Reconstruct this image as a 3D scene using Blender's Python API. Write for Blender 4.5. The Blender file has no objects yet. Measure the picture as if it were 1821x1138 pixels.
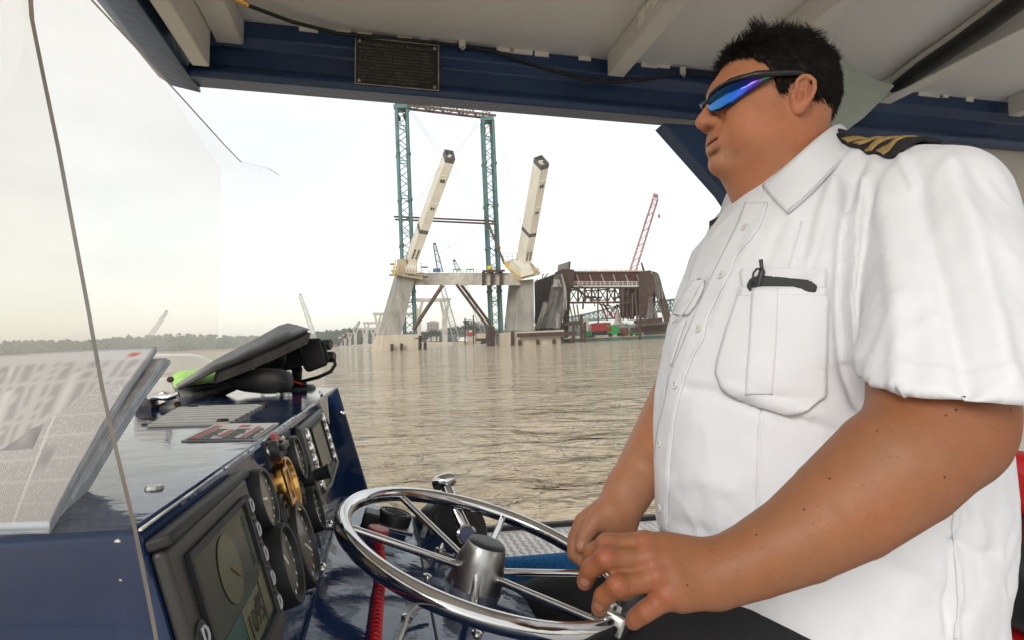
import bpy, bmesh, math, random
import numpy as np
from mathutils import Vector, Matrix
from mathutils.bvhtree import BVHTree

SC = bpy.context.scene
COL = SC.collection
rnd = random.Random(11)

# ------------------------------------------------------------------ camera
F, CX, CY = 1050.0, 910.5, 569.0          # focal length and centre in photo pixels (1821 x 1138)
_p, _r = math.radians(1.7), math.radians(2.46)
CF = np.array([0, math.cos(_p), math.sin(_p)])
_r0 = np.array([1.0, 0, 0]); _u0 = np.cross(_r0, CF)
CR = math.cos(_r) * _r0 - math.sin(_r) * _u0
CU = math.sin(_r) * _r0 + math.cos(_r) * _u0
CAM = np.array([0, 0, 2.0])                # two metres above the river
cd = bpy.data.cameras.new('camera'); co = bpy.data.objects.new('camera', cd); COL.objects.link(co)
M = Matrix.Identity(4)
for i in range(3):
    M[i][0], M[i][1], M[i][2], M[i][3] = CR[i], CU[i], -CF[i], CAM[i]
co.matrix_world = M
cd.sensor_fit = 'HORIZONTAL'; cd.sensor_width = 36.0; cd.lens = 36.0 * F / 1821.0
cd.clip_start = 0.02; cd.clip_end = 20000
SC.camera = co
SC.render.resolution_x, SC.render.resolution_y = 1024, 639

# ------------------------------------------------------------------ sky, sun, exposure
SUN_EL, SUN_AZ = math.radians(25), math.radians(-152)   # azimuth from +Y towards +X: behind the camera, to its left
w = bpy.data.worlds.new('World'); SC.world = w; w.use_nodes = True
nt = w.node_tree; nt.nodes.clear(); N = nt.nodes; L = nt.links
out = N.new('ShaderNodeOutputWorld')
sky = N.new('ShaderNodeTexSky'); sky.sky_type = 'NISHITA'; sky.sun_disc = False
sky.sun_elevation = SUN_EL; sky.sun_rotation = SUN_AZ; sky.air_density = 1.0; sky.dust_density = 1.0
bg1 = N.new('ShaderNodeBackground'); bg1.inputs[1].default_value = 0.05; L.new(sky.outputs[0], bg1.inputs[0])
tc = N.new('ShaderNodeTexCoord'); mp = N.new('ShaderNodeMapping'); mp.inputs['Scale'].default_value = (1.3, 1.3, 4.0)
L.new(tc.outputs['Generated'], mp.inputs[0])
nz = N.new('ShaderNodeTexNoise'); nz.inputs['Scale'].default_value = 1.6; nz.inputs['Detail'].default_value = 6; nz.inputs['Roughness'].default_value = 0.55
L.new(mp.outputs[0], nz.inputs['Vector'])
cr = N.new('ShaderNodeValToRGB')
cr.color_ramp.elements[0].position = 0.36; cr.color_ramp.elements[0].color = (0.86, 0.835, 0.78, 1)
cr.color_ramp.elements[1].position = 0.60; cr.color_ramp.elements[1].color = (1.0, 0.965, 0.895, 1)
L.new(nz.outputs['Fac'], cr.inputs[0])
bg2 = N.new('ShaderNodeBackground'); bg2.inputs[1].default_value = 0.64; L.new(cr.outputs[0], bg2.inputs[0])
ad = N.new('ShaderNodeAddShader'); L.new(bg1.outputs[0], ad.inputs[0]); L.new(bg2.outputs[0], ad.inputs[1]); L.new(ad.outputs[0], out.inputs[0])
sl = bpy.data.lights.new('sun', 'SUN'); sl.energy = 1.1; sl.angle = math.radians(24); sl.color = (1.0, 0.985, 0.97)
so = bpy.data.objects.new('sun', sl); COL.objects.link(so)
_sd = Vector((math.sin(SUN_AZ) * math.cos(SUN_EL), math.cos(SUN_AZ) * math.cos(SUN_EL), math.sin(SUN_EL)))
so.rotation_euler = (-_sd).to_track_quat('-Z', 'Y').to_euler(); so.location = (0, -20, 40)
SC.view_settings.view_transform = 'Standard'; SC.view_settings.look = 'None'
SC.view_settings.gamma = 1.0; SC.view_settings.use_curve_mapping = False
SC.view_settings.exposure = 0.60
SC.render.engine = 'CYCLES'
SC.cycles.max_bounces = 10; SC.cycles.transparent_max_bounces = 24

# ------------------------------------------------------------------ pixel and frame helpers
def ray(px, py): return CR * (px - CX) / F - CU * (py - CY) / F + CF
def P(px, py, d): return CAM + ray(px, py) * d                 # d = depth along the optical axis
def proj(V):
    q = np.asarray(V, dtype=float) - CAM; d = q @ CF
    return CX + F * (q @ CR) / d, CY - F * (q @ CU) / d, d
def nrm(v): v = np.asarray(v, dtype=float); return v / np.linalg.norm(v)
# the boat's own axes: A aft, S starboard, U up (the boat rides slightly bow-up)
S_ = nrm(ray(680, 630)); A_ = ray(5710, 600); A_ = nrm(A_ - S_ * (A_ @ S_)); U_ = np.cross(A_, S_)
BM = np.array([A_, S_, U_])
def B(a, s, u): return CAM + A_ * a + S_ * s + U_ * u
def hitb(px, py, p0, n):                                       # pixel ray against a plane given in boat coordinates
    v = BM @ ray(px, py); p0 = np.asarray(p0, float); n = np.asarray(n, float)
    return v * (p0 @ n) / (v @ n)
def wpt(b): return B(*b)

# ------------------------------------------------------------------ object helpers
def tag(o, label=None, cat=None, group=None, kind=None):
    if label: o['label'] = label
    if cat: o['category'] = cat
    if group: o['group'] = group
    if kind: o['kind'] = kind
    return o
def empty(name, loc, label=None, cat=None, group=None):
    o = bpy.data.objects.new(name, None); COL.objects.link(o); o.location = Vector(loc); o.empty_display_size = 0.05
    return tag(o, label, cat, group)
def link(o, parent=None):
    COL.objects.link(o)
    if parent is not None:
        o.parent = parent
        if parent.type == 'EMPTY': o.matrix_parent_inverse = Matrix.Translation(-parent.location)
    return o
class MB:
    def __init__(s): s.v = []; s.f = []
    def add(s, vs, fs):
        o = len(s.v); s.v += [tuple(float(c) for c in v) for v in vs]; s.f += [tuple(i + o for i in f) for f in fs]; return s
    def hexa(s, a, b):                       # two matching polygons (front, back)
        n = len(a)
        fs = [tuple(range(n)), tuple(range(2 * n - 1, n - 1, -1))]
        fs += [(i, n + i, n + (i + 1) % n, (i + 1) % n) for i in range(n)]
        return s.add(list(a) + list(b), fs)
    def prism(s, poly, vec):
        vec = np.asarray(vec, float); return s.hexa([np.asarray(p) for p in poly], [np.asarray(p) + vec for p in poly])
    def box(s, c, ex, ey, ez):               # centre and three half vectors
        c, ex, ey, ez = [np.asarray(q, float) for q in (c, ex, ey, ez)]
        return s.hexa([c - ex - ey - ez, c + ex - ey - ez, c + ex + ey - ez, c - ex + ey - ez],
                      [c - ex - ey + ez, c + ex - ey + ez, c + ex + ey + ez, c - ex + ey + ez])
    def bbox(s, lo, hi):                     # box in boat coordinates
        c = [(lo[i] + hi[i]) / 2 for i in range(3)]; h = [(hi[i] - lo[i]) / 2 for i in range(3)]
        return s.box(B(*c), A_ * h[0], S_ * h[1], U_ * h[2])
    def tube(s, pts, r, n=8, cap=True, closed=False):
        pts = [np.asarray(p, float) for p in pts]; m = len(pts)
        rs = r if hasattr(r, '__len__') else [r] * m
        vs = []; prev = None
        for i in range(m):
            if closed: t = pts[(i + 1) % m] - pts[i - 1]
            else: t = pts[min(i + 1, m - 1)] - pts[max(i - 1, 0)]
            t = nrm(t)
            if prev is None:
                a = np.cross(t, [0, 0, 1.0]) if abs(t[2]) < .9 else np.cross(t, [1.0, 0, 0])
            else: a = prev - t * (prev @ t)
            a = nrm(a); prev = a; b = np.cross(t, a)
            for k in range(n):
                th = 2 * math.pi * k / n; vs.append(pts[i] + rs[i] * (math.cos(th) * a + math.sin(th) * b))
        fs = []
        for i in range(m if closed else m - 1):
            j = (i + 1) % m
            for k in range(n):
                k2 = (k + 1) % n; fs.append((i * n + k, i * n + k2, j * n + k2, j * n + k))
        if cap and not closed: fs += [tuple(range(n - 1, -1, -1)), tuple(range((m - 1) * n, m * n))]
        return s.add(vs, fs)
    def bar(s, a, b, w, h=None, up=(0, 0, 1)):
        a = np.asarray(a, float); b = np.asarray(b, float); h = h or w; t = nrm(b - a)
        x = np.cross(t, up)
        if np.linalg.norm(x) < 1e-3: x = np.cross(t, [1, 0, 0])
        x = nrm(x); y = np.cross(x, t)
        return s.box((a + b) / 2, x * w / 2, y * h / 2, (b - a) / 2)
    def lathe(s, c, ax, prof, n=32):         # prof: (radius, height along ax)
        c = np.asarray(c, float); ax = nrm(ax)
        x = np.cross(ax, [0, 0, 1.0]);
        if np.linalg.norm(x) < 1e-3: x = np.array([1.0, 0, 0])
        x = nrm(x); y = np.cross(ax, x); vs = []; m = len(prof)
        for r, h in prof:
            for k in range(n):
                th = 2 * math.pi * k / n; vs.append(c + ax * h + max(r, 1e-5) * (math.cos(th) * x + math.sin(th) * y))
        fs = [(i * n + k, i * n + (k + 1) % n, (i + 1) * n + (k + 1) % n, (i + 1) * n + k) for i in range(m - 1) for k in range(n)]
        return s.add(vs, fs)
    def grid(s, pts):                        # pts[i][j]
        h = len(pts); wd = len(pts[0])
        return s.add([p for row in pts for p in row], [(i * wd + j, i * wd + j + 1, (i + 1) * wd + j + 1, (i + 1) * wd + j) for i in range(h - 1) for j in range(wd - 1)])
    def build(s, name, m, parent=None, smooth=False, bevel=0, angle=40, seg=2):
        me = bpy.data.meshes.new(name); me.from_pydata(s.v, [], s.f); me.materials.append(m)
        bm = bmesh.new(); bm.from_mesh(me); bmesh.ops.recalc_face_normals(bm, faces=bm.faces); bm.to_mesh(me); bm.free()
        o = bpy.data.objects.new(name, me); link(o, parent)
        if bevel:
            b = o.modifiers.new('bevel', 'BEVEL'); b.width = bevel; b.segments = seg; b.limit_method = 'ANGLE'; b.angle_limit = math.radians(35)
        if smooth or bevel:
            me.shade_smooth()
            if not smooth or smooth == 'auto':
                me.set_sharp_from_angle(angle=math.radians(angle))
        return o

# ------------------------------------------------------------------ materials
_mats = {}
def mat(name, col, rough=0.5, metal=0.0, var=0.0, vscale=8.0, col2=None, bump=0.0, bscale=60.0, spec=0.5, stretch=None, coat=0.0, rvar=0.0, detail=5, sss=0.0):
    if name in _mats: return _mats[name]
    m = bpy.data.materials.new(name); m.use_nodes = True; _mats[name] = m
    n = m.node_tree.nodes; l = m.node_tree.links; b = n['Principled BSDF']
    b.inputs['Base Color'].default_value = (*col, 1); b.inputs['Roughness'].default_value = rough; b.inputs['Metallic'].default_value = metal
    b.inputs['Specular IOR Level'].default_value = spec
    if coat: b.inputs['Coat Weight'].default_value = coat; b.inputs['Coat Roughness'].default_value = 0.05
    if sss:
        b.inputs['Subsurface Weight'].default_value = sss; b.inputs['Subsurface Radius'].default_value = (0.012, 0.004, 0.002); b.inputs['Subsurface Scale'].default_value = 0.6
    tcn = n.new('ShaderNodeTexCoord'); mpn = n.new('ShaderNodeMapping'); l.new(tcn.outputs['Object'], mpn.inputs[0])
    if stretch: mpn.inputs['Scale'].default_value = stretch
    if var or col2:
        t = n.new('ShaderNodeTexNoise'); t.inputs['Scale'].default_value = vscale; t.inputs['Detail'].default_value = detail; t.inputs['Roughness'].default_value = 0.62
        l.new(mpn.outputs[0], t.inputs['Vector'])
        r = n.new('ShaderNodeValToRGB'); c2 = col2 or tuple(c * (1 - var) for c in col)
        c1 = col if col2 else tuple(min(1, c * (1 + var)) for c in col)
        r.color_ramp.elements[0].position = 0.34; r.color_ramp.elements[1].position = 0.66
        r.color_ramp.elements[0].color = (*c2, 1); r.color_ramp.elements[1].color = (*c1, 1)
        l.new(t.outputs['Fac'], r.inputs[0]); l.new(r.outputs[0], b.inputs['Base Color'])
        if rvar:
            mr = n.new('ShaderNodeMapRange'); mr.inputs['To Min'].default_value = rough - rvar; mr.inputs['To Max'].default_value = rough + rvar
            l.new(t.outputs['Fac'], mr.inputs['Value']); l.new(mr.outputs[0], b.inputs['Roughness'])
    if bump:
        t2 = n.new('ShaderNodeTexNoise'); t2.inputs['Scale'].default_value = bscale; t2.inputs['Detail'].default_value = 4
        l.new(mpn.outputs[0], t2.inputs['Vector'])
        bp = n.new('ShaderNodeBump'); bp.inputs['Strength'].default_value = bump; bp.inputs['Distance'].default_value = 1.0 / bscale
        l.new(t2.outputs['Fac'], bp.inputs['Height']); l.new(bp.outputs[0], b.inputs['Normal'])
    return m
# ================================================================== RIVER
def make_water():
    m = bpy.data.materials.new('river_water'); m.use_nodes = True; n = m.node_tree.nodes; l = m.node_tree.links; b = n['Principled BSDF']
    b.inputs['Roughness'].default_value = 0.06; b.inputs['IOR'].default_value = 1.333; b.inputs['Specular IOR Level'].default_value = 0.5
    tcn = n.new('ShaderNodeTexCoord')
    def noise(scale, st, det=4):
        mpn = n.new('ShaderNodeMapping'); mpn.inputs['Scale'].default_value = st; mpn.inputs['Rotation'].default_value = (0, 0, 0.25); l.new(tcn.outputs['Object'], mpn.inputs[0])
        t = n.new('ShaderNodeTexNoise'); t.inputs['Scale'].default_value = scale; t.inputs['Detail'].default_value = det; t.inputs['Distortion'].default_value = .8; l.new(mpn.outputs[0], t.inputs['Vector']); return t
    c = noise(0.12, (1, 2.5, 1)); r = n.new('ShaderNodeValToRGB')
    r.color_ramp.elements[0].position = .35; r.color_ramp.elements[0].color = (.36, .285, .175, 1)
    r.color_ramp.elements[1].position = .65; r.color_ramp.elements[1].color = (.47, .385, .265, 1)
    l.new(c.outputs['Fac'], r.inputs[0]); l.new(r.outputs[0], b.inputs['Base Color'])
    prev = None
    for sc, st, det, dist in ((0.35, (1, 1.6, 1), 2, 1.3), (1.0, (1, 1.5, 1), 3, 0.70), (3.4, (1, 1.5, 1), 2, 0.14), (13.0, (1, 1.4, 1), 2, 0.010)):
        t = noise(sc, st, det); bp = n.new('ShaderNodeBump'); bp.inputs['Strength'].default_value = 0.9; bp.inputs['Distance'].default_value = dist
        l.new(t.outputs['Fac'], bp.inputs['Height'])
        if prev: l.new(prev.outputs[0], bp.inputs['Normal'])
        prev = bp
    l.new(prev.outputs[0], b.inputs['Normal'])
    mb = MB(); X = [-9000, -2500, -600, -150, -40, 0, 40, 150, 600, 2500, 9000]; Y = [-600, -100, -20, 0, 20, 60, 200, 700, 2500, 9000]
    mb.grid([[(x, y, 0) for x in X] for y in Y])
    tag(mb.build('river_water', m), 'wide muddy brown river with small choppy waves', None, None, 'structure')
make_water()

# ================================================================== FAR BANK
M_hill = mat('hill_ground', (.05, .065, .03), .95, var=.3, vscale=.02)
M_wood = mat('far_wood_leaves', (.055, .085, .035), .9, vscale=.05, col2=(.028, .048, .022))
M_mud = mat('mud_bank', (.22, .16, .11), .95, var=.3, vscale=.05)
def far_bank():
    mb = MB(); D0 = 900; px = list(range(-700, 2700, 40)); rows = []
    def ridge(p):
        return 20 + 5 * math.sin(p * .009) + 3 * math.sin(p * .021 + 1) if p < 700 else 9 + 3 * math.sin(p * .02)
    for dd, hf in ((-20, -.3), (0, .06), (60, .25), (180, .8), (320, 1.0), (700, .6)):
        rows.append([(lambda q: (q[0], q[1], max(-2, hf * ridge(p))))(P(p, 620, D0 + dd)) for p in px])
    mb.grid(rows); tag(mb.build('far_bank', M_hill, smooth=True), 'low green hills behind the far river bank', None, None, 'structure')
    # the wood on it: many small leafy clumps
    w = MB(); ico = [(0, 0, 1), (.89, 0, .45), (.28, .85, .45), (-.72, .53, .45), (-.72, -.53, .45), (.28, -.85, .45), (.72, .53, -.45), (-.28, .85, -.45), (-.89, 0, -.45), (-.28, -.85, -.45), (.72, -.53, -.45), (0, 0, -1)]
    fc = [(0, 1, 2), (0, 2, 3), (0, 3, 4), (0, 4, 5), (0, 5, 1), (1, 6, 2), (2, 7, 3), (3, 8, 4), (4, 9, 5), (5, 10, 1), (6, 7, 2), (7, 8, 3), (8, 9, 4), (9, 10, 5), (10, 6, 1), (11, 7, 6), (11, 8, 7), (11, 9, 8), (11, 10, 9), (11, 6, 10)]
    for i in range(3000):
        p = rnd.uniform(-600, 1900); 
        if p > 660: 
            if rnd.random() < .45: continue
        dd = rnd.choice((5, 30, 80, 150, 230, 310)) + rnd.uniform(-20, 20); q = P(p, 620, D0 + dd)
        hf = np.interp(dd, (0, 60, 180, 320), (.06, .25, .8, 1.0)); g = hf * ridge(p)
        hh = rnd.uniform(8, 15) * (1.0 if p < 660 else .8)
        for j in range(7):
            rr = rnd.uniform(2.0, 4.4); ox, oy, oz = rnd.gauss(0, 3.2), rnd.gauss(0, 2.5), rnd.uniform(.25, 1) * hh
            sc = [rr * rnd.uniform(.8, 1.4) for _ in range(3)]
            w.add([(q[0] + ox + a * sc[0] * rnd.uniform(.6, 1.3), q[1] + oy + b * sc[1] * rnd.uniform(.6, 1.3), g + oz + c * sc[2] * .9 * rnd.uniform(.6, 1.3)) for a, b, c in ico], fc)
    tag(w.build('far_wood', M_wood), 'hazy green wood covering the far river bank', 'wood', None, 'stuff')
    mb = MB(); mb.grid([[(P(p, 620, d)[0], P(p, 620, d)[1], z) for p in range(-600, 640, 50)] for d, z in ((850, -.5), (856, 2.2), (885, 4.2), (902, .3))])
    tag(mb.build('mud_bank', M_mud), 'bare brown earth along the foot of the far wood', None, None, 'structure')
far_bank()

# ================================================================== BRIDGE WORKS
M_conc = mat('concrete', (.42, .39, .33), .9, var=.22, vscale=.35, bump=.4, bscale=1.2)
M_conc_d = mat('concrete_weathered', (.36, .34, .29), .9, col2=(.22, .21, .185), vscale=.5, stretch=(1, 1, .35), bump=.4, bscale=1.2)
M_conc_l = mat('concrete_fresh', (.52, .46, .36), .9, col2=(.43, .35, .26), vscale=.4, stretch=(1, 1, .3))
M_teal = mat('teal_steel', (.060, .145, .140), .55, var=.3, vscale=.5)
M_rust = mat('rusty_steel', (.085, .045, .028), .85, col2=(.040, .024, .018), vscale=.8)
M_rust2 = mat('brown_steel', (.14, .085, .055), .8, col2=(.075, .045, .032), vscale=.7)
M_maroon = mat('maroon_steel', (.085, .030, .026), .8, var=.3, vscale=1.0)
M_rib = mat('cream_painted_steel', (.62, .58, .48), .6, var=.07, vscale=.3)
M_ribd = mat('dark_band_paint', (.085, .085, .08), .7)
M_dark = mat('dark_opening', (.015, .015, .015), .9)
M_white = mat('white_paint', (.72, .72, .70), .5)
M_yel = mat('yellow_paint', (.62, .43, .04), .6)
M_red = mat('red_paint', (.45, .035, .030), .5, var=.15, vscale=.6)
M_redp = mat('hazed_red_paint', (.46, .20, .20), .6)  # crane red, paled in its colour to imitate haze over distance
M_green = mat('machine_green', (.03, .28, .06), .5, var=.15)
M_blue = mat('machine_blue', (.04, .12, .30), .5)
M_tan = mat('timber_tan', (.42, .34, .22), .85, var=.2, vscale=2)
M_tarp = mat('tarp_grey', (.20, .18, .165), .85, col2=(.13, .115, .105), vscale=.5)
M_tarpw = mat('tarp_pale', (.52, .49, .44), .85, col2=(.34, .31, .28), vscale=.7)
M_cable = mat('far_cable', (.30, .30, .29), .7)
M_black = mat('black_paint', (.02, .02, .022), .5)
D1 = 155.0
def PP(pts, d): return [P(x, y, d) for x, y in pts]
def slab(mb, front, d, dx, dy, dd):
    mb.hexa(PP(front, d), [P(x + dx, y + dy, d + dd) for x, y in front])
def pxbar(mb, a, b, d, wpx, d2=None):
    d2 = d2 or d; mb.bar(P(a[0], a[1], d), P(b[0], b[1], d2), wpx / F * d)
def pxtube(mb, a, b, d, wpx, d2=None, n=6):
    d2 = d2 or d; mb.tube([P(a[0], a[1], d), P(b[0], b[1], d2)], wpx / F * d / 2, n)
def base_at(px, d): q = P(px, 600, d); return (q[0], q[1], 0)
def to_water(px, d):                      # photo row of the water surface at depth d, column px
    y0 = 500.0
    for _ in range(40):
        z = P(px, y0, d)[2]; y0 += z * F / d
    return y0

def lattice(mb, c0, c1, w0, w1, bays, rb, ax, ay, chords=None, rc=None, faces=4, xb=False):
    """bracing of a square lattice mast between centres c0 and c1; ax, ay the two cross axes"""
    c0, c1, ax, ay = [np.asarray(q, float) for q in (c0, c1, ax, ay)]
    cs = [(-1, -1), (1, -1), (1, 1), (-1, 1)]
    def pt(k, t):
        wd = w0 + (w1 - w0) * t; return c0 + (c1 - c0) * t + ax * cs[k][0] * wd / 2 + ay * cs[k][1] * wd / 2
    if chords is not None:
        for k in range(4): chords(k, pt(k, 0), pt(k, 1))
    for fcn in range(faces):
        a, b = fcn, (fcn + 1) % 4
        for i in range(bays):
            t0, t1 = i / bays, (i + 1) / bays
            p, q = (a, b) if (i + fcn) % 2 == 0 else (b, a)
            mb.bar(pt(p, t0), pt(q, t1), rb)
            if xb: mb.bar(pt(q, t0), pt(p, t1), rb)
            if i % 4 == 0: mb.bar(pt(a, t0), pt(b, t0), rb)
def tower(px0, px1, ytop, d, w, label):
    zb = 3.0
    top = P(px0, ytop, d); b0 = P(px1, 590, d); b0 = np.array([top[0] + (b0[0] - top[0]) * 0.15, d, zb])
    t1 = np.array([b0[0], d, top[2]])
    e = empty('lattice_tower', (b0[0], d, 0), label, 'tower', 'steel lattice towers over the pier')
    ch = []
    def chord(k, a, b):
        m = MB(); m.tube([a - np.array([0, 0, zb]), b], .42, 10)
        for z in np.linspace(a[2], b[2], 6)[1:-1]:
            m.lathe((a[0], a[1], z), (0, 0, 1), [(.42, -.3), (.62, -.3), (.62, .3), (.42, .3)], 10)
        m.build('leg', M_teal, e, smooth='auto')
    br = MB(); lattice(br, b0, t1, w, w, 26, .17, (.97, .24, 0), (-.24, .97, 0), chord)
    tag(br.build('bracing', M_teal, e), kind='stuff')
    m = MB(); m.box(t1 + np.array([0, 0, .5]), (w * .66, 0, 0), (0, w * .62, 0), (0, 0, .55)); m.build('head_beam', M_teal, e)
    m = MB()
    for s in (-1, 1): m.bar(t1 + np.array([s * w * .3, -w * .6, -2.0]), t1 + np.array([s * w * .3, w * .6, -2.0]), .5, .9)
    m.build('cross_beam', M_rust, e)
    return t1
T1 = tower(712, 728, 192, 157.0, 2.75, 'teal steel lattice tower standing over the leaning left pier leg')
T2 = tower(866, 882, 214, 164.0, 2.75, 'teal steel lattice tower rising beside the right pier leg')
# truss girder across the two towers
e = empty('truss_girder', (*((T1 + T2) / 2)[:2], T1[2] + 1.1), 'rusty steel truss girder laid across the two teal towers', 'girder')
br = MB(); g0 = T1 + np.array([-1.5, 0, 2.6]); g1 = T2 + np.array([2.2, 0, 2.6])
ax = np.array([0, 0, 1.0]); ay = nrm(np.cross(g1 - g0, ax))
def gch(k, a, b): MB().bar(a, b, .45, .55).build('chord', M_rust2, e)
lattice(br, g0, g1, 2.6, 2.6, 12, .2, ax, ay, gch)
tag(br.build('bracing', M_rust2, e), kind='stuff')
# pipe struts
def strut(a, b, d, wpx, label, m=None, d2=None):
    mb = MB(); pxtube(mb, a, b, d, wpx, d2, 10); o = mb.build('pipe_strut', m or M_rust2, smooth='auto')
    return tag(o, label, 'strut', 'brown pipe struts of the towers')
strut((700, 386), (880, 394), 159, 3.4, 'upper of two level brown pipes tying the teal towers together', d2=162)
strut((702, 391), (880, 399), 158, 3.4, 'lower of two level brown pipes tying the teal towers together', d2=161)
strut((866, 392), (897, 470), 158, 4.2, 'sloping brown pipe from the tower down to the yellow railed platform', d2=156)
strut((727, 388), (736, 430), 159, 4.0, 'short sloping brown pipe behind the leaning left rib')
strut((787, 508), (735, 586), 153, 7.0, 'single thick brown pipe under the crossbeam leaning to the left leg')
strut((812, 507), (868, 582), 154, 5.5, 'lower of the paired brown pipes under the crossbeam', d2=160)
strut((820, 507), (876, 582), 157, 5.5, 'upper of the paired brown pipes under the crossbeam', d2=163)

# the pier: two leaning legs on footings, joined by a crossbeam
pier = empty('bridge_pier', base_at(800, D1), 'unfinished concrete bridge pier with two leaning legs joined by a crossbeam', 'bridge pier')
m = MB(); m.hexa(PP([(708, 489), (740, 490), (713, 595), (683, 596)], D1), [P(702, 489, D1 + 9), P(728, 489, D1 + 9), P(700, 595, D1 + 9), P(671, 597, D1 + 9)]); m.build('leg', M_conc_d, pier)
wl = to_water(700, D1)
m = MB(); m.hexa([P(683, 595.5, D1 - .5), P(746, 593, D1 - .5), P(746, wl + 2, D1 - .5), P(677, wl + 3, D1 - .5)], [P(668, 596, D1 + 9), P(738, 594, D1 + 9), P(738, wl + 1, D1 + 9), P(660, wl + 1, D1 + 9)]); m.build('footing', M_conc_l, pier)
m = MB(); m.hexa(PP([(736, 486), (926, 486), (926, 508), (735, 508)], D1 + 1), PP([(734, 488), (915, 488), (915, 507), (733, 507)], D1 + 7)); m.build('crossbeam', M_conc, pier)
m = MB(); m.hexa(PP([(927, 499), (949, 497), (950, 586), (928, 588)], D1 + 1), [P(905, 502, D1 + 10), P(925, 500, D1 + 10), P(920, 583, D1 + 10), P(897, 584, D1 + 10)]); m.build('leg', M_conc_d, pier)
wl2 = to_water(930, D1 - 1)
m = MB(); m.hexa([P(905, 590, D1 - 1), P(1003, 586, D1 - 1), P(1003, wl2 + 1, D1 - 1), P(905, wl2 + 2, D1 - 1)], [P(880, 592, D1 + 10), P(985, 588, D1 + 10), P(985, wl2, D1 + 10), P(880, wl2, D1 + 10)]); m.build('footing', M_conc_l, pier)
m = MB(); m.hexa(PP([(858, 481), (898, 480), (898, 484), (858, 485)], D1 - .5), PP([(858, 481), (893, 481), (893, 484), (858, 485)], D1 + 8)); m.build('bearing_plate', M_rust, pier)
for x in (860, 875, 891):
    m = MB(); m.bar(P(x, 484, D1 + .3), P(x, 508.6, D1 + .3), .28, .9); m.build('bracket', M_rust, pier)
PL = ((697, 611, 'stub of rusty pile on the left footing face, nearer its slanted side'), (714, 610, 'stub of rusty pile at the middle of the left footing face'), (747, 596, 'tall rusty pile at the square corner of the left footing'), (756, 608, 'short rusty pile just outside the left footing corner'), (911, 588, 'tall rusty pile at the tower side of the right footing'),
      (924, 604, 'short rusty pile under the tower end of the long waler beam'), (956, 603, 'short rusty pile under the waler beam below the pier leg'), (985, 602, 'short rusty pile under the waler beam below the grey tarpaulin'), (1000, 598, 'rusty pile at the barge-side corner of the right footing'), (1016, 600, 'short rusty pile under the barge end of the long waler beam'))
for x, y0, lb in PL:
    yb = to_water(x, D1 - 1.6); m = MB(); m.tube([P(x, y0, D1 - 1.8), P(x, yb + 2, D1 - 1.8)], .42, 10)
    tag(m.build('steel_pile', M_rust, smooth='auto'), lb, 'pile', 'rusty piles round the pier footings')
for i, x in enumerate((868, 872, 877)):
    m = MB(); m.tube([P(x, 580, 160), P(x, to_water(x, 160) + 2, 160)], .45, 10)
    tag(m.build('steel_pile', M_rust, smooth='auto'), 'tall rusty steel pile clustered under the right teal tower', 'pile', 'rusty piles under the tower')
m = MB(); m.hexa(PP([(919, 592), (1026, 588), (1026, 595), (919, 599)], D1 - 3), PP([(919, 592), (1026, 588), (1026, 595), (919, 599)], D1 - 2)); tag(m.build('waler_beam', M_rust), 'long rusty steel beam along the front of the right pier footing', 'beam')
m = MB(); m.hexa(PP([(738, 600), (762, 600), (762, 602), (738, 602)], D1 - 3), PP([(738, 600), (762, 600), (762, 602), (738, 602)], D1 - 1.9)); tag(m.build('waler_beam', M_rust), 'short rusty steel beam on the piles beside the left footing', 'beam')

# arch ribs
def rib(bl, br_, tl, tr, dx, dy, dz_top, label, fr, boxes):
    e = empty('arch_rib', P((bl[0] + br_[0]) / 2, bl[1], D1), label, 'arch rib')
    dd = 3.2
    def fp(u, t, k=0):                     # u across the face, t up the rib, k=1 for the back
        b = np.array(bl) + (np.array(br_) - np.array(bl)) * u; tt = np.array(tl) + (np.array(tr) - np.array(tl)) * u
        q = b + (tt - b) * t; return P(q[0] + dx * k, q[1] + dy * k, D1 - dz_top * t + dd * k)
    segs = [0, .3, .335, .955, 1.0]
    for i in range(4):
        a, b = segs[i], segs[i + 1]; dark = i in (1, 3); o = .004 if dark else 0
        m = MB()
        if i < 3: m.hexa([fp(0 - o, a), fp(1 + o, a), fp(1 + o, b), fp(0 - o, b)], [fp(0 - o, a, 1), fp(1 + o, a, 1), fp(1 + o, b, 1), fp(0 - o, b, 1)])
        else:                              # open top end: four plates
            for p, q in (((0, 0), (1, 0)), ((1, 0), (1, 1)), ((1, 1), (0, 1)), ((0, 1), (0, 0))):
                c = (.5, .5); ins = lambda z: (z[0] + (c[0] - z[0]) * .10, z[1] + (c[1] - z[1]) * .10)
                p2, q2 = ins(p), ins(q)
                m.hexa([fp(p[0], a, p[1]), fp(q[0], a, q[1]), fp(q[0], b, q[1]), fp(p[0], b, p[1])], [fp(p2[0], a, p2[1]), fp(q2[0], a, q2[1]), fp(q2[0], b, q2[1]), fp(p2[0], b, p2[1])])
        m.build('dark_band' if dark else 'segment', M_ribd if dark else M_rib, e)
    nrml = nrm(np.cross(fp(1, .5) - fp(0, .5), fp(0, .6) - fp(0, .5)))
    if nrml @ CF > 0: nrml = -nrml
    for u0, u1, t0, t1, mm, nm, off in boxes:
        m = MB(); q = [fp(u0, t0), fp(u1, t0), fp(u1, t1), fp(u0, t1)]; m.hexa([p + nrml * off for p in q], [p - nrml * .05 for p in q]); m.build(nm, mm, e)
    for u, k in ((.42, .4), (.65, .6)):
        m = MB(); m.tube([fp(u, .93, k), fp(u, .985, k)], .45, 10); m.build('pipe_end', M_rib, e)
    return e
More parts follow.
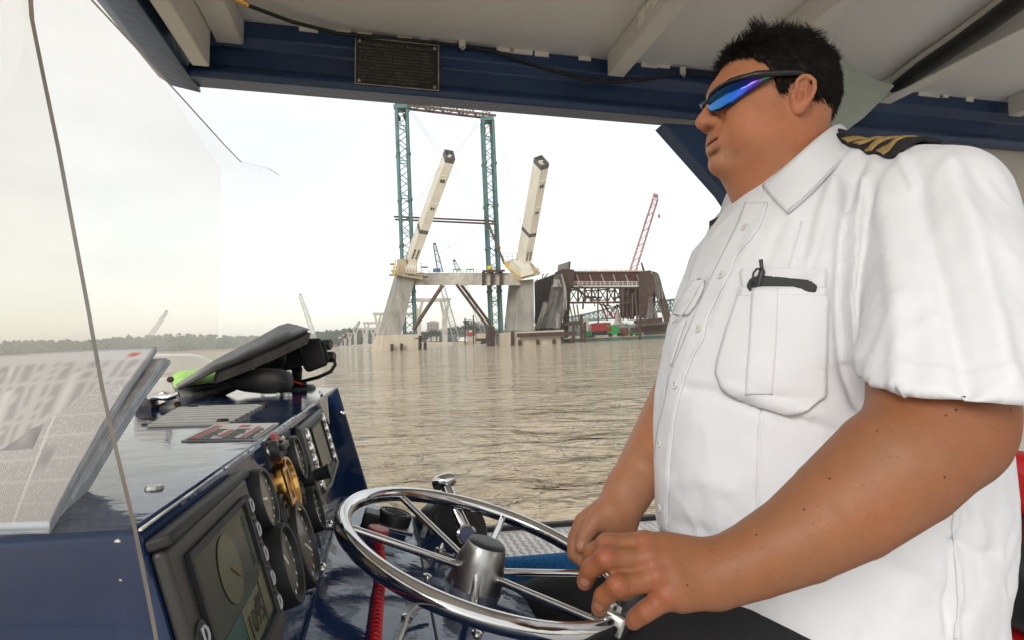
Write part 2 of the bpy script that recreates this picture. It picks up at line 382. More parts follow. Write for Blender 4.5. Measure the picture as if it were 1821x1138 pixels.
bx = [(.14, .86, .50, .575, M_rib, 'access_panel', .12), (.30, .46, .522, .548, M_dark, 'opening', .15), (.54, .70, .522, .548, M_dark, 'opening', .15), (.14, .86, .582, .589, M_white, 'ledge', .2),
      (.14, .86, .75, .83, M_rib, 'access_panel', .12), (.25, .47, .775, .805, M_dark, 'opening', .15), (.53, .75, .775, .805, M_dark, 'opening', .15), (.14, .86, .837, .843, M_white, 'ledge', .2)]
for k in range(4):
    bx += [(.18, .34, .075 + .022 * k, .09 + .022 * k, M_dark, 'opening', .15), (.62, .78, .075 + .022 * k, .09 + .022 * k, M_dark, 'opening', .15)]
rib((724, 474), (739, 476), (794, 281), (810, 284), -3.5, -15, 14, 'cream steel arch rib with dark band, leaning over the left pier leg', None, bx)
rib((931, 478), (943, 477), (963, 296), (977, 291), -13.5, -15, 14, 'cream steel arch rib showing two broad faces, over the right pier leg', None, bx)
# work platforms with railings
def platform(pts, dx, dy, dd, label, railm, posts, stair=None):
    e = empty('work_platform', P(pts[0][0], pts[0][1], D1), label, 'platform')
    m = MB(); m.hexa(PP(pts, D1 - 2), [P(x + dx, y + dy, D1 + dd) for x, y in pts]); m.build('deck', M_tan, e)
    for (x0, y0), (x1, y1) in posts:
        mm = MB(); pxbar(mm, (x0, y0), (x1, y1), D1 - 2.5, .9); mm.build('rail', railm, e)
    return e
ra = [((x, 473 + (x - 700) * .14), (x, 487 + (x - 700) * .14)) for x in range(700, 752, 5)] + [((699, 476), (752, 486)), ((699, 481), (752, 491)), ((745, 468), (757, 492)), ((741, 462), (741, 485)), ((750, 466), (750, 488))]
e = platform([(699, 486), (752, 495), (752, 498), (699, 489)], -4, -6, 9, 'tan work platform with rails round the foot of the left rib', M_tan, ra)
for x0, x1, y in ((694, 702, 470.5), (748, 761, 476), (692, 702, 490), (752, 761, 493.5)):
    m = MB(); pxbar(m, (x0, y), (x1, y), D1 - 1.4, 2.4); m.build('beam_end', M_rust, e)
m = MB(); pxbar(m, (703, 462), (701, 492), D1 - 3, 1.6); m.build('ladder', M_yel, e)
m = MB(); m.hexa(PP([(710, 463), (722, 460), (724, 490), (708, 487)], D1 - 1), PP([(706, 462), (718, 460), (720, 490), (704, 487)], D1 + 5)); m.build('formwork_panel', M_tan, e)
m = MB(); m.hexa(PP([(724, 473), (741, 476), (739, 489), (720, 486)], D1 - 1.6), PP([(722, 463), (738, 465), (736, 487), (718, 485)], D1 + 3)); m.build('rib_socket', M_rib, e)
rb = [((895, 466), (925, 497)), ((899, 464), (929, 494)), ((897, 470), (922, 499))] + [((896 + k * 3.6, 466 + k * 4), (902 + k * 3.6, 470 + k * 4)) for k in range(8)]
e = platform([(921, 497), (961, 486), (961, 489), (921, 500)], -26, -30, 8, 'sloping platform with yellow stair rails at the foot of the right rib', M_yel, rb)
m = MB(); m.hexa(PP([(926, 478), (946, 476), (950, 488), (926, 494)], D1 - 2.5), PP([(908, 462), (930, 461), (936, 476), (904, 478)], D1 + 3)); m.build('rib_socket', M_rib, e)
for (a, b) in [((895, y), (919, y - .5)) for y in (452, 457, 462)] + [((x, 451), (x, 468)) for x in (895, 903, 911, 919)]:
    m = MB(); pxbar(m, a, b, D1 + 2, .55); m.build('rail', M_cable, e)
for (a, b) in [((943, 478), (961, 484)), ((944, 474), (962, 481)), ((955, 470), (958, 486)), ((948, 472), (951, 486))]:
    m = MB(); pxbar(m, a, b, D1 - 2.5, 1.0); m.build('rail', M_tan, e)
# guy cables
for a, b, da, db in (((726, 195), (860, 392), 158, 162), ((733, 200), (864, 380), 158, 162), ((849, 222), (731, 385), 163, 158), ((857, 402), (752, 470), 162, 157), ((765, 417), (852, 475), 150, 160), ((722, 390), (800, 272), 158, 141), ((885, 300), (945, 440), 165, 155), ((890, 250), (945, 470), 165, 156), ((784, 448), (820, 470), 200, 162)):
    m = MB(); m.tube([P(*a, da), P(*b, db)], .045, 5)
    tag(m.build('guy_cable', M_cable), 'thin grey cable strung between the towers and the ribs', 'cable', 'cables rigged on the bridge works')

# ---------------------------------------------------------------- things on the crossbeam and cranes behind
def crane(foot, tip, d, w0, w1, m, label, bays=14, d2=None, backstay=None, hook=None, cab=None):
    e = empty('lattice_crane', base_at(foot[0], d), label, 'crane')
    a, b = P(*foot, d), P(*tip, d2 or d); br = MB()
    ax = nrm(np.cross(b - a, [0, 1, 0])); ay = nrm(np.cross(b - a, ax))
    def ch(k, p, q): MB().bar(p, q, w0 * .10).build('chord', m, e)
    lattice(br, a, b, w0, w1, bays, w0 * .055, ax, ay, ch); tag(br.build('boom_lacing', m, e), kind='stuff')
    hd = MB(); hd.box(b + np.array([0, 0, w1 * .5]), ax * w1 * .5, ay * w1 * .4, nrm(b - a) * w1 * .35); hd.build('boom_head', m, e)
    if backstay:
        for q in backstay: mb = MB(); mb.tube([b, P(*q, d)], .05, 4); mb.build('stay_cable', M_cable, e)
    if hook: 
        mb = MB(); mb.tube([b, P(*hook, d)], .05, 4); mb.build('hoist_line', M_cable, e)
        mb = MB(); mb.lathe(P(*hook, d), (0, 0, 1), [(0, -1.0), (.45, -.6), (.5, 0), (.2, .5), (0, .6)], 10); mb.build('hook_block', m, e)
    if cab:
        x0, y0, x1, y1, cm = cab; mb = MB(); mb.hexa(PP([(x0, y0), (x1, y0), (x1, y1), (x0, y1)], d - 1.5), PP([(x0, y0), (x1, y0), (x1, y1), (x0, y1)], d + 3)); mb.build('cab', cm, e, bevel=.15)
        # mast down to the barge or beam it stands on
    return e
crane((1124, 487), (1166, 353), 200, 2.0, 1.5, M_redp, 'tall red lattice crane boom behind the rusty girder', 20, 186, [(1098, 480), (1104, 482)], (1172, 384), (1112, 487, 1134, 497, M_red))
crane((783, 484), (773, 437), 175, 1.5, .8, M_black, 'black lattice crane with blue cab on the pier crossbeam', 10, None, [(792, 480)], None, (770, 478, 783, 485, M_blue))
crane((816, 482), (808, 467), 172, 1.2, .8, M_black, 'short black boom with a bulky head on the pier crossbeam', 5)
crane((812, 604), (786, 508), 230, 2.4, 1.6, M_cable, 'grey lattice crane boom seen through the gap under the crossbeam', 16)
crane((860, 590), (828, 510), 300, 2.2, 1.4, M_cable, 'pale lattice crane boom leaning behind the paired brown pipes', 16)
crane((265, 600), (296, 556), 820, 5, 3, M_cable, 'distant crane boom leaning over the far wooded bank', 12)
crane((560, 602), (534, 527), 700, 4.5, 3, M_cable, 'distant tall crane boom above the radio on the console', 16)
crane((632, 584), (639, 573), 560, 2.5, 1.5, M_black, 'small dark crane on the end of the rising approach deck', 6)
for x0, x1 in ((805, 820), (829, 843)):
    e = empty('green_machine', P((x0 + x1) / 2, 484, D1 + 3), 'low green machine standing on top of the concrete crossbeam', 'machine', 'green machines on the crossbeam')
    m = MB(); m.hexa(PP([(x0, 478.6), (x1, 478.6), (x1, 481), (x0, 481)], D1 + 2.5), PP([(x0, 478.6), (x1, 478.6), (x1, 481), (x0, 481)], D1 + 5)); m.build('body', M_green, e)
    for q in (x0 + 1, (x0 + x1) / 2, x1 - 1): m = MB(); m.hexa(PP([(q - .6, 481), (q + .6, 481), (q + .6, 485.6), (q - .6, 485.6)], D1 + 2.5), PP([(q - .6, 481), (q + .6, 481), (q + .6, 485.6), (q - .6, 485.6)], D1 + 3.2)); m.build('leg', M_green, e)
e = empty('beam_guardrail', P(820, 486, D1 + 2), 'thin guard rail along the top of the concrete crossbeam', 'railing')
for (a, b) in [((762, 481), (858, 481)), ((762, 484), (858, 484))] + [((x, 480), (x, 486)) for x in range(764, 858, 12)]:
    m = MB(); pxbar(m, a, b, D1 + 1.4, .45); m.build('rail', M_cable, e)
m = MB(); m.lathe(P(871, 480.5, D1 + 3), (0, 0, 1), [(.0, 0), (.75, 0), (.7, .9), (.3, 1.1), (0, 1.15)], 12); tag(m.build('yellow_drum', M_yel, smooth='auto'), 'small yellow drum on the plate by the right tower', 'drum')

# ---------------------------------------------------------------- falsework with maroon girder, right of the pier
D3 = 168.0
fw = empty('falsework_girder', base_at(1075, D3), 'maroon sheet-clad girder on a rusty truss between leaning steel supports', 'girder')
m = MB(); m.hexa(PP([(1019, 485), (1140, 484), (1141, 508), (1019, 508)], D3), PP([(1019, 484), (1138, 483), (1138, 506), (1019, 506)], D3 + 7)); m.build('sheet_panel', M_maroon, fw)
for i in range(30):
    x = 1021 + i * 4.0; m = MB(); m.bar(P(x, 486.5, D3 - .25), P(x + .3, 507, D3 - .25), .16, .22); m.build('sheet_rib', M_maroon, fw)
for x in (1025, 1048, 1069, 1090, 1112, 1132):
    m = MB(); m.bar(P(x, 489, D3 - .5), P(x + 8, 509, D3 - .5), .22); m.build('diagonal', M_tan, fw)
for y0, y1, mm in ((483.5, 482.5, M_tan), (509, 508, M_tan)):
    m = MB(); m.bar(P(1017, y0, D3 - .6), P(1142, y1, D3 - .6), .5, .35); m.build('chord', mm, fw)
for dx, yy in ((0, 501.5), (0, 504.5)):
    m = MB(); m.bar(P(1010, yy, D3 - 1), P(1139, yy, D3 - 1), .10); m.build('rail', M_white, fw)
for x in range(1012, 1140, 8): m = MB(); m.bar(P(x, 501, D3 - 1), P(x, 509, D3 - 1), .10); m.build('rail_post', M_white, fw)
for x in range(1024, 1140, 9): m = MB(); m.bar(P(x, 479, D3 + 1), P(x, 484, D3 + 1), .09); m.build('rail_post', M_cable, fw)
m = MB(); m.bar(P(1024, 479.5, D3 + 1), P(1138, 479, D3 + 1), .1); m.build('rail', M_cable, fw)
tr = empty('falsework_truss', base_at(1070, D3), 'dark rusty truss hanging under the maroon girder', 'truss')
for y in (512.5, 539):
    m = MB(); m.bar(P(1008, y, D3 - .5), P(1134, y - .5, D3 - .5), .75, .55); m.build('chord', M_rust, tr)
xs = [1012, 1028, 1040, 1052, 1064, 1080, 1093, 1105, 1118, 1132]
for i, x in enumerate(xs):
    m = MB(); m.bar(P(x, 512, D3 - .5), P(x, 539, D3 - .5), .42); m.build('post', M_rust, tr)
    if i < len(xs) - 1:
        a, b = (x, xs[i + 1]) if i % 2 else (xs[i + 1], x)
        m = MB(); m.bar(P(a, 513, D3 - .5), P(b, 538, D3 - .5), .28); m.build('diagonal', M_rust, tr)
        m = MB(); m.bar(P(b, 513, D3 + 3), P(a, 538, D3 + 3), .28); m.build('diagonal', M_rust, tr)
# leaning plates and the pole clusters
def plate(pts, d, dd, m, name, label, cat, group=None, dx=0):
    mb = MB(); mb.hexa(PP(pts, d), [P(x + dx, y, d + dd) for x, y in pts]); return tag(mb.build(name, m), label, cat, group)
plate([(992, 472), (1014, 465), (1014, 479), (991, 485)], D3 - 1, 1.0, M_conc_d, 'grey_shutter', 'grey slanted form panel standing on top of the falsework', 'panel')
plate([(1012, 466), (1015, 466), (1014, 479), (1011.5, 480)], D3 - 1.4, .8, M_rust, 'form_rib', 'narrow rusty rib on the edge of the slanted form panel', 'plate')
plate([(986, 486), (1000, 479), (1021, 480), (1020, 512), (1004, 512), (990, 500)], D3 - 2, 5, M_rust, 'steel_trestle', 'rusty plate frame at the near end of the maroon girder', 'frame')
plate([(1003, 505), (1016, 505), (1010, 600), (1000, 600)], D3 - 1, 4, M_rust, 'support_tower', 'rusty steel tower under the near end of the falsework', 'tower')
plate([(1136, 484), (1157, 481), (1166, 508), (1150, 566), (1136, 566)], D3 - 2, 6, M_rust, 'steel_trestle', 'tall rusty plate frame at the far end of the maroon girder', 'frame')
plate([(1158, 482), (1170, 486), (1196, 572), (1182, 574)], D3, 2, M_rust2, 'raking_plate', 'brown raking plate leaning outwards beyond the maroon girder', 'plate')
plate([(1139, 468), (1142, 467), (1147, 482), (1143, 483)], D3 - 1, 1, M_rust, 'steel_stub', 'short rusty stub sticking up above the maroon girder', 'beam')
for i in range(34):
    x = 1103 + i * 1.9 + rnd.uniform(-.6, .6); lean = rnd.uniform(-3, 4); m = MB()
    m.bar(P(x, 512 + rnd.uniform(-2, 14), D3 + rnd.uniform(-2, 3)), P(x + lean, 568 + rnd.uniform(-4, 2), D3 + rnd.uniform(-2, 3)), rnd.uniform(.2, .38))
    tag(m.build('support_pole', rnd.choice((M_rust, M_rust, M_rust2)), None), 'thin rusty pole in the dense cluster under the maroon girder', 'pole', 'rusty poles under the girder')
for i in range(16):
    x = 953 + i * 2.1; m = MB(); m.bar(P(x + rnd.uniform(-1, 6), 497 - i * .35 + rnd.uniform(-3, 3), D3 - 1), P(x - 2, 560 + rnd.uniform(-8, 20), D3 - 1), .2)
    tag(m.build('rebar_rod', M_rust, None), 'upright rusty rod of the reinforcing cage beside the pier leg', 'rod', 'reinforcing cage rods')
for i in range(20):
    y = 497 + i * 3.3; m = MB(); m.bar(P(951, y + 3, D3 - .6), P(986 - i * .25, y - 3, D3 - .6), .17)
    tag(m.build('rebar_rod', M_rust2, None), 'level rusty rod of the reinforcing cage beside the pier leg', 'rod', 'reinforcing cage rods')
for (a, b) in (((966, 487), (961, 520)), ((975, 487), (962, 502)), ((1012, 540), (1021, 580)), ((1019, 540), (1027, 585)), ((1026, 542), (1030, 570)), ((1150, 505), (1168, 575)), ((1158, 500), (1184, 576)), ((1174, 520), (1190, 576)), ((1063, 540), (1064, 575))):
    m = MB(); m.bar(P(*a, D3 - 2), P(*b, D3 - 2), .3); tag(m.build('raking_prop', M_rust2), 'single slanting brown prop bracing the falsework', 'prop', 'slanting props of the falsework')
def tarp(poly_rows, d, m, label):
    """hanging cloth: rows of (x_left, x_right, y); folds run downwards"""
    mb = MB(); rows = []; n = 16
    for k, (xl, xr, y) in enumerate(poly_rows):
        row = []
        for j in range(n + 1):
            u = j / n; fold = math.sin(u * 19 + k * .5) * .35 + math.sin(u * 7 + k * .9) * .5
            row.append(P(xl + (xr - xl) * u + math.sin(k * 2.1 + j) * .5, y + math.sin(j * 1.7 + k) * 1.2, d + fold))
        rows.append(row)
    mb.grid(rows); o = mb.build('tarpaulin', m); md = o.modifiers.new('solid', 'SOLIDIFY'); md.thickness = .06; return tag(o, label, 'tarpaulin')
tarp([(984, 1001, 489), (982, 1004, 500), (980, 1007, 512), (977, 1007, 525), (975, 1007, 540), (968, 1004, 555), (960, 1000, 570), (955, 997, 583)], D3 - 4.0, M_tarp, 'torn grey tarpaulin draped down the near end of the falsework')
tarp([(997, 1000, 489), (1001, 1005, 505), (1003, 1007, 520), (1003, 1008, 535), (1001, 1008, 552)], D3 - 5.2, M_tarpw, 'narrow pale torn tarpaulin strip along the grey one')
tarp([(984, 995, 498), (984, 998, 505), (981, 999, 511)], D3 - 5.4, M_tarpw, 'ragged pale tarpaulin scrap over the top of the grey one')
tarp([(966, 974, 538), (963, 973, 548), (960, 968, 560), (955, 962, 572), (953, 960, 583)], D3 - 5.4, M_tarpw, 'pale tarpaulin edge hanging low beside the pier leg')
tarp([(990, 996, 560), (989, 997, 572), (988, 996, 583)], D3 - 5.4, M_tarpw, 'small pale tarpaulin flap at the foot of the falsework')
tarp([(1161, 1172, 489), (1163, 1176, 502), (1166, 1178, 516), (1168, 1180, 532)], D3 - 2.5, M_tarp, 'grey tarpaulin hanging off the far end of the falsework')
tarp([(1153, 1160, 530), (1152, 1163, 545), (1150, 1168, 560), (1149, 1170, 567)], D3 - 3, M_tarp, 'low grey tarpaulin over the far support frame')
tarp([(1096, 1100, 552), (1094, 1104, 564), (1092, 1107, 576)], D3 - 3, M_tarpw, 'pale cloth hung at the foot of the rusty pole cluster')
plate([(1000, 573), (1034, 570), (1034, 577), (1000, 580)], D3 - 3, 3, M_rust, 'waler_beam', 'rusty beam across the foot of the near falsework tower', 'beam')
plate([(1127, 569), (1178, 565), (1178, 572), (1127, 576)], D3 - 3, 3, M_rust, 'waler_beam', 'rusty beam under the far falsework frame', 'beam')
plate([(1122, 582), (1200, 574), (1200, 585), (1122, 590)], D3 + 4, 4, M_rust2, 'waler_beam', 'long brown beam low over the water behind the barge', 'beam')
plate([(1130, 574), (1190, 570), (1190, 598), (1130, 600)], D3 + 9, 4, M_conc, 'pier_footing', 'grey concrete footing behind the far falsework frame', 'footing')
for x, y, lb in ((1034, 560, 'tallest free-standing rusty pile at the near end of the barge'), (1040, 572, 'shorter rusty pile close beside the tallest barge pile'), (1138, 570, 'rusty pile standing before the far falsework frame'), (1020, 575, 'rusty pile between the tarpaulin foot and the barge')):
    m = MB(); m.tube([P(x, y, D3 - 5), P(x, to_water(x, D3 - 5) + 2, D3 - 5)], .4, 8); tag(m.build('steel_pile', M_rust, smooth='auto'), lb, 'pile', 'rusty piles by the barge')

# more of the rusty falsework clutter
for i in range(46):
    x = rnd.uniform(1012, 1160); y = rnd.uniform(512, 560) if x > 1095 else rnd.uniform(511, 540); m = MB(); a = rnd.choice((0, 0, 1, 2)); l = rnd.uniform(8, 30)
    dx, dy = ((l, rnd.uniform(-2, 2)), (rnd.uniform(-3, 3), l * .7), (l * .6, l * .6))[a]
    dd_ = D3 + rnd.uniform(1, 6); m.bar(P(x, y, dd_), P(min(x + dx, 1165), min(y + dy, 566), dd_), rnd.uniform(.18, .5)); tag(m.build('falsework_member', rnd.choice((M_rust, M_rust2, M_rust)), None), 'odd rusty steel member in the tangle behind the truss', 'beam', 'rusty members behind the truss')
plate([(950, 502), (986, 488), (1000, 486), (1000, 585), (952, 588)], D3 + 3, 3, M_rust, 'cage_backing', 'dark rusty form face behind the reinforcing cage', 'panel')
plate([(1100, 512), (1150, 509), (1150, 560), (1104, 566)], D3 + 5, 2, M_rust, 'cage_backing', 'dark rusty form face behind the dense pole cluster', 'panel')
# barge with machines
DB = 172.0; wy = to_water(1085, DB); by = wy - 6
bg = empty('work_barge', base_at(1090, DB), 'long low green work barge carrying machines beside the falsework', 'barge')
zt = P(1085, by, DB)[2]
x0, x1 = P(1000, 600, DB)[0], P(1200, 600, DB)[0]
m = MB(); m.box(((x0 + x1) / 2, DB + 6, zt / 2 - .2), ((x1 - x0) / 2, 0, 0), (0, 7, 0), (0, 0, zt / 2 + .2)); m.build('hull', mat('barge_green', (.07, .13, .115), .7, var=.3, vscale=.5), bg)
m = MB(); m.box(((x0 + x1) / 2, DB - 1.15, zt + .05), ((x1 - x0) / 2, 0, 0), (0, .12, 0), (0, 0, .12)); m.build('rub_rail', M_tan, bg)
DZ = DB + 1
def deckbox(x0, x1, h, m, name, label, cat, d=DZ, z0=0, depth=2.5, group=None):
    a, b = P(x0, 600, d)[0], P(x1, 600, d)[0]; mb = MB(); mb.box(((a + b) / 2, d + depth / 2, zt + z0 + h / 2), ((b - a) / 2, 0, 0), (0, depth / 2, 0), (0, 0, h / 2)); return tag(mb.build(name, m, bevel=.06), label, cat, group)
deckbox(1053, 1087, 2.4, M_red, 'crane_house', 'bright red crane house standing on the barge', 'machine', z0=1.9, d=DZ + 4)
deckbox(1053, 1090, 1.9, M_black, 'crane_tracks', 'dark tracked base under the red crane house', 'machine', d=DZ + 4)
deckbox(1101, 1118, 2.6, mat('container_rust', (.26, .085, .045), .7, var=.2), 'container', 'rust red container on the barge deck', 'container', z0=0, d=DZ + 3)
for (a, b) in (((1070, 545), (1080, 570)), ((1074, 543), (1090, 566)), ((1066, 542), (1086, 545)), ((1091, 568), (1100, 543)), ((1083, 562), (1097, 543)), ((1094, 572), (1100, 552))):
    m = MB(); m.bar(P(*a, DB + 6), P(*b, DB + 6), .42); tag(m.build('red_boom', M_red), 'bright red crane strut above the barge', 'boom', 'red crane struts over the barge')
def lift(x, label, s=1.0):
    e = empty('boom_lift', (P(x, 600, DZ)[0], DZ, zt), label, 'lift'); X = P(x, 600, DZ)[0]
    m = MB(); m.box((X, DZ, zt + 1.0 * s), (1.5 * s, 0, 0), (0, .8, 0), (0, 0, .38 * s)); m.build('chassis', M_green, e, bevel=.05)
    m = MB(); m.box((X + .3 * s, DZ, zt + 1.9 * s), (.9 * s, 0, 0), (0, .7, 0), (0, 0, .5 * s)); m.build('turret', M_green, e, bevel=.08)
    m = MB(); m.bar((X + .8 * s, DZ - .2, zt + 2.3 * s), (X - 1.8 * s, DZ - .2, zt + 2.7 * s), .35 * s); m.build('boom', M_green, e)
    for q in (-1.1, 1.1):
        m = MB(); m.lathe((X + q * s, DZ - .8, zt + .5 * s), (0, 1, 0), [(0, 0), (.5 * s, 0), (.5 * s, .35), (0, .35)], 14); m.build('wheel', M_black, e)
lift(1092, 'larger green boom lift parked on the barge below the container', 1.25); lift(1045, 'small green lift at the near end of the barge', .8); lift(1127, 'small green lift at the far end of the barge', .7)
deckbox(1044, 1052, 1.5, M_tarp, 'equipment_box', 'grey equipment box on the barge near its end', 'box')
deckbox(1122, 1126, 1.2, mat('orange_paint', (.5, .14, .02), .6), 'orange_drum', 'small orange drum on the barge beside the container', 'drum')
deckbox(1058, 1082, .7, M_tan, 'timber_stack', 'low stack of pale timber on the barge deck', 'timber', d=DB - .3)
deckbox(1132, 1146, 1.0, M_tarpw, 'material_heap', 'pale heap of sheeting on the barge by the far frame', 'heap')
# far old bridge: teal truss
ob = empty('old_truss_bridge', base_at(1100, 420), 'distant teal truss bridge seen behind the barge and falsework', 'bridge')
def obr(pts_top, pts_bot, d):
    for pts in (pts_top, pts_bot):
        for i in range(len(pts) - 1): m = MB(); m.bar(P(*pts[i], d), P(*pts[i + 1], d), 1.1, 1.4); m.build('chord', M_teal, ob)
    for i in range(len(pts_top)):
        m = MB(); m.bar(P(*pts_top[i], d), P(*pts_bot[i], d), .6); m.build('post', M_teal, ob)
        if i < len(pts_top) - 1:
            m = MB(); m.bar(P(*pts_top[i], d), P(*pts_bot[i + 1], d), .45); m.build('diagonal', M_teal, ob)
            m = MB(); m.bar(P(*pts_bot[i], d), P(*pts_top[i + 1], d), .45); m.build('diagonal', M_teal, ob)
obr([(1008 + i * 8, 566 - i * 1.35 - .05 * i * i) for i in range(16)], [(1008 + i * 8, 572 - i * .55) for i in range(16)], 420)
obr([(1150 + i * 7, 540 - i * .9) for i in range(10)], [(1150 + i * 7, 556 - i * .5) for i in range(10)], 330)
for x in (1043, 1185):
    m = MB(); m.hexa(PP([(x - 4, 565), (x + 4, 565), (x + 4, to_water(x, 400)), (x - 4, to_water(x, 400))], 400), PP([(x - 4, 565), (x + 4, 565), (x + 4, to_water(x, 400)), (x - 4, to_water(x, 400))], 410)); m.build('pier', M_conc_d, ob)

# ---------------------------------------------------------------- approach piers and deck, far left of the pier
def ypier(cols, ycap, d, capx, label, arm=1.0):
    e = empty('approach_pier', base_at(cols[0], d), label, 'bridge pier', 'approach bridge piers')
    s = d / F; h = 7.0 * 350 / d
    m = MB(); m.hexa(PP([(capx[0], ycap), (capx[1], ycap), (capx[1] - h * .4, ycap + h), (capx[0] + h * .4, ycap + h)], d), PP([(capx[0], ycap), (capx[1], ycap), (capx[1] - h * .4, ycap + h), (capx[0] + h * .4, ycap + h)], d + 5)); m.build('cap', M_conc, e)
    for c in cols:
        wy_ = to_water(c, d); g = 350 / d
        for sgn in (-1, 1):
            f = [(c + sgn * 4.5 * g, ycap + h), (c + sgn * 9.5 * g, ycap + h), (c + sgn * 4.8 * g, ycap + h + 22 * g), (c, ycap + h + 20 * g), (c, ycap + h + 14 * g)]
            m = MB(); m.hexa(PP(f, d + .3), PP(f, d + 4)); m.build('arm', M_conc, e)
        f = [(c - 4.8 * g, ycap + h + 20 * g), (c + 4.8 * g, ycap + h + 20 * g), (c + 4.8 * g, wy_ - 3 * g), (c - 4.8 * g, wy_ - 3 * g)]
        m = MB(); m.hexa(PP(f, d + .2), PP(f, d + 4.2)); m.build('column', M_conc, e)
    f = [(cols[0] - 14 * 350 / d, wy_ - 3.5 * 350 / d), (cols[-1] + 14 * 350 / d, wy_ - 4 * 350 / d), (cols[-1] + 14 * 350 / d, wy_ + .5), (cols[0] - 14 * 350 / d, wy_ + .5)]
    m = MB(); m.hexa(PP(f, d - 2), PP(f, d + 6)); m.build('footing', M_conc_l, e)
ypier([744, 791], 531, 350, (730, 803), 'nearest twin-column concrete approach pier with forked column heads')
ypier([672, 740], 556.5, 470, (662, 745), 'twin forked approach pier partly hidden by the leaning left leg')
ypier([652, 700], 572, 600, (645, 706), 'approach pier with forked heads next beyond the hidden one')
ypier([632, 648, 664], 582, 690, (626, 672), 'approach pier with three columns near the rising deck')
for i, (c, yc, d) in enumerate(((622, 590, 760), (614, 594, 800), (607, 598, 830))):
    ypier([c], yc, d, (c - 6, c + 7), ('approach pier under the highest part of the rising deck', 'approach pier midway under the rising deck', 'approach pier under the lowest part of the rising deck')[i])
m = MB(); dk = [(584, 610), (594, 606.5), (604, 602), (611, 596), (617, 590), (622, 585.5), (628, 583), (636, 583)]
m.hexa([], []) if False else None
for i in range(len(dk) - 1):
    d0, d1 = 860 - i * 22, 838 - i * 22; a, b = dk[i], dk[i + 1]
    m.hexa([P(*a, d0), P(*b, d1), P(b[0], b[1] + 3.2, d1), P(a[0], a[1] + 2.4, d0)], [P(a[0] + 3, a[1], d0 + 14), P(b[0] + 4, b[1], d1 + 14), P(b[0] + 4, b[1] + 3.2, d1 + 14), P(a[0] + 3, a[1] + 2.4, d0 + 14)])
tag(m.build('approach_deck', M_rust), 'dark approach deck rising in a curve over the far piers', 'bridge deck')

# ---------------------------------------------------------------- far shore between the legs
def bldg(x0, x1, y0, d, m, label, floors, cols):
    e = empty('far_building', base_at((x0 + x1) / 2, d), label, 'building'); yb = to_water(x0, d)
    mb = MB(); mb.hexa(PP([(x0, y0), (x1, y0), (x1, yb), (x0, yb)], d), PP([(x0, y0), (x1, y0), (x1, yb), (x0, yb)], d + 25)); mb.build('wall', m, e)
    mb = MB(); mb.hexa(PP([(x0 + 5, y0 - 2), (x1 - 4, y0 - 2), (x1 - 4, y0), (x0 + 5, y0)], d + 6), PP([(x0 + 5, y0 - 2), (x1 - 4, y0 - 2), (x1 - 4, y0), (x0 + 5, y0)], d + 16)); mb.build('roof_block', m, e)
    for f in range(floors):
        y = y0 + 2.2 + f * 2.6
        for c in range(cols):
            xa = x0 + 1 + c * (x1 - x0 - 2) / cols; xb = xa + (x1 - x0 - 2) / cols * .72
            mb = MB(); mb.hexa(PP([(xa, y), (xb, y), (xb, y + 1.2), (xa, y + 1.2)], d - .3), PP([(xa, y), (xb, y), (xb, y + 1.2), (xa, y + 1.2)], d + .2)); mb.build('window', M_dark, e)
bldg(759, 781, 572, 720, mat('pale_facade', (.38, .34, .30), .8), 'pale block of flats with rows of windows on the far shore', 5, 4)
M_leaf = mat('tree_leaf', (.055, .10, .030), .8, col2=(.028, .055, .018), vscale=.4)
M_bark = mat('tree_bark', (.09, .07, .05), .9)
def tree(px, ytop, d, rx, label):
    q = P(px, 600, d); top = P(px, ytop, d)[2]; e = empty('leafy_tree', (q[0], q[1], 2), label, 'tree', 'trees on the far shore')
    m = MB(); m.tube([(q[0], q[1], 0), (q[0] + .3, q[1], top * .5), (q[0], q[1], top * .8)], [.7, .5, .2], 7)
    for k in range(4):
        a = k * 1.6; m.tube([(q[0], q[1], top * .45), (q[0] + math.cos(a) * rx * .6, q[1] + math.sin(a) * rx * .5, top * .75)], [.3, .1], 5)
    m.build('trunk', M_bark, e)
    m = MB(); W = rx
    for c in range(26):
        cx, cy, cz = rnd.gauss(0, W * .42), rnd.gauss(0, W * .4), top * (.62 + .34 * rnd.random()) ; cr_ = W * rnd.uniform(.16, .32)
        for k in range(60):
            v = nrm([rnd.gauss(0, 1) for _ in range(3)]) * cr_ * rnd.uniform(.6, 1.1); p = np.array([q[0] + cx, q[1] + cy, cz]) + v
            a = nrm([rnd.gauss(0, 1) for _ in range(3)]); b = nrm(np.cross(a, [rnd.gauss(0, 1) for _ in range(3)])); s = rnd.uniform(.25, .55) * W / 7
            m.add([p - a * s, p + b * s * .7, p + a * s, p - b * s * .7], [(0, 1, 2, 3)])
    m.build('crown', M_leaf, e)
for px, yt, d, rx, lb in ((757, 590, 560, 6, 'low bushy tree just right of the leaning left leg'), (766, 588, 560, 7, 'bushy tree below the pale block of flats'), (776, 586, 555, 7, 'dark bushy tree left of the forked column'), (803, 582, 560, 7, 'spreading tree right of the forked column'), (815, 580, 570, 8, 'spreading tree behind the two upright piles'),
                          (833, 570, 540, 7, 'tall round-headed tree beyond the paired brown pipes'), (846, 573, 540, 8, 'round-headed tree beside the tallest one on the shore'), (858, 578, 545, 8, 'round-headed tree left of the right tower'), (872, 584, 545, 7, 'low tree behind the foot of the right tower')):
    tree(px, yt, d, rx, lb)
for x, y0 in ((827, 566), (842, 561)):
    m = MB(); m.tube([P(x, y0, 260), P(x, to_water(x, 260) + 1, 260)], .3, 8); tag(m.build('spud_pile', M_rust, smooth='auto'), 'tall thin brown spud pile of the distant barge', 'pile', 'spud piles of the distant barge')
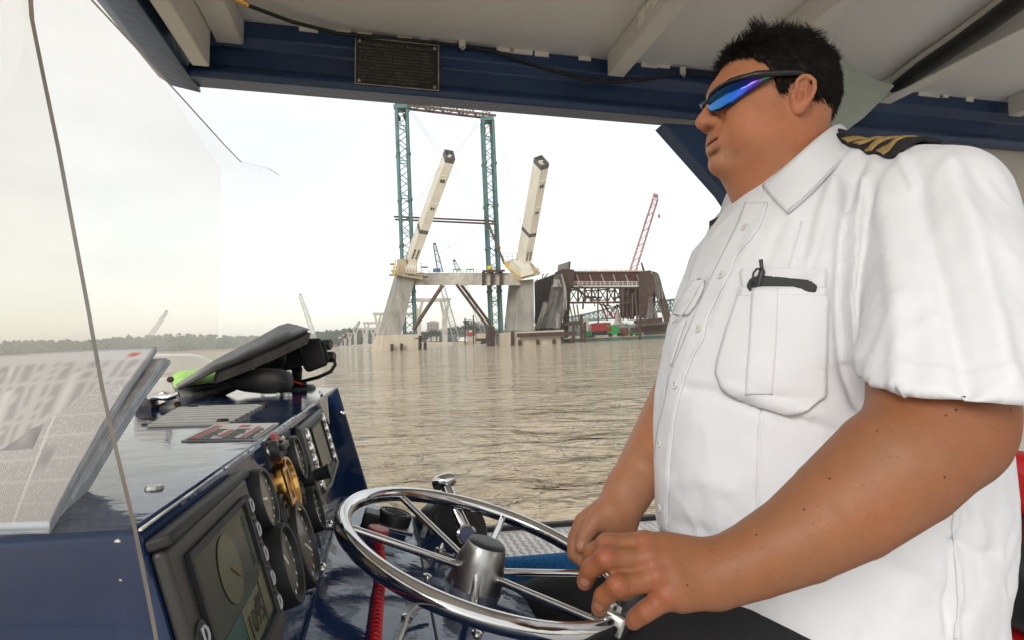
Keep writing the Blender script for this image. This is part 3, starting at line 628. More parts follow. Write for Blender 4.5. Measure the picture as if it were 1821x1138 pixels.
def fbarge(x0, x1, h, d, m, name, label, cat, zoff=0, depth=8):
    a, b = P(x0, 600, d)[0], P(x1, 600, d)[0]; mb = MB(); c = (a + b) / 2
    mb.hexa([(a, d, zoff - .3), (b, d, zoff - .3), (b + .8, d, zoff + h), (a - .8, d, zoff + h)], [(a, d + depth, zoff - .3), (b, d + depth, zoff - .3), (b + .8, d + depth, zoff + h), (a - .8, d + depth, zoff + h)]); return tag(mb.build(name, m), label, cat)
fbarge(815, 852, 1.2, 262, M_tan, 'flat_barge', 'flat tan barge moored beyond the crossbeam gap', 'barge')
fbarge(850, 880, 2.4, 275, M_black, 'flat_barge', 'dark barge moored behind the foot of the right tower', 'barge')
fbarge(831, 843, 2.6, 264, M_tarpw, 'deck_cabin', 'pale grey cabin on the flat tan barge', 'cabin', 1.2, 4)
fbarge(833, 839, 1.6, 264, M_red, 'red_container', 'small red box on top of the grey barge cabin', 'box', 3.8, 3)
fbarge(752, 792, 1.9, 480, M_rust, 'shore_barge', 'long rusty barge along the shore by the forked column', 'barge')
fbarge(815, 830, 3, 500, M_white, 'shore_truck', 'small white trucks parked on the shore as one row', 'truck', 1.5, 4)
fbarge(849, 862, 6, 500, M_tan, 'shore_hut', 'tan hut on the shore beneath the tall trees', 'hut', 1.0, 4)
fbarge(105, 120, 8, 845, M_white, 'shore_house', 'small white house on the far bank seen through the windscreen', 'house', 1, 10)

# ================================================================== AIR
hz = bpy.data.materials.new('river_haze'); hz.use_nodes = True; n_ = hz.node_tree.nodes; n_.remove(n_['Principled BSDF'])
pv = n_.new('ShaderNodeVolumePrincipled'); pv.inputs['Color'].default_value = (.92, .92, .90, 1); pv.inputs['Density'].default_value = .00030; hz.node_tree.links.new(pv.outputs[0], n_['Material Output'].inputs['Volume'])
m = MB(); m.box((0, 4200, 36.5), (9500, 0, 0), (0, 5300, 0), (0, 0, 38.0)); tag(m.build('haze', hz), 'pale damp haze over the river', None, None, 'stuff')
# ================================================================== THE BOAT
M_navy = mat('navy_gloss_paint', (.010, .028, .085), .085, var=.2, vscale=6, spec=.45, bump=.03, bscale=25, rvar=.04)
M_navyb = mat('navy_beam_paint', (.020, .055, .150), .36, col2=(.014, .038, .105), vscale=3, bump=.1, bscale=40)
M_ceil = mat('ceiling_white', (.80, .785, .75), .6, col2=(.73, .71, .67), vscale=1.6, bump=.05, bscale=30)
M_batt = mat('batten_white', (.74, .73, .69), .55, col2=(.66, .64, .59), vscale=4)
M_chip = mat('chipped_paint', (.80, .78, .72), .7)
M_rub = mat('black_rubber', (.018, .018, .02), .6, bump=.1, bscale=200)
M_plas = mat('black_plastic', (.022, .022, .024), .42, bump=.08, bscale=600)
M_plas2 = mat('matt_black_plastic', (.016, .016, .017), .6, bump=.15, bscale=900)
M_chrome = mat('polished_steel', (.62, .61, .60), .10, 1.0, var=.06, vscale=20, rvar=.03)
M_steel = mat('brushed_steel', (.48, .47, .45), .32, 1.0, var=.12, vscale=30)
M_alum = mat('dull_aluminium', (.45, .44, .42), .42, 1.0, var=.2, vscale=30)
M_brass = mat('polished_brass', (.75, .42, .12), .2, 1.0, var=.15, vscale=40)
M_carp = mat('blue_carpet', (.015, .13, .34), .95, var=.4, vscale=250, bump=1.0, bscale=300)
M_deck = mat('pale_bounce_deck', (.68, .68, .66), .7, var=.08)  # near-white so the unseen deck bounces light upwards
M_tread = mat('diamond_plate', (.62, .60, .56), .45, .35, var=.15, vscale=12)
M_cord = mat('black_cord', (.015, .014, .013), .5)
M_gus = mat('pale_green_glass_fibre', (.36, .41, .37), .5, var=.08)
M_gface = mat('gauge_face', (.17, .16, .13), .22, var=.25, vscale=40)
M_redpl = mat('red_plastic', (.50, .10, .09), .4)
M_redc = mat('red_cord', (.62, .015, .02), .35)
M_wcord = mat('grey_white_cord', (.55, .53, .50), .5)
def pl_up(u): return (0, 0, u), (0, 0, 1)
def pl_s(s): return (0, s, 0), (0, 1, 0)
def wp(px, py, pl): return wpt(hitb(px, py, *pl))

boat = empty('ferry_boat', B(0.6, .4, -1.75), 'small passenger boat with navy roof beams, white ceiling and open sides', 'boat')
# roof
m = MB(); m.bbox((-.62, -.45, .975), (3.6, 1.90, 1.03)); m.build('ceiling', M_ceil, boat)
def profile(pts, path_lo, path_hi, axis):                     # extrude a boat-frame profile along a (axis 0) or s (axis 1)
    f = lambda p, t: B(t, p[0], p[1]) if axis == 0 else B(p[0], t, p[1])
    return MB().hexa([f(p, path_lo) for p in pts], [f(p, path_hi) for p in pts])
prof = [(1.80, .974), (1.80, .925), (1.822, .90), (1.822, .842), (1.80, .835), (1.785, .812), (1.79, .790), (1.90, .806), (1.91, .974)]
profile(prof, -.545, 3.6, 0).build('side_beam', M_navyb, boat, bevel=.004)
prof = [(-.575, .974), (-.545, .82), (-.54, .790), (-.62, .805), (-.66, .83), (-.66, .974)]
profile(prof, 1.905, -.45, 1).build('front_beam', M_navyb, boat, bevel=.004)
m = MB(); m.bbox((-.52, -.45, .80), (-.475, 1.745, .974)); m.build('batten', M_batt, boat, bevel=.004)
m = MB(); m.bbox((-.474, -.45, .90), (-.40, 1.80, .974)); m.build('batten', M_batt, boat, bevel=.004)
for a0 in (.711, 1.147, 1.75, 2.35):
    m = MB(); m.bbox((a0, -.45, .90), (a0 + .056, 1.765, .974)); m.build('batten', M_batt, boat, bevel=.003)
# chipped paint and caulk where the ceiling meets the beam
for i in range(26):
    a = rnd.uniform(-.35, 2.2); l = rnd.uniform(.01, .10); m = MB(); m.bbox((a, 1.794, .966 - rnd.uniform(0, .008)), (a + l, 1.7995, .9745)); m.build('paint_flake', M_chip, boat)
for i in range(9):
    u = .972; s = rnd.uniform(1.1, 1.7); l = rnd.uniform(.02, .09); m = MB(); m.bbox((.7075, s, .935 + rnd.uniform(-.02, .03)), (.7105, s + l, .955 + rnd.uniform(-.01, .018))); m.build('paint_flake', M_chip, boat)
# gusset brace from beam to post, post, aft panel
q = [(1180, 219), (1262, 224), (1420, 420), (1420, 500), (1390, 490), (1289, 342)]
f = [wp(x, y, pl_s(1.795)) for x, y in q]; MB().prism(f, S_ * .07).build('corner_brace', M_navyb, boat, bevel=.004)
m = MB(); m.bbox((1.28, 1.80, -.56), (1.42, 1.88, .765)); m.build('post', M_navyb, boat, bevel=.006)
for a in (-.60, 3.3):
    for s in (-.44, 1.82):
        if a < 0: continue
        m = MB(); m.bbox((a, s, -.56), (a + .07, s + .07, .765)); m.build('post', M_navyb, boat, bevel=.006)
m = MB(); m.bbox((1.44, 1.84, -.53), (3.3, 1.86, .83)); m.build('side_panel', mat('panel_offwhite', (.55, .53, .48), .6, var=.1, vscale=2), boat)
# gunwale and hull
m = MB(); m.bbox((-.9, 1.56, -.575), (3.6, 1.80, -.54)); m.build('gunwale', M_tread, boat)
m = MB()
for i in range(-34, 160):
    for j in range(12):
        a, s = i * .022, 1.572 + j * .0195
        if not (-.75 < a < 2.2): continue
        d = 1 if (i + j) % 2 else -1; c = B(a, s, -.5395); t = nrm(A_ * .8 + S_ * .6 * d); n2 = np.cross(t, U_)
        L_, W_ = .0095, .0030
        m.add([c - t * L_, c + n2 * W_, c + t * L_, c - n2 * W_, c + U_ * .0022 - t * L_ * .45, c + U_ * .0022 + t * L_ * .45], [(0, 1, 5, 4), (1, 2, 5), (2, 3, 4, 5), (3, 0, 4)])
tag(m.build('tread_lugs', M_tread, boat), kind='stuff')
m = MB(); m.bbox((-.9, 1.80, -.62), (3.6, 1.835, -.528)); m.build('rub_strip', M_rub, boat, bevel=.008)
m = MB(); m.bbox((-.9, 1.79, -1.95), (3.6, 1.80, -.575)); m.build('hull_side', M_navyb, boat)
m = MB(); m.bbox((-.9, 1.545, -1.12), (3.6, 1.559, -.585)); m.build('inner_side', M_navyb, boat)
m = MB(); m.tube([B(-.5, 1.555, -.565), B(3.4, 1.555, -.565)], .030, 12); m.build('carpet_edge', M_carp, boat, smooth='auto')
m = MB(); m.bbox((-.9, -2.2, -1.16), (3.6, 1.60, -1.12)); m.build('deck', M_deck, boat)  # out of view; widened to port to throw light up at ceiling and man
m = MB(); m.bbox((-.9, -2.22, -1.95), (3.6, -2.2, -.75)); m.build('hull_side', M_navyb, boat)
# white foredeck ahead of the windscreen
fd = [hitb(x, y, (-2.1, 0, 0), (1, 0, 0)) for x, y in ((-420, 640), (340, 628), (362, 632), (384, 642), (392, 662), (-420, 690))]
f = [wpt(p) for p in fd]; MB().prism(f, A_ * -1.4).build('foredeck', mat('gelcoat_white', (.78, .76, .70), .35), boat, bevel=.02)

# pole or duct along the ceiling, gusset plate behind the head, cable with clips, placard
pd = MB(); pts = [(1592, 158), (1640, 122), (1700, 82), (1760, 40), (1830, -12), (1960, -110)]
pd.tube([wp(x, y, pl_up(.925)) for x, y in pts], [.022, .026, .026, .027, .028, .028], 10)
tag(pd.build('wrapped_cable_run', M_cord, smooth='auto'), 'thick black wrapped cable run under the white ceiling', 'cable')
m = MB(); pts = [(1592, 140), (1640, 104), (1700, 64), (1760, 20), (1850, -50)]
m.tube([wp(x, y, pl_up(.955)) for x, y in pts], .016, 8); tag(m.build('ceiling_conduit', M_batt, smooth='auto'), 'white conduit beside the black cable run on the ceiling', 'conduit')
f = [wp(x, y, pl_s(1.45)) for x, y in ((1476, 92), (1502, 108), (1530, 128), (1562, 144), (1592, 153), (1568, 180), (1535, 212), (1500, 238), (1470, 256), (1450, 200))]
tag(MB().prism(f, S_ * .012 + U_ * .01).build('gusset_plate', M_gus, bevel=.003), 'pale grey-green triangular plate behind the man\'s head under the ceiling', 'plate')
m = MB(); m.lathe(wp(1484, 98, pl_s(1.44)), -S_, [(0, .012), (.010, .010), (.012, 0), (.012, -.02)], 12); tag(m.build('bolt_head', M_steel, smooth='auto'), 'small steel bolt above the pale triangular plate', 'bolt')
cab = [(395, -14, 1.60), (445, 12, 1.66), (520, 40, 1.73), (600, 60, 1.77), (700, 70, 1.785), (770, 76, 1.788), (820, 82, 1.788), (880, 92, 1.788), (960, 120, 1.788), (1040, 143, 1.788), (1100, 147, 1.788), (1160, 140, 1.788), (1214, 130, 1.788), (1300, 140, 1.79)]
m = MB(); m.tube([wp(x, y, pl_s(s)) for x, y, s in cab], .0055, 8); tag(m.build('ceiling_cable', M_cord, smooth='auto'), 'thin black cable sagging along the navy side beam', 'cable')
m = MB(); m.tube([wp(396, -14, pl_s(1.598)), wp(440, 9, pl_s(1.652))], .0085, 8); tag(m.build('cable_joint', M_brass, smooth='auto'), 'brass joint near the end of the ceiling cable', 'connector')
for x, y in ((822, 82), (1214, 130)):
    e = empty('cable_clip', wp(x, y, pl_s(1.78)), 'small white clip holding the cable on the navy beam', 'clip', 'cable clips on the beam')
    m = MB(); c = wp(x, y, pl_s(1.782)); m.box(c + U_ * .006, A_ * .010, S_ * .004, U_ * .014); m.build('clamp', M_batt, e, bevel=.002)
    m = MB(); m.lathe(c - U_ * .012 - S_ * .003, -S_, [(0, .006), (.006, .005), (.007, 0)], 10); m.build('screw', M_steel, e)

def text_mesh(txt, size, m, name, parent, origin, ex, ey, ez, spacing=1.0, thick=.0002, align='LEFT', bold=0):
    """flat lettering: curve text turned into a mesh in the plane (ex, ey), ez outwards"""
    cu = bpy.data.curves.new(name, 'FONT'); cu.body = txt; cu.size = size; cu.align_x = align; cu.extrude = thick; cu.space_character = spacing; cu.resolution_u = 2; cu.offset = bold
    o = bpy.data.objects.new(name + '_c', cu); COL.objects.link(o)
    dg = bpy.context.evaluated_depsgraph_get(); me = bpy.data.meshes.new_from_object(o.evaluated_get(dg)); bpy.data.objects.remove(o)
    o2 = np.asarray(origin, float)
    for v in me.vertices: v.co = Vector(o2 + np.asarray(ex) * v.co.x + np.asarray(ey) * v.co.y + np.asarray(ez) * v.co.z)
    me.materials.clear(); me.materials.append(m); ob = bpy.data.objects.new(name, me); link(ob, parent); return ob
pq = [hitb(x, y, *pl_s(1.783)) for x, y in ((631, 68), (780, 84), (779, 163), (632, 153))]
pa, pb, pu0, pu1 = -.086, .165, .806, .952
plq = empty('placard', B(0, 1.783, pu0), 'dark engraved discharge placard with four screws on the navy beam', 'placard')
m = MB(); m.bbox((pa, 1.781, pu0), (pb, 1.786, pu1)); m.build('plate', mat('engraved_plate', (.030, .031, .024), .5, .3, var=.25, vscale=40), plq, bevel=.001)
M_lett = mat('worn_lettering', (.24, .24, .21), .6, col2=(.05, .05, .042), vscale=45)
m = MB()
for lo, hi in (((pa, 1.780, pu1 - .003), (pb, 1.7809, pu1)), ((pa, 1.780, pu0), (pb, 1.7809, pu0 + .003)), ((pa, 1.780, pu0 + .0031), (pa + .003, 1.7809, pu1 - .0031)), ((pb - .003, 1.780, pu0 + .0031), (pb, 1.7809, pu1 - .0031))): m.bbox(lo, hi)
m.build('border', M_alum, plq)
text_mesh('DISCHARGE OF OIL PROHIBITED', .0125, M_lett, 'lettering', plq, B(.04, 1.7806, .929), A_, U_, -S_, 1.15, align='CENTER')
body = ["THE FEDERAL WATER POLLUTION CONTROL ACT PROHIBITS", "THE DISCHARGE OF OIL OR OILY WASTE INTO OR UPON THE", "NAVIGABLE WATERS OF THE UNITED STATES OR THE WATERS", "OF THE CONTIGUOUS ZONE, OR WHICH MAY AFFECT NATURAL", "RESOURCES BELONGING TO, APPERTAINING TO, OR UNDER THE", "EXCLUSIVE MANAGEMENT AUTHORITY OF THE UNITED STATES,", "IF SUCH DISCHARGE CAUSES A FILM OR DISCOLORATION OF THE", "SURFACE OF THE WATER OR CAUSES A SLUDGE OR EMULSION", "BENEATH THE SURFACE OF THE WATER. VIOLATORS ARE", "SUBJECT TO SUBSTANTIAL CIVIL PENALTIES AND/OR CRIMINAL", "SANCTIONS INCLUDING FINES AND IMPRISONMENT."]
for i, t in enumerate(body): text_mesh(t, .0078, M_lett, 'lettering', plq, B(pa + .010, 1.7806, .917 - i * .0099), A_, U_, -S_, .96)
for a, u in ((pa + .013, pu1 - .013), (pb - .013, pu1 - .013), (pa + .013, pu0 + .012), (pb - .013, pu0 + .012)):
    m = MB(); m.lathe(B(a, 1.781, u), -S_, [(0, .004), (.0035, .004), (.0055, .002), (.006, 0)], 12); m.build('screw', M_steel, plq, smooth='auto')

# notices on the side panel behind the man
def paper_mat(name, base, ink, lines, cols, amount=.5):
    m = bpy.data.materials.new(name); m.use_nodes = True; n = m.node_tree.nodes; l = m.node_tree.links; b = n['Principled BSDF']; b.inputs['Roughness'].default_value = .65
    tcn = n.new('ShaderNodeTexCoord')
    mp1 = n.new('ShaderNodeMapping'); mp1.inputs['Scale'].default_value = (cols, lines, 1); l.new(tcn.outputs['UV'], mp1.inputs[0])
    n1 = n.new('ShaderNodeTexNoise'); n1.inputs['Scale'].default_value = 1.0; n1.inputs['Detail'].default_value = 2; l.new(mp1.outputs[0], n1.inputs['Vector'])
    wv = n.new('ShaderNodeTexWave'); wv.bands_direction = 'Y'; wv.inputs['Scale'].default_value = lines / 6.28; l.new(tcn.outputs['UV'], wv.inputs['Vector'])
    mu = n.new('ShaderNodeMath'); mu.operation = 'MULTIPLY'; l.new(n1.outputs['Fac'], mu.inputs[0]); l.new(wv.outputs['Fac'], mu.inputs[1])
    r = n.new('ShaderNodeValToRGB'); r.color_ramp.elements[0].position = .32; r.color_ramp.elements[1].position = .40; r.color_ramp.elements[0].color = (0, 0, 0, 1); r.color_ramp.elements[1].color = (amount,) * 3 + (1,)
    l.new(mu.outputs[0], r.inputs[0]); mx = n.new('ShaderNodeMixRGB'); mx.inputs[1].default_value = (*base, 1); mx.inputs[2].default_value = (*ink, 1)
    l.new(r.outputs[0], mx.inputs[0]); l.new(mx.outputs[0], b.inputs['Base Color']); return m
def uvquad(name, corners, m, parent=None, n=1, thick=None, norm=None):
    c = [np.asarray(q, float) for q in corners]; vs = list(c)
    if thick: vs = vs + [q - np.asarray(norm) * thick for q in c]
    fs = [(0, 1, 2, 3)] + ([(7, 6, 5, 4)] + [(i, i + 4, (i + 1) % 4 + 4, (i + 1) % 4) for i in range(4)] if thick else [])
    me = bpy.data.meshes.new(name); me.from_pydata([tuple(v) for v in vs], [], fs); uv = me.uv_layers.new(name='UVMap')
    tab = [(0, 0), (1, 0), (1, 1), (0, 1)]
    for poly in me.polygons:
        for li in poly.loop_indices: uv.data[li].uv = tab[me.loops[li].vertex_index % 4]
    me.materials.append(m); o = bpy.data.objects.new(name, me); link(o, parent); return o
M_not1 = paper_mat('printed_notice', (.58, .56, .50), (.16, .16, .15), 70, 9, .7)
for i, (a0, a1, u0, u1, lb) in enumerate(((1.46, 2.02, .25, .785, 'wide printed chart sheet pinned below the navy beam'), (2.05, 2.35, .32, .70, 'small-print notice sheet beside the wide chart'))):
    o = uvquad('posted_notice', [B(a0, 1.838, u0), B(a1, 1.838, u0), B(a1, 1.838, u1), B(a0, 1.838, u1)], M_not1, None, 1, .001, -S_); tag(o, lb, 'notice')

# seat behind the man
e = empty('bench', B(1.45, 1.05, -1.12), 'red and black padded bench behind the man', 'seat')
M_redv = mat('red_vinyl', (.55, .012, .010), .45, var=.1); M_blkv = mat('black_vinyl', (.015, .015, .016), .45, bump=.2, bscale=150)
m = MB(); m.bbox((1.36, .55, -.37), (1.48, 1.5, -.23)); m.build('backrest', M_redv, e, bevel=.04, seg=4)
m = MB(); m.bbox((1.12, .55, -.52), (1.50, 1.5, -.36)); m.build('cushion', M_blkv, e, bevel=.05, seg=4)
m = MB(); m.bbox((1.14, .57, -.56), (1.48, 1.48, -.53)); m.build('trim', M_redv, e)
m = MB(); m.bbox((1.2, .6, -1.12), (1.45, 1.4, -.56)); m.build('base', M_plas, e)

# ================================================================== HELM CONSOLE
TE = np.array([-.118, 0, -.086]); FE = np.array([-.069, 0, -.2535])
pdir = nrm(FE - TE); pn = np.array([-pdir[2], 0, pdir[0]])          # panel normal, facing aft
if pn[0] < 0: pn = -pn
ldir = nrm(np.array([.956, 0, -.29])); ln = np.array([.29, 0, .956])  # lower panel
PN = A_ * pn[0] + U_ * pn[2]; PD = A_ * pdir[0] + U_ * pdir[2]; LN = A_ * ln[0] + U_ * ln[2]; LD = A_ * ldir[0] + U_ * ldir[2]
con = empty('helm_console', B(-.25, .95, -1.12), 'glossy navy helm console with instrument panel and sloping lower shelf', 'console')
S0, S1 = .33, 1.645
prof = [(TE[0], TE[2]), (FE[0], FE[2]), (-.075, -1.1), (-.46, -1.1), (-.46, -.086)]
profile(prof, S0, S1, 1).build('cabinet', M_navy, con, bevel=.004)
# lower shelf
def LP(t, s, h=0): return B(FE[0] + ldir[0] * t + ln[0] * h, s, FE[2] + ldir[2] * t + ln[2] * h)
prof_l = [LP(.0, .40), LP(.0, 1.13), LP(.14, 1.10), LP(.275, .80), LP(.275, .40)]
MB().hexa(prof_l, [p - LN * .02 for p in prof_l]).build('lower_shelf', M_navy, con, bevel=.003)
MB().hexa([LP(.262, .42, -.021), LP(.262, .80, -.021), LP(.262, .80, -.8), LP(.262, .42, -.8)], [LP(.25, .42, -.021), LP(.25, .80, -.021), LP(.25, .80, -.8), LP(.25, .42, -.8)]).build('kick_panel', M_navyb, con)
MB().hexa([LP(.13, .44, .0015), LP(.13, 1.095, .0015), LP(.132, 1.095, .0015), LP(.132, .44, .0015)], [LP(.13, .44, 0), LP(.13, 1.095, 0), LP(.132, 1.095, 0), LP(.132, .44, 0)]).build('shelf_seam', M_plas2, con)
# end wing at the far side of the panel
sWg = st0 = hitb(604, 828, TE, pn)[1] + .03
wg = [hitb(x, y, *pl_s(sWg)) for x, y in ((582, 704), (600, 688), (652, 862), (664, 905), (600, 930))]
f = [wpt(p) for p in wg]; MB().prism(f, S_ * .014).build('end_wing', M_navy, con, bevel=.003)
# worn white edge of the console top
m = MB()
for i in range(60):
    s = rnd.uniform(S0, 1.25); l = rnd.uniform(.004, .05); c = B(TE[0] + .0005, s, TE[2] - .0005); m.box(c, A_ * .0007, S_ * l / 2, U_ * .0006)
tag(m.build('worn_edge', M_chip, con), kind='stuff')
for (px, py, r) in ((214, 1031, 3), (208, 962, 6)):
    m = MB(); m.prism([wp(px + r * rnd.uniform(.4, 1.2) * math.cos(a), py + r * rnd.uniform(.4, 1.2) * math.sin(a) * .6, pl_s(S0 - .0004)) for a in np.linspace(0, 6.28, 10)[:-1]], S_ * .0006); m.build('paint_chip', M_chip, con)
def on_panel(px, py, h=0): return wpt(hitb(px, py, TE + pn * h, pn))
def on_shelf(px, py, h=0): return wpt(hitb(px, py, FE + ln * h, ln))
# gauges: bezel and face
def gauge(px, py, r, depth, bez, face, needle=True, name='gauge'):
    c = on_panel(px, py, depth * .6); c0 = c - PN * depth * .6
    m = MB(); m.lathe(c0, PN, [(r, 0), (r, depth * .7), (r * .97, depth), (r * .86, depth * .98), (r * .80, depth * .62)], 40); o = m.build(name, bez, con, smooth='auto')
    m = MB(); m.lathe(c0, PN, [(0, depth * .66), (r * .81, depth * .66)], 40); fo = m.build('dial', face, o)
    if needle:
        an = rnd.uniform(0, 6.28); v = math.cos(an) * S_ + math.sin(an) * PD; m = MB(); m.bar(c0 + PN * depth * .70, c0 + PN * depth * .70 + v * r * .65, .0022, .0008, PN); m.build('needle', M_chip, o)
        m = MB()
        for k in range(11):
            th = -.7 + k * .46; v = math.cos(th) * S_ + math.sin(th) * PD; m.bar(c0 + PN * depth * .672 + v * r * .66, c0 + PN * depth * .672 + v * r * .76, .0016, .0004, PN)
        m.build('scale_marks', M_chip, o)
    return o
gauge(473, 886, .0285, .009, M_plas, M_gface)
gauge(530, 814, .0285, .010, M_plas, M_gface)
gauge(560, 904, .028, .014, M_plas2, M_gface)
gauge(540, 967, .044, .013, M_plas, M_gface)
gauge(510, 1002, .036, .015, M_plas2, M_gface)
o = gauge(514, 861, .030, .012, M_brass, M_gface, False, 'brass_gauge')
c0 = on_panel(514, 861, .011); m = MB()
for lo, hi in (((-.014, -.019), (.014, -.015)), ((-.014, .015), (.014, .019)), ((-.014, -.0149), (-.010, .0149)), ((.010, -.0149), (.014, .0149))):
    m.box(c0 + S_ * (lo[0] + hi[0]) / 2 + PD * (lo[1] + hi[1]) / 2, S_ * (hi[0] - lo[0]) / 2, PD * (hi[1] - lo[1]) / 2, PN * .001)
m.build('window_frame', M_brass, o)
for px, py, r in ((535, 872, .017), (509, 914, .021)):
    m = MB(); c = on_panel(px, py, .006)
    m.lathe(c - PN * .004, PN, [(r, -.004), (r, .004), (r * .9, .006), (r * .82, .003), (r * .66, .003), (r * .62, .006), (r * .5, .006), (r * .46, .003), (r * .3, .003), (r * .26, .006), (0, .006)], 32); m.build('alarm_buzzer', M_plas, con, smooth='auto')
m = MB(); m.lathe(on_panel(551, 848, .006), PN, [(.016, -.006), (.015, .006), (.008, .008), (.009, .022), (.011, .026), (0, .028)], 20); m.build('knob', M_plas, con, smooth='auto')
# key switch plate
q = [on_panel(x, y, .002) for x, y in ((468, 786), (516, 764), (518, 800), (482, 834))]; MB().prism(q, -PN * .003).build('switch_plate', M_plas2, con, bevel=.0008)
m = MB(); c = on_panel(487, 800, .006); m.lathe(c, PN, [(.011, -.006), (.010, .004), (.007, .006), (0, .006)], 20); m.bar(c + PN * .008, c + PN * .008 + S_ * .034, .007, .005, PN); m.build('key_switch', M_plas, con, bevel=.0015)
m = MB(); m.box(on_panel(488, 777, .004), S_ * .008, PD * .005, PN * .002); m.build('indicator', M_redpl, con)
m = MB(); m.lathe(on_panel(496, 782, .005), PN, [(.004, -.004), (.004, .005), (0, .007)], 10); m.build('toggle', M_chrome, con)
for px, py in ((588, 933), (552, 1043), (476, 803), (570, 700), (575, 1010)):
    m = MB(); m.lathe(on_panel(px, py, .001), PN, [(.0075, -.001), (.0070, .002), (.004, .004), (0, .0042)], 14); m.build('screw', M_chrome, con, smooth='auto')
for px, py in ((610, 735), (622, 900), (760, 1024), (724, 1097), (848, 1126)):
    m = MB(); m.lathe(on_shelf(px, py, .001) if py > 880 else wp(px, py, pl_s(sWg - .001)), LN if py > 880 else -S_, [(.0065, -.001), (.006, .002), (.003, .0036), (0, .0038)], 14); m.build('screw', M_chrome, con, smooth='auto')
# chart plotters
def rect_on_panel(s0, s1, t0, t1, h0, h1, name, m, parent, bevel=.004, tip=0):
    pt = lambda s, t, h: B(TE[0] + pdir[0] * t + pn[0] * h, s, TE[2] + pdir[2] * t + pn[2] * h)
    return MB().hexa([pt(s0 + tip, t0 + tip, h1), pt(s1 - tip, t0 + tip, h1), pt(s1 - tip, t1 - tip, h1), pt(s0 + tip, t1 - tip, h1)], [pt(s0, t0, h0), pt(s1, t0, h0), pt(s1, t1, h0), pt(s0, t1, h0)]).build(name, m, parent, bevel=bevel)
def st(px, py, h=0): b = hitb(px, py, TE + pn * h, pn); return b[1], (b - TE)[[0, 2]] @ pdir[[0, 2]] - h * (pn[[0, 2]] @ pdir[[0, 2]])
def scr(name, c, e=0.0, r=.22):
    m = mat(name, c, r, spec=.2); b = m.node_tree.nodes['Principled BSDF']; b.inputs['Emission Color'].default_value = (*c, 1); b.inputs['Emission Strength'].default_value = e; return m
M_bez = mat('charcoal_bezel', (.040, .038, .034), .45, bump=.1, bscale=800)
M_icon = mat('pale_icon', (.55, .55, .56), .4)
H1 = .008
sA, tA = st(259, 1010, H1); sB, tB = st(438, 844, H1); sC, tC = st(499, 1072, H1)
mf0, mf1 = max(S0 + .004, sA), (sB + sC) / 2; mt0 = (tA + tB) / 2; mt1 = tC + .02
mfd = empty('chart_plotter', on_panel(380, 1000, 0), 'large charcoal chart plotter with lit dial page at the near end of the panel', 'chart plotter')
rect_on_panel(mf0, mf1, mt0, mt1, 0, H1, 'housing', M_bez, mfd, .003)
rect_on_panel(mf0 - .002, mf1 - .004, mt0 - .007, mt0 - .0005, 0, H1 + .005, 'hood', M_plas2, mfd, .002)
x0, x1, y0, y1 = mf0 + .020, mf1 - .026, mt0 + .010, mt1 - .020
pt = lambda s, t, h: B(TE[0] + pdir[0] * t + pn[0] * h, s, TE[2] + pdir[2] * t + pn[2] * h)
def frame(s0, s1, t0, t1, w_, h0, h1, name, m, parent):
    mb = MB()
    for a, b, c, d in ((s0, s1, t0, t0 + w_), (s0, s1, t1 - w_, t1), (s0, s0 + w_, t0 + w_ + 1e-4, t1 - w_ - 1e-4), (s1 - w_, s1, t0 + w_ + 1e-4, t1 - w_ - 1e-4)):
        mb.hexa([pt(a, c, h1), pt(b, c, h1), pt(b, d, h1), pt(a, d, h1)], [pt(a, c, h0), pt(b, c, h0), pt(b, d, h0), pt(a, d, h0)])
    return mb.build(name, m, parent)
frame(x0, x1, y0, y1, .004, H1 + .0002, H1 + .003, 'screen_frame', M_plas2, mfd)
sc_o = rect_on_panel(x0 + .004, x1 - .004, y0 + .004, y1 - .004, H1 - .001, H1 + .0008, 'screen', scr('screen_dark_green', (.012, .035, .030), .06), mfd, 0)
hS = H1 + .0012; W_, Hh = x1 - x0 - .012, y1 - y0 - .012; bx0, by0 = x0 + .006, y0 + .006
def srect(u0, u1, v0, v1, m, name, h=0): a, b, c, d = bx0 + u0 * W_, bx0 + u1 * W_, by0 + v0 * Hh, by0 + v1 * Hh; MB().hexa([pt(a, c, hS + h), pt(b, c, hS + h), pt(b, d, hS + h), pt(a, d, hS + h)], [pt(a, c, hS - .0003 + h), pt(b, c, hS - .0003 + h), pt(b, d, hS - .0003 + h), pt(a, d, hS - .0003 + h)]).build(name, m, sc_o)
M_s1 = scr('screen_olive', (.085, .085, .045), .10); M_s2 = scr('screen_dial', (.065, .070, .038), .08); M_s3 = scr('screen_teal', (.01, .05, .045), .08); M_s4 = scr('screen_ink', (.01, .012, .01), 0)
srect(0, 1, 0, .62, scr('screen_grey', (.022, .028, .022), .05), 'page_top'); srect(0, .42, .64, 1, M_s3, 'page_left'); srect(.44, .82, .64, .98, M_s1, 'page_box'); srect(.86, 1, .55, .98, M_s1, 'page_box'); srect(.86, .93, .05, .5, M_s3, 'page_bar')
m = MB(); m.lathe(pt(bx0 + .45 * W_, by0 + .30 * Hh, hS + .0004), PN, [(0, .0003), (Hh * .27, .0003), (Hh * .27, -.0001)], 36); m.build('dial_page', M_s2, sc_o)
v = nrm(S_ * .8 + PD * .6); m = MB(); c = pt(bx0 + .45 * W_, by0 + .30 * Hh, hS + .0012); m.bar(c, c + v * Hh * .2, .0012, .0004, PN); m.build('dial_needle', scr('screen_red', (.12, .05, .03), .05), sc_o)
text_mesh('1095', Hh * .27, M_s4, 'readout', sc_o, pt(bx0 + .46 * W_, by0 + .92 * Hh, hS + .0006), S_, -PD, PN, 1.0, .0001)
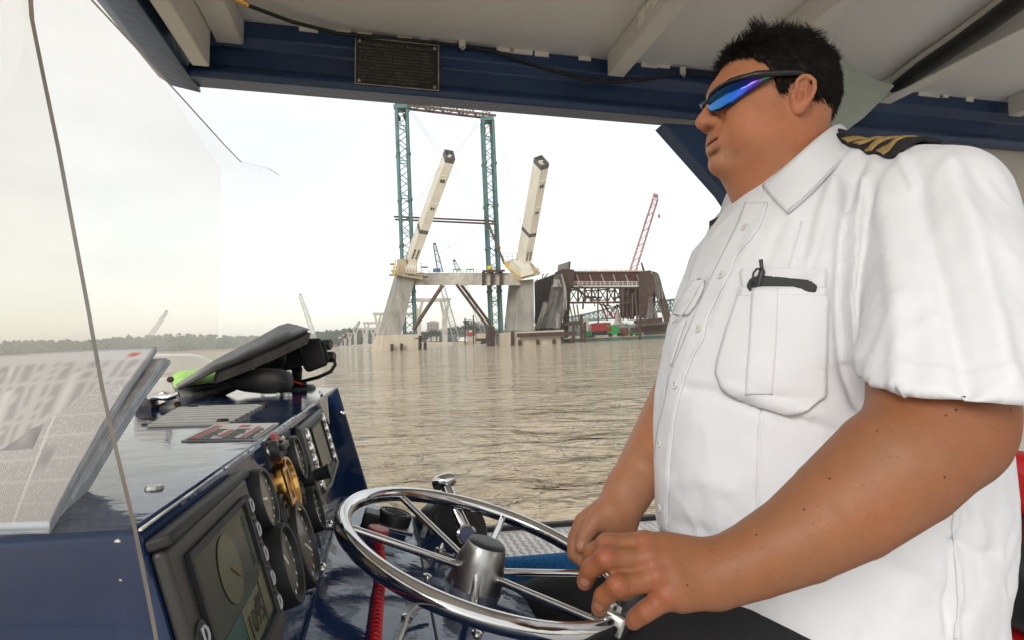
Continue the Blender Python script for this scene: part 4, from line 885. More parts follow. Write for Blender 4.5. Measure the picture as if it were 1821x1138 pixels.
text_mesh('RPM', Hh * .10, M_s4, 'readout', sc_o, pt(bx0 + .68 * W_, by0 + .76 * Hh, hS + .0006), S_, -PD, PN, 1.0, .0001)
def dbutton(s, t, h, sz, parent):
    c = pt(s, t, h); m = MB(); m.lathe(c, PN, [(sz, 0), (sz, .0014), (sz * .85, .002), (0, .002)], 20); o = m.build('button', M_plas2, parent, smooth='auto')
    m = MB(); pth = [c + PN * .0026 + S_ * a * sz + PD * b * sz for a, b in ((-.35, -.6), (.05, -.55), (.42, -.2), (.42, .2), (.05, .55), (-.35, .6))]; m.tube(pth, .0008, 5, closed=True); m.build('icon', M_icon, o)
for k in range(5): dbutton(mf1 - .014, mt0 + .020 + k * (mt1 - mt0 - .045) / 4, H1, .0085, mfd)
for k in range(2): dbutton(mf0 + .012, mt0 + .052 + k * .03, H1, .0085, mfd)
# small plotter at the far end
H2 = .010; s0, t0 = st(528, 756, H2); s1, t1 = st(575, 728, H2); s2, t2 = st(604, 828, H2); s3, t3 = st(577, 897, H2)
sm = empty('fish_finder', on_panel(565, 810, 0), 'smaller dark plotter with a column of chrome keys at the far end of the panel', 'chart plotter')
qa, qb, ta, tb = (s0 + s3) / 2, (s1 + s2) / 2, (t0 + t1) / 2, (t2 + t3) / 2
rect_on_panel(qa, qb, ta, tb, 0, H2, 'housing', M_bez, sm, .005); rect_on_panel(qa + .006, qa + .02, ta - .002, tb + .002, 0, H2 - .003, 'side_rail', M_plas2, sm, .003)
wS = qb - qa; hT = tb - ta
frame(qa + wS * .26, qb - wS * .26, ta + hT * .10, ta + hT * .80, .004, H2 + .0002, H2 + .003, 'screen_frame', M_plas2, sm)
rect_on_panel(qa + wS * .29, qb - wS * .29, ta + hT * .13, ta + hT * .77, H2 - .001, H2 + .001, 'screen', scr('screen_small', (.035, .04, .035), .2), sm, 0)
for k in range(5):
    for ss in (qa + wS * .14, qb - wS * .12):
        m = MB(); c = pt(ss, ta + hT * (.16 + .155 * k), H2); m.lathe(c, PN, [(.011, 0), (.010, .003), (.005, .0045), (0, .0048)], 14); m.build('key', M_chrome, sm, smooth='auto')
m = MB(); pth = [pt(qa + wS * .1, tb - hT * .14, H2 + .001), pt(qa + wS * .35, tb - hT * .06, H2 + .001), pt(qb - wS * .1, tb - hT * .12, H2 + .001)]; m.tube(pth, .004, 6); m.build('lower_trim', M_bez, sm)

# printed plates on the console top
def flat_on_top(pts, name, m, h, parent=None): q = [wp(x, y, pl_up(-.086 + h)) for x, y in pts]; return uvquad(name, q, m, parent, 1, h * .9, U_)
pt_top = -.086
e = empty('engraved_plate', wp(370, 738, pl_up(pt_top)), 'large dull aluminium plate with worn lettering on the console top', 'plate')
flat_on_top([(262, 755), (406, 751), (471, 717), (318, 722)], 'plate', paper_mat('etched_alu', (.50, .49, .46), (.14, .14, .13), 16, 7, .7), .003, e)
for x, y in ((262, 745), (396, 748), (344, 722), (468, 718)):
    m = MB(); m.lathe(wp(x, y, pl_up(pt_top + .003)), U_, [(.008, 0), (.006, .003), (0, .0035)], 12); m.build('screw', M_rust, e, smooth='auto')
e = empty('warning_label', wp(410, 765, pl_up(pt_top)), 'white warning label with red and black print on the console top', 'label')
flat_on_top([(322, 782), (457, 778.5), (496, 751), (386, 752.5)], 'label_sheet', mat('label_white', (.66, .64, .60), .5), .0015, e)
def lab(u0, u1, v0, v1, m, nm):
    c = [np.array(q, float) for q in ((322, 782), (457, 778.5), (496, 751), (386, 752.5))]
    f2 = lambda u, v: (c[0] * (1 - u) + c[1] * u) * (1 - v) + (c[3] * (1 - u) + c[2] * u) * v
    flat = [wp(*f2(*q), pl_up(pt_top + .0021)) for q in ((u0, v0), (u1, v0), (u1, v1), (u0, v1))]; uvquad(nm, flat, m, e, 1, .0004, U_)
M_prR = mat('print_red', (.50, .06, .05), .5); M_prK = mat('print_black', (.05, .05, .05), .5)
lab(.04, .06, .05, .92, M_prK, 'border_line'); lab(.95, .97, .05, .92, M_prK, 'border_line'); lab(.07, .94, .03, .07, M_prK, 'border_line')
lab(.08, .16, .10, .88, M_prR, 'print_block'); lab(.45, .60, .78, .90, M_prR, 'print_block'); lab(.40, .46, .20, .62, M_prR, 'print_block'); lab(.74, .79, .12, .80, M_prR, 'print_block')
for i in range(7):
    for (a, b) in ((.19, .38), (.49, .71), (.82, .93)):
        v = .12 + i * .085; w_ = rnd.uniform(.6, 1.0); lab(a, a + (b - a) * w_, v, v + .035, M_prK, 'print_line')

# ---------------------------------------------------------------- steering wheel
WC = P(862, 978, .80); WN = nrm([math.cos(1.222), .014, math.sin(1.222)])
WX = nrm(np.cross(WN, [0, 1.0, 0])); WY = np.cross(WN, WX); RW = .195
sw = empty('steering_wheel', WC - WN * .06, 'polished steel six-spoke steering wheel with black hub cap', 'steering wheel')
m = MB(); m.tube([WC + RW * (math.cos(t) * WX + math.sin(t) * WY) for t in np.linspace(0, 2 * math.pi, 96, endpoint=False)], .0112, 20, closed=True); m.build('rim', M_chrome, sw, smooth=True)
def on_wheel(px, py): d = ray(px, py); return CAM + d * ((WC - CAM) @ WN) / (d @ WN)
HB = WC - WN * .058
for px, py in ((711, 878), (643, 938), (897, 914), (1045, 1012), (1075, 1106), (838, 1098)):
    q = on_wheel(px, py) - WC; v = nrm(q); m = MB(); m.tube([WC + v * .026 - WN * .026, WC + v * (RW - .004) - WN * .002], .0052, 12); m.build('spoke', M_chrome, sw, smooth='auto')
m = MB(); m.lathe(WC, WN, [(.0, -.072), (.043, -.072), (.042, -.060), (.037, -.036), (.033, -.014), (.0290, .002), (.0268, .008), (.026, .0095), (.0, .0095)], 48); m.build('hub', M_steel, sw, smooth='auto')
m = MB(); m.lathe(WC, WN, [(.0, .0138), (.017, .0138), (.0245, .0120), (.0262, .0098)], 48); m.build('hub_cap', M_plas, sw, smooth=True)
m = MB(); c = LP(.215, .79, .004); c = WC - WN * .076; m.box(c, LD * .062, S_ * .062, LN * .003); m.build('base_plate', M_alum, sw, bevel=.001)
for i, j in ((-1, -1), (1, -1), (1, 1), (-1, 1)):
    m = MB(); m.lathe(c + LD * .050 * i + S_ * .050 * j + LN * .003, LN, [(.006, 0), (.006, .003), (.003, .0035), (0, .0035)], 12); m.build('bolt', M_steel, sw, smooth='auto')
m = MB(); m.lathe(c, -WN, [(.0, .0), (.050, .001), (.048, .03), (.03, .05), (0, .05)], 24); m.build('column_boot', M_rub, sw, smooth='auto')
# spinner knob with clamp
kv = nrm(on_wheel(1090, 1106) - WC); kc = WC + kv * RW
e = empty('spinner_knob', kc, 'black spinner knob clamped on the wheel rim inside the near hand', 'knob')
tg = np.cross(WN, kv)
m = MB(); m.box(kc + WN * .003 - kv * .006, kv * .021, tg * .015, WN * .0135); m.build('clamp', M_steel, e, bevel=.004)
m = MB(); m.lathe(kc + WN * .0168 - kv * .012, WN, [(.009, 0), (.009, .003), (.005, .005), (0, .005)], 14); m.build('clamp_bolt', M_chrome, e, smooth='auto')
m = MB(); m.lathe(kc + WN * .014 + kv * .010, WN, [(.007, 0), (.007, .008), (.012, .011), (.0135, .02), (.0135, .032), (.010, .037), (0, .038)], 24); m.build('grip', M_plas, e, smooth='auto')

# ---------------------------------------------------------------- controls on the lower shelf
e = empty('rotary_switch', on_shelf(700, 935), 'black round switch knob on a steel plate on the lower shelf', 'switch')
m = MB(); c = on_shelf(698, 930, .002); m.box(c, LD * .034, S_ * .034, LN * .0015); m.build('plate', M_alum, e, bevel=.0008)
m = MB(); m.lathe(c, LN, [(.028, .001), (.028, .014), (.0265, .019), (.025, .020), (.024, .0185), (0, .0185)], 36); m.build('knob', M_plas, e, smooth='auto')
for k in (-1, 0, 1):
    m = MB(); m.bar(c + LN * .0198 + (S_ * .7 + LD * .7) * .009 * k - (S_ * -.7 + LD * .7) * .016, c + LN * .0198 + (S_ * .7 + LD * .7) * .009 * k + (S_ * -.7 + LD * .7) * .016, .002, .0015, LN); m.build('grip_rib', M_plas2, e)
e = empty('stop_button', on_shelf(672, 960), 'faded red stop button with lanyard collar on the lower shelf', 'button')
m = MB(); c = on_shelf(668, 957, .0); m.lathe(c, LN, [(.010, 0), (.010, .008), (.0165, .010), (.0165, .014), (.015, .0165), (0, .017)], 30); m.build('cap', M_redpl, e, smooth='auto')
m = MB(); c2 = on_shelf(655, 935, .0); m.box(c2 + LN * .012, LD * .012, S_ * .018, LN * .012); m.build('collar', M_plas, e, bevel=.003)
# red coiled lanyard
pts = []; ctr = [(672, 960), (676, 985), (681, 1008), (676, 1040), (672, 1080), (669, 1120), (666, 1170)]
cw = [on_shelf(x, y, .010) for x, y in ctr]; cum = np.linspace(0, 1, len(cw)); turns = 34
for t in np.linspace(0, 1, turns * 10):
    p = np.array([np.interp(t, cum, [q[i] for q in cw]) for i in range(3)]); a = t * turns * 2 * math.pi
    tn = nrm(cw[-1] - cw[0]); sd = nrm(np.cross(tn, LN)); pts.append(p + .0048 * (math.cos(a) * sd + math.sin(a) * LN))
m = MB(); m.tube(pts, .0014, 5); tag(m.build('coiled_lanyard', M_redc, smooth=True), 'bright red coiled kill-switch lanyard running down the lower shelf', 'lanyard')
m = MB(); c = on_shelf(686, 983, .012); m.box(c, LD * .012, S_ * .006, LN * .001); tag(m.build('lanyard_tag', mat('tag_dark', (.03, .03, .03), .5), bevel=.001), 'small dark tag clipped on the red lanyard', 'tag')
m = MB(); m.tube([on_shelf(770, 1078, .010), on_shelf(742, 1078, .012), on_shelf(727, 1092, .010), on_shelf(718, 1118, .008), on_shelf(706, 1150, .008)], .0022, 6); tag(m.build('thin_cord', M_wcord, smooth=True), 'thin greyish white cord curling off the lower shelf', 'cord')
e = empty('toggle_switch', on_shelf(782, 980), 'tiny chrome toggle switch on the lower shelf behind the hub', 'switch')
m = MB(); c = on_shelf(783, 980, 0); m.lathe(c, LN, [(.009, 0), (.008, .004), (.005, .006), (.004, .010), (.0025, .012), (.003, .024), (0, .026)], 14); m.build('lever', M_chrome, e, smooth='auto')
m = MB(); m.box(on_shelf(794, 985, .001), LD * .012, S_ * .006, LN * .001); m.build('plate', M_alum, e)
# throttle
th = empty('throttle_control', on_shelf(815, 985), 'black drum throttle control with chrome lever beside the wheel', 'throttle')
tax = nrm(A_ * .42 - S_ * .62 + U_ * .45); tcn = P(818, 938, 1.02)
m = MB(); m.lathe(tcn, tax, [(0, -.06), (.064, -.058), (.066, -.03), (.060, -.012), (.060, -.006), (.056, -.002), (.056, .004), (.050, .010), (.0, .012)], 48); m.build('drum', M_plas, th, smooth='auto')
m = MB(); m.box(tcn - U_ * .075, A_ * .05, S_ * .045, U_ * .04); m.build('pedestal', M_navyb, th, bevel=.006)
m = MB(); lv = [P(829, 950, .98), P(818, 925, .985), P(805, 893, 1.0), P(795, 868, 1.02)]; m.tube(lv, [.013, .0115, .0095, .010], 14); m.build('lever', M_chrome, th, smooth='auto')
m = MB(); m.lathe(P(829, 951, .975), nrm(CAM - P(829, 951, .975)) * .8 + tax * .2, [(.0175, -.012), (.0185, .002), (.0165, .010), (.013, .0115)], 28); m.build('boss', M_chrome, th, smooth='auto')
m = MB(); m.lathe(P(829, 951, .975), nrm(CAM - P(829, 951, .975)) * .8 + tax * .2, [(.0132, .0112), (.012, .0125), (0, .013)], 24); m.build('boss_cap', mat('navy_badge', (.05, .07, .16), .3), th, smooth='auto')
m = MB(); hx = nrm(CR * .9 + CU * .25); c = P(790, 855, 1.03); m.tube([c - hx * .020, c - hx * .012, c, c + hx * .012, c + hx * .020], [.009, .0125, .0135, .0125, .008], 16); m.build('handle', M_chrome, th, smooth='auto')
m = MB(); c = on_shelf(752, 930, .002); m.box(c, LD * .004, S_ * .045, LN * .006); m.build('mount_edge', M_alum, th)

# ---------------------------------------------------------------- things on the console top
# radio on its bracket
DR = 1.46
e = empty('marine_radio', P(520, 690, DR), 'black fixed-mount radio with knobs on a bracket at the far end of the console', 'radio')
def pxbox(quad, d, dd, name, m, parent, bevel=.006, seg=3): return MB().hexa(PP(quad, d), PP(quad, d + dd)).build(name, m, parent, bevel=bevel, seg=seg)
pxbox([(446, 628), (536, 608), (543, 648), (520, 657), (452, 662)], DR, .09, 'body', M_plas2, e)
pxbox([(530, 602), (571, 600), (584, 648), (548, 662), (540, 655)], DR - .02, .12, 'face_frame', M_plas, e, .01)
pxbox([(571, 604), (578, 606), (586, 640), (582, 646)], DR - .02, .10, 'face', M_plas2, e)
for x, y in ((582, 612), (588, 634)):
    m = MB(); m.lathe(P(x - 6, y, DR + .02), nrm(CR + CF * -.1), [(.014, 0), (.0135, .016), (.011, .019), (0, .019)], 18); m.build('knob', M_plas, e, smooth='auto')
m = MB(); m.lathe(P(492, 638, DR - .003), nrm(-CF), [(.026, -.004), (.026, .004), (.022, .007), (.0, .007)], 24); m.build('bracket_knob', M_plas, e, smooth='auto')
pxbox([(518, 652), (538, 650), (536, 690), (520, 690)], DR + .03, .05, 'bracket', M_plas, e)
m = MB(); m.lathe(P(528, 690, DR + .05) , U_, [(0, -.006), (.046, -.006), (.046, .004), (.040, .010), (0, .012)], 28); m.build('base', M_plas, e, smooth='auto')
m = MB(); m.tube([P(594, 637, DR), P(596, 648, DR), P(588, 660, DR), P(566, 670, DR), P(535, 678, DR)], .0045, 8); m.build('power_lead', M_cord, e, smooth=True)
m = MB(); m.tube([P(500, 682, DR), P(515, 673, DR - .02), P(530, 680, DR), P(545, 684, DR)], .006, 8); m.build('wiring', M_cord, e, smooth=True)
m = MB(); m.tube([P(512, 684, DR - .03), P(524, 678, DR - .03), P(538, 683, DR - .02)], .003, 6); m.build('red_wire', M_redc, e, smooth=True)
# handset
DHs = 1.28
e = empty('radio_handset', P(465, 698, DHs), 'black radio handset lying on the console with its coiled cord', 'handset')
m = MB(); sec = []
for t, y0, y1, hw in ((412, 668, 684, .016), (420, 662, 691, .024), (440, 657, 696, .028), (470, 654, 699, .030), (498, 655, 699, .030), (512, 660, 696, .026), (517, 668, 688, .016)):
    c = P(t, (y0 + y1) / 2, DHs); hh = (y1 - y0) / 2 / F * DHs; sec.append([c + CU * hh * math.sin(a) * (abs(math.sin(a)) ** -.35 if abs(math.sin(a)) > .05 else 1) + CF * hw * math.cos(a) for a in np.linspace(0, 2 * math.pi, 17)[:-1]])
m.add([p for s in sec for p in s], [(i * 16 + k, i * 16 + (k + 1) % 16, (i + 1) * 16 + (k + 1) % 16, (i + 1) * 16 + k) for i in range(6) for k in range(16)] + [tuple(range(15, -1, -1)), tuple(range(96, 112))]); m.build('shell', M_plas2, e, smooth=True)
m = MB(); m.bar(P(416, 676, DHs - .031), P(514, 678, DHs - .031), .001, .0012); m.build('shell_seam', M_plas, e)
m = MB(); pts = []
for t in np.linspace(0, 1, 260):
    q = P(322 + 96 * t, 708 - 26 * t ** 1.6, DHs + .02 - .02 * t); a = t * 22 * 2 * math.pi; pts.append(q + .019 * (1 - .45 * t) * (math.cos(a) * CU + math.sin(a) * CF))
m.tube(pts, .0046, 6); m.build('coiled_cord', M_cord, e, smooth=True)
m = MB(); m.tube([P(312, 692, DHs - .02), P(350, 688, DHs - .02), P(390, 684, DHs - .01), P(416, 677, DHs)], [.0055, .0055, .0065, .009], 8); m.build('cord_end', M_cord, e, smooth=True)
# handset clip
e = empty('handset_clip', wp(480, 706, pl_up(pt_top)), 'small bent steel handset clip screwed to the console top', 'clip')
DC = 1.25
for a, b in (((450, 711), (462, 710)), ((463, 710), (463, 701)), ((462.5, 701), (490, 700)), ((490.5, 700), (490, 709)), ((490, 709), (506, 707))):
    m = MB(); pa_, pb_ = P(*a, DC), P(*b, DC); m.hexa([pa_, pb_, pb_ + CU * .002 + CR * .001, pa_ + CU * .002 + CR * .001], [q + CF * .02 for q in (pa_, pb_, pb_ + CU * .002 + CR * .001, pa_ + CU * .002 + CR * .001)]); m.build('strip', M_chrome, e)
# binder leaning on the radio
e = empty('black_binder', P(330, 690, 1.3), 'worn black binder cover propped open against the radio', 'binder')
M_bind = mat('black_binder_vinyl', (.030, .028, .026), .48, col2=(.016, .015, .014), vscale=25, bump=.2, bscale=120)
top = [(312, 683, 1.26), (380, 640, 1.30), (450, 604, 1.36), (495, 579, 1.40), (512, 574, 1.42), (530, 578, 1.44), (549, 584, 1.46)]
bot = [(316, 690, 1.14), (384, 656, 1.17), (440, 634, 1.22), (470, 620, 1.27), (490, 612, 1.30), (512, 602, 1.33), (546, 586, 1.38)]
m = MB(); m.grid([[P(x, y - 0, d + .10) for x, y, d in top], [P(x, y, d) for x, y, d in bot]]); o = m.build('cover', M_bind, e, smooth=True); md = o.modifiers.new('solid', 'SOLIDIFY'); md.thickness = .004
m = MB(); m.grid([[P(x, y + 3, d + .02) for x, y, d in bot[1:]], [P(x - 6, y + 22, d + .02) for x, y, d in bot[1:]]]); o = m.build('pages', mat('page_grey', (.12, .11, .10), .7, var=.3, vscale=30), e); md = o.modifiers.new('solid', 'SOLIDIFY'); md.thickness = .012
# hi-vis cloth
M_hv = mat('hi_vis_green', (.32, .70, .04), .7, var=.25, vscale=20)
m = MB(); rows = []
for k, (y, d) in enumerate(((0, 1.50), (10, 1.42), (22, 1.38), (34, 1.34))):
    rows.append([P(x, yy + y * (1 + .1 * math.sin(x)), d + .01 * math.sin(x * .3 + k)) for x, yy in ((296, 672), (310, 660), (326, 655), (345, 654), (370, 652), (400, 648), (430, 640), (445, 632), (455, 640))])
m.grid(rows); o = m.build('hi_vis_vest', M_hv, smooth=True); md = o.modifiers.new('solid', 'SOLIDIFY'); md.thickness = .008; md2 = o.modifiers.new('sub', 'SUBSURF'); md2.levels = 2; md2.render_levels = 2
tag(o, 'lime green hi-vis cloth stuffed under the black binder', 'vest')
# white hinge block with latch
e = empty('latch_block', P(290, 745, .98), 'white painted latch block with rusty screws beside the papers', 'latch')
pxbox([(240, 680), (303, 668), (321, 722), (240, 748)], .97, .03, 'block', M_batt, e, .003)
pxbox([(268, 700), (292, 694), (297, 716), (270, 726)], .955, .014, 'latch_body', M_steel, e, .003)
m = MB(); m.tube([P(262, 712, .955), P(275, 705, .945), P(300, 706, .945), P(318, 700, .95)], .0055, 10); m.build('latch_pin', M_chrome, e, smooth='auto')
m = MB(); m.lathe(P(262, 720, .955), nrm(-CF), [(.014, -.01), (.013, .010), (0, .012)], 18); m.build('latch_knob', M_plas, e, smooth='auto')
for x, y in ((303, 674), (316, 718)):
    m = MB(); m.lathe(P(x, y, .968), nrm(-CF), [(.005, -.002), (.005, .002), (0, .003)], 10); m.build('screw', M_rust, e, smooth='auto')
m = MB(); c = wp(205, 858, pl_up(pt_top + .001)); c = wp(275, 865, pl_up(pt_top + .001)); m.lathe(c, U_, [(.006, -.001), (.005, .001), (0, .0012)], 12); tag(m.build('console_screw', M_steel), 'single flush steel screw in the console top', 'screw')
# newspapers
def news_mat():
    m = bpy.data.materials.new('newsprint'); m.use_nodes = True; n = m.node_tree.nodes; l = m.node_tree.links; b = n['Principled BSDF']; b.inputs['Roughness'].default_value = .7
    at = n.new('ShaderNodeAttribute'); at.attribute_name = 'print'; l.new(at.outputs['Color'], b.inputs['Base Color']); return m
M_news = news_mat()
def print_cols(uu, vv, k):
    """flat newspaper print: columns of text lines, grey pictures, a pink advertisement, a red mark"""
    rg = np.random.default_rng(40 + k); c = np.tile(np.array([.56, .535, .52]), (len(uu), 1))
    nz_ = np.sin(vv * 61 + np.floor(uu / .0105) * 12.9898) * 43758.5453; nz_ = nz_ - np.floor(nz_)
    col = (np.floor(vv / .115 + .3 * k)); gut = np.abs((vv / .115 + .3 * k) % 1 - .5) < .455
    ln = ((uu / .0105) % 1 < .55) & (nz_ > .18) & gut; c[ln] *= .70
    def box(u0, u1, v0, v1, colr, mott=.12):
        q = (uu > u0) & (uu < u1) & (vv > v0) & (vv < v1); t = .5 + .5 * np.sin(uu * 47 + k) * np.sin(vv * 31 + 2 * k); c[q] = np.array(colr) * (1 - mott + 2 * mott * t[q])[:, None]
    if k == 0:
        box(.52, .76, .40, .56, (.30, .285, .28), .3); box(.69, .80, .655, .765, (.33, .31, .31), .35); box(.53, .67, .64, .78, (.50, .38, .36), .12); box(.30, .50, .2, .6, (.36, .34, .33), .3); box(.80, .86, .25, .42, (.42, .40, .40), .2)
    for a0 in (.565, .79): q = np.abs(uu - a0 + .05 * (vv - .5)) < .006; c[q] = (.66, .64, .63)
    q = vv > (.90 if k else .93); c[q] = np.array([.58, .57, .57]); 
    if k in (1, 2): box(.93, .965, .945, .955, (.55, .08, .05), 0)
    return c
M_pedge = mat('paper_edge_blue', (.50, .55, .62), .8, var=.15, vscale=60)
def newspaper(k, n_all):
    """a curved folded paper; k=0 on top"""
    vs = np.linspace(0, 1, 150 if k == 0 else 40); us = np.linspace(0, 1, 380 if k == 0 else 60); rows = []
    for v in vs:
        bow = math.sin(v * math.pi) * (9 - k * 1.0)
        xr = np.interp(v, (0, .12, .3, .5, .75, 1), (88, 104, 136, 176, 222, 266)) + k * 6.5 * v * (1.3 - .5 * v) + bow * .4 + (7 if k == 1 else 0) * v
        yr = np.interp(v, (0, .12, .3, .5, .75, 1), (925, 890, 828, 756, 684, 630)) + k * 6 * (1 - v) + k * 1.5 - (14 if k in (1, 2) else 0) * v
        yl = np.interp(v, (0, .12, .3, .5, .75, 1), (938, 908, 850, 782, 712, 652)) + k * 6.5 * (1 - v) + k * 1.5 - (10 if k in (1, 2) else 0) * v
        d = .284 + .26 * v + k * .0016
        curl = -8 * math.exp(-(v / .12) ** 2)
        rows.append([P(-260 + (xr + 260) * u, yl + (yr - yl) * u - curl * .2 + 3 * math.sin(u * 5 + k) * v, d + .006 * math.sin(u * 6 + k) * v) for u in us])
    me = bpy.data.meshes.new('newspaper'); W = len(us); me.from_pydata([tuple(p) for r in rows for p in r], [], [(i * W + j, i * W + j + 1, (i + 1) * W + j + 1, (i + 1) * W + j) for i in range(len(vs) - 1) for j in range(W - 1)])
    vi_ = np.arange(len(vs) * W); pc = print_cols((vi_ % W) / (W - 1), (vi_ // W) / (len(vs) - 1), k); ca_ = me.color_attributes.new('print', 'FLOAT_COLOR', 'POINT'); ca_.data.foreach_set('color', np.concatenate([pc, np.ones((len(pc), 1))], 1).astype(np.float32).ravel())
    me.materials.append(M_news); me.materials.append(M_pedge); me.shade_smooth(); o = bpy.data.objects.new('newspaper', me); link(o)
    md = o.modifiers.new('solid', 'SOLIDIFY'); md.thickness = .0036; md.offset = -1; md.material_offset_rim = 1; md.use_rim = True
    lb = ('topmost printed newspaper of the stack with curled near edge', 'second newspaper of the stack with its pale top edge showing', 'third newspaper of the stack, bluish edge fanned out', 'fourth newspaper down in the fanned stack', 'fifth newspaper down in the fanned stack', 'sixth newspaper down in the fanned stack', 'seventh newspaper down in the fanned stack', 'lowest newspaper of the stack resting on the console')[k]
    tag(o, lb, 'newspaper', 'stack of newspapers on the console')
for k in range(8): newspaper(k, 8)
# ---------------------------------------------------------------- windscreen panes
def plexi(name, haze, tint, rough=.02, spec=.12):
    m = bpy.data.materials.new(name); m.use_nodes = True; n = m.node_tree.nodes; l = m.node_tree.links; n.remove(n['Principled BSDF']); o = n['Material Output']
    tr = n.new('ShaderNodeBsdfTransparent'); tr.inputs[0].default_value = (*tint, 1); tl = n.new('ShaderNodeBsdfTranslucent'); tl.inputs[0].default_value = (1, .985, .95, 1); df = n.new('ShaderNodeBsdfDiffuse'); df.inputs[0].default_value = (.8, .78, .74, 1); gl = n.new('ShaderNodeBsdfGlossy'); gl.inputs['Roughness'].default_value = rough
    hz = n.new('ShaderNodeMixShader'); hz.inputs[0].default_value = .12; l.new(tl.outputs[0], hz.inputs[1]); l.new(df.outputs[0], hz.inputs[2])
    tcn = n.new('ShaderNodeTexCoord'); nz_ = n.new('ShaderNodeTexNoise'); nz_.inputs['Scale'].default_value = 7; nz_.inputs['Detail'].default_value = 8; l.new(tcn.outputs['Object'], nz_.inputs['Vector'])
    mr = n.new('ShaderNodeMapRange'); mr.inputs['From Min'].default_value = .3; mr.inputs['From Max'].default_value = .7; mr.inputs['To Min'].default_value = haze * .75; mr.inputs['To Max'].default_value = haze * 1.25; l.new(nz_.outputs['Fac'], mr.inputs['Value'])
    m1 = n.new('ShaderNodeMixShader'); l.new(mr.outputs[0], m1.inputs[0]); l.new(tr.outputs[0], m1.inputs[1]); l.new(hz.outputs[0], m1.inputs[2])
    m2 = n.new('ShaderNodeMixShader'); m2.inputs[0].default_value = .002; l.new(m1.outputs[0], m2.inputs[1]); l.new(gl.outputs[0], m2.inputs[2]); l.new(m2.outputs[0], o.inputs[0]); return m
M_plx = plexi('hazy_acrylic', .09, (.985, .98, .97)); M_plx2 = plexi('clear_acrylic', .03, (.97, .965, .95))
M_pxedge = mat('acrylic_edge', (.36, .31, .25), .35, var=.2, vscale=30)
def pane(pts_px, plane, thick, vec, mface, label, edge=range(99)):
    f = [wp(x, y, plane) for x, y in pts_px]; n_ = len(f); b = [p + np.asarray(vec) * thick for p in f]
    me = bpy.data.meshes.new('acrylic_pane'); me.from_pydata([tuple(p) for p in f + b], [], [tuple(range(n_)), tuple(range(2 * n_ - 1, n_ - 1, -1))] + [(i, n_ + i, n_ + (i + 1) % n_, (i + 1) % n_) for i in range(n_)])
    me.materials.append(mface); me.materials.append(M_pxedge)
    for i, p in enumerate(me.polygons): p.material_index = 1 if i > 1 and (i - 2) in edge else 0
    o = bpy.data.objects.new('acrylic_pane', me); link(o); return tag(o, label, 'windscreen')
pane([(46, -60), (52, 30), (72, 130), (100, 265), (125, 400), (152, 545), (178, 690), (205, 810), (234, 930), (256, 1040), (275, 1140), (290, 1220), (-900, 1220), (-900, -60)], pl_s(.30), .0042, S_, M_plx2, 'clear acrylic side pane with a thick brownish edge before the newspapers')
PA = ((-.40, 0, 0), (1, 0, 0))
pane([(-400, -400), (-150, -330), (110, -60), (165, 0), (250, 92), (330, 180), (400, 258), (430, 289), (455, 294), (478, 300), (497, 312), (520, 345), (536, 410), (548, 520), (560, 590), (574, 650), (580, 690), (300, 712), (-400, 740)], PA, .004, -A_, M_plx, 'large hazy acrylic windscreen with a curved upper corner on the console', range(1, 10))
pane([(-400, -400), (-120, -330), (150, -60), (392, 300), (392, 480), (388, 600), (386, 700), (-400, 735)], ((-.385, 0, 0), (1, 0, 0)), .003, -A_, plexi('second_acrylic', .025, (.985, .98, .97)), 'second hazy acrylic sheet overlapping the windscreen', ())
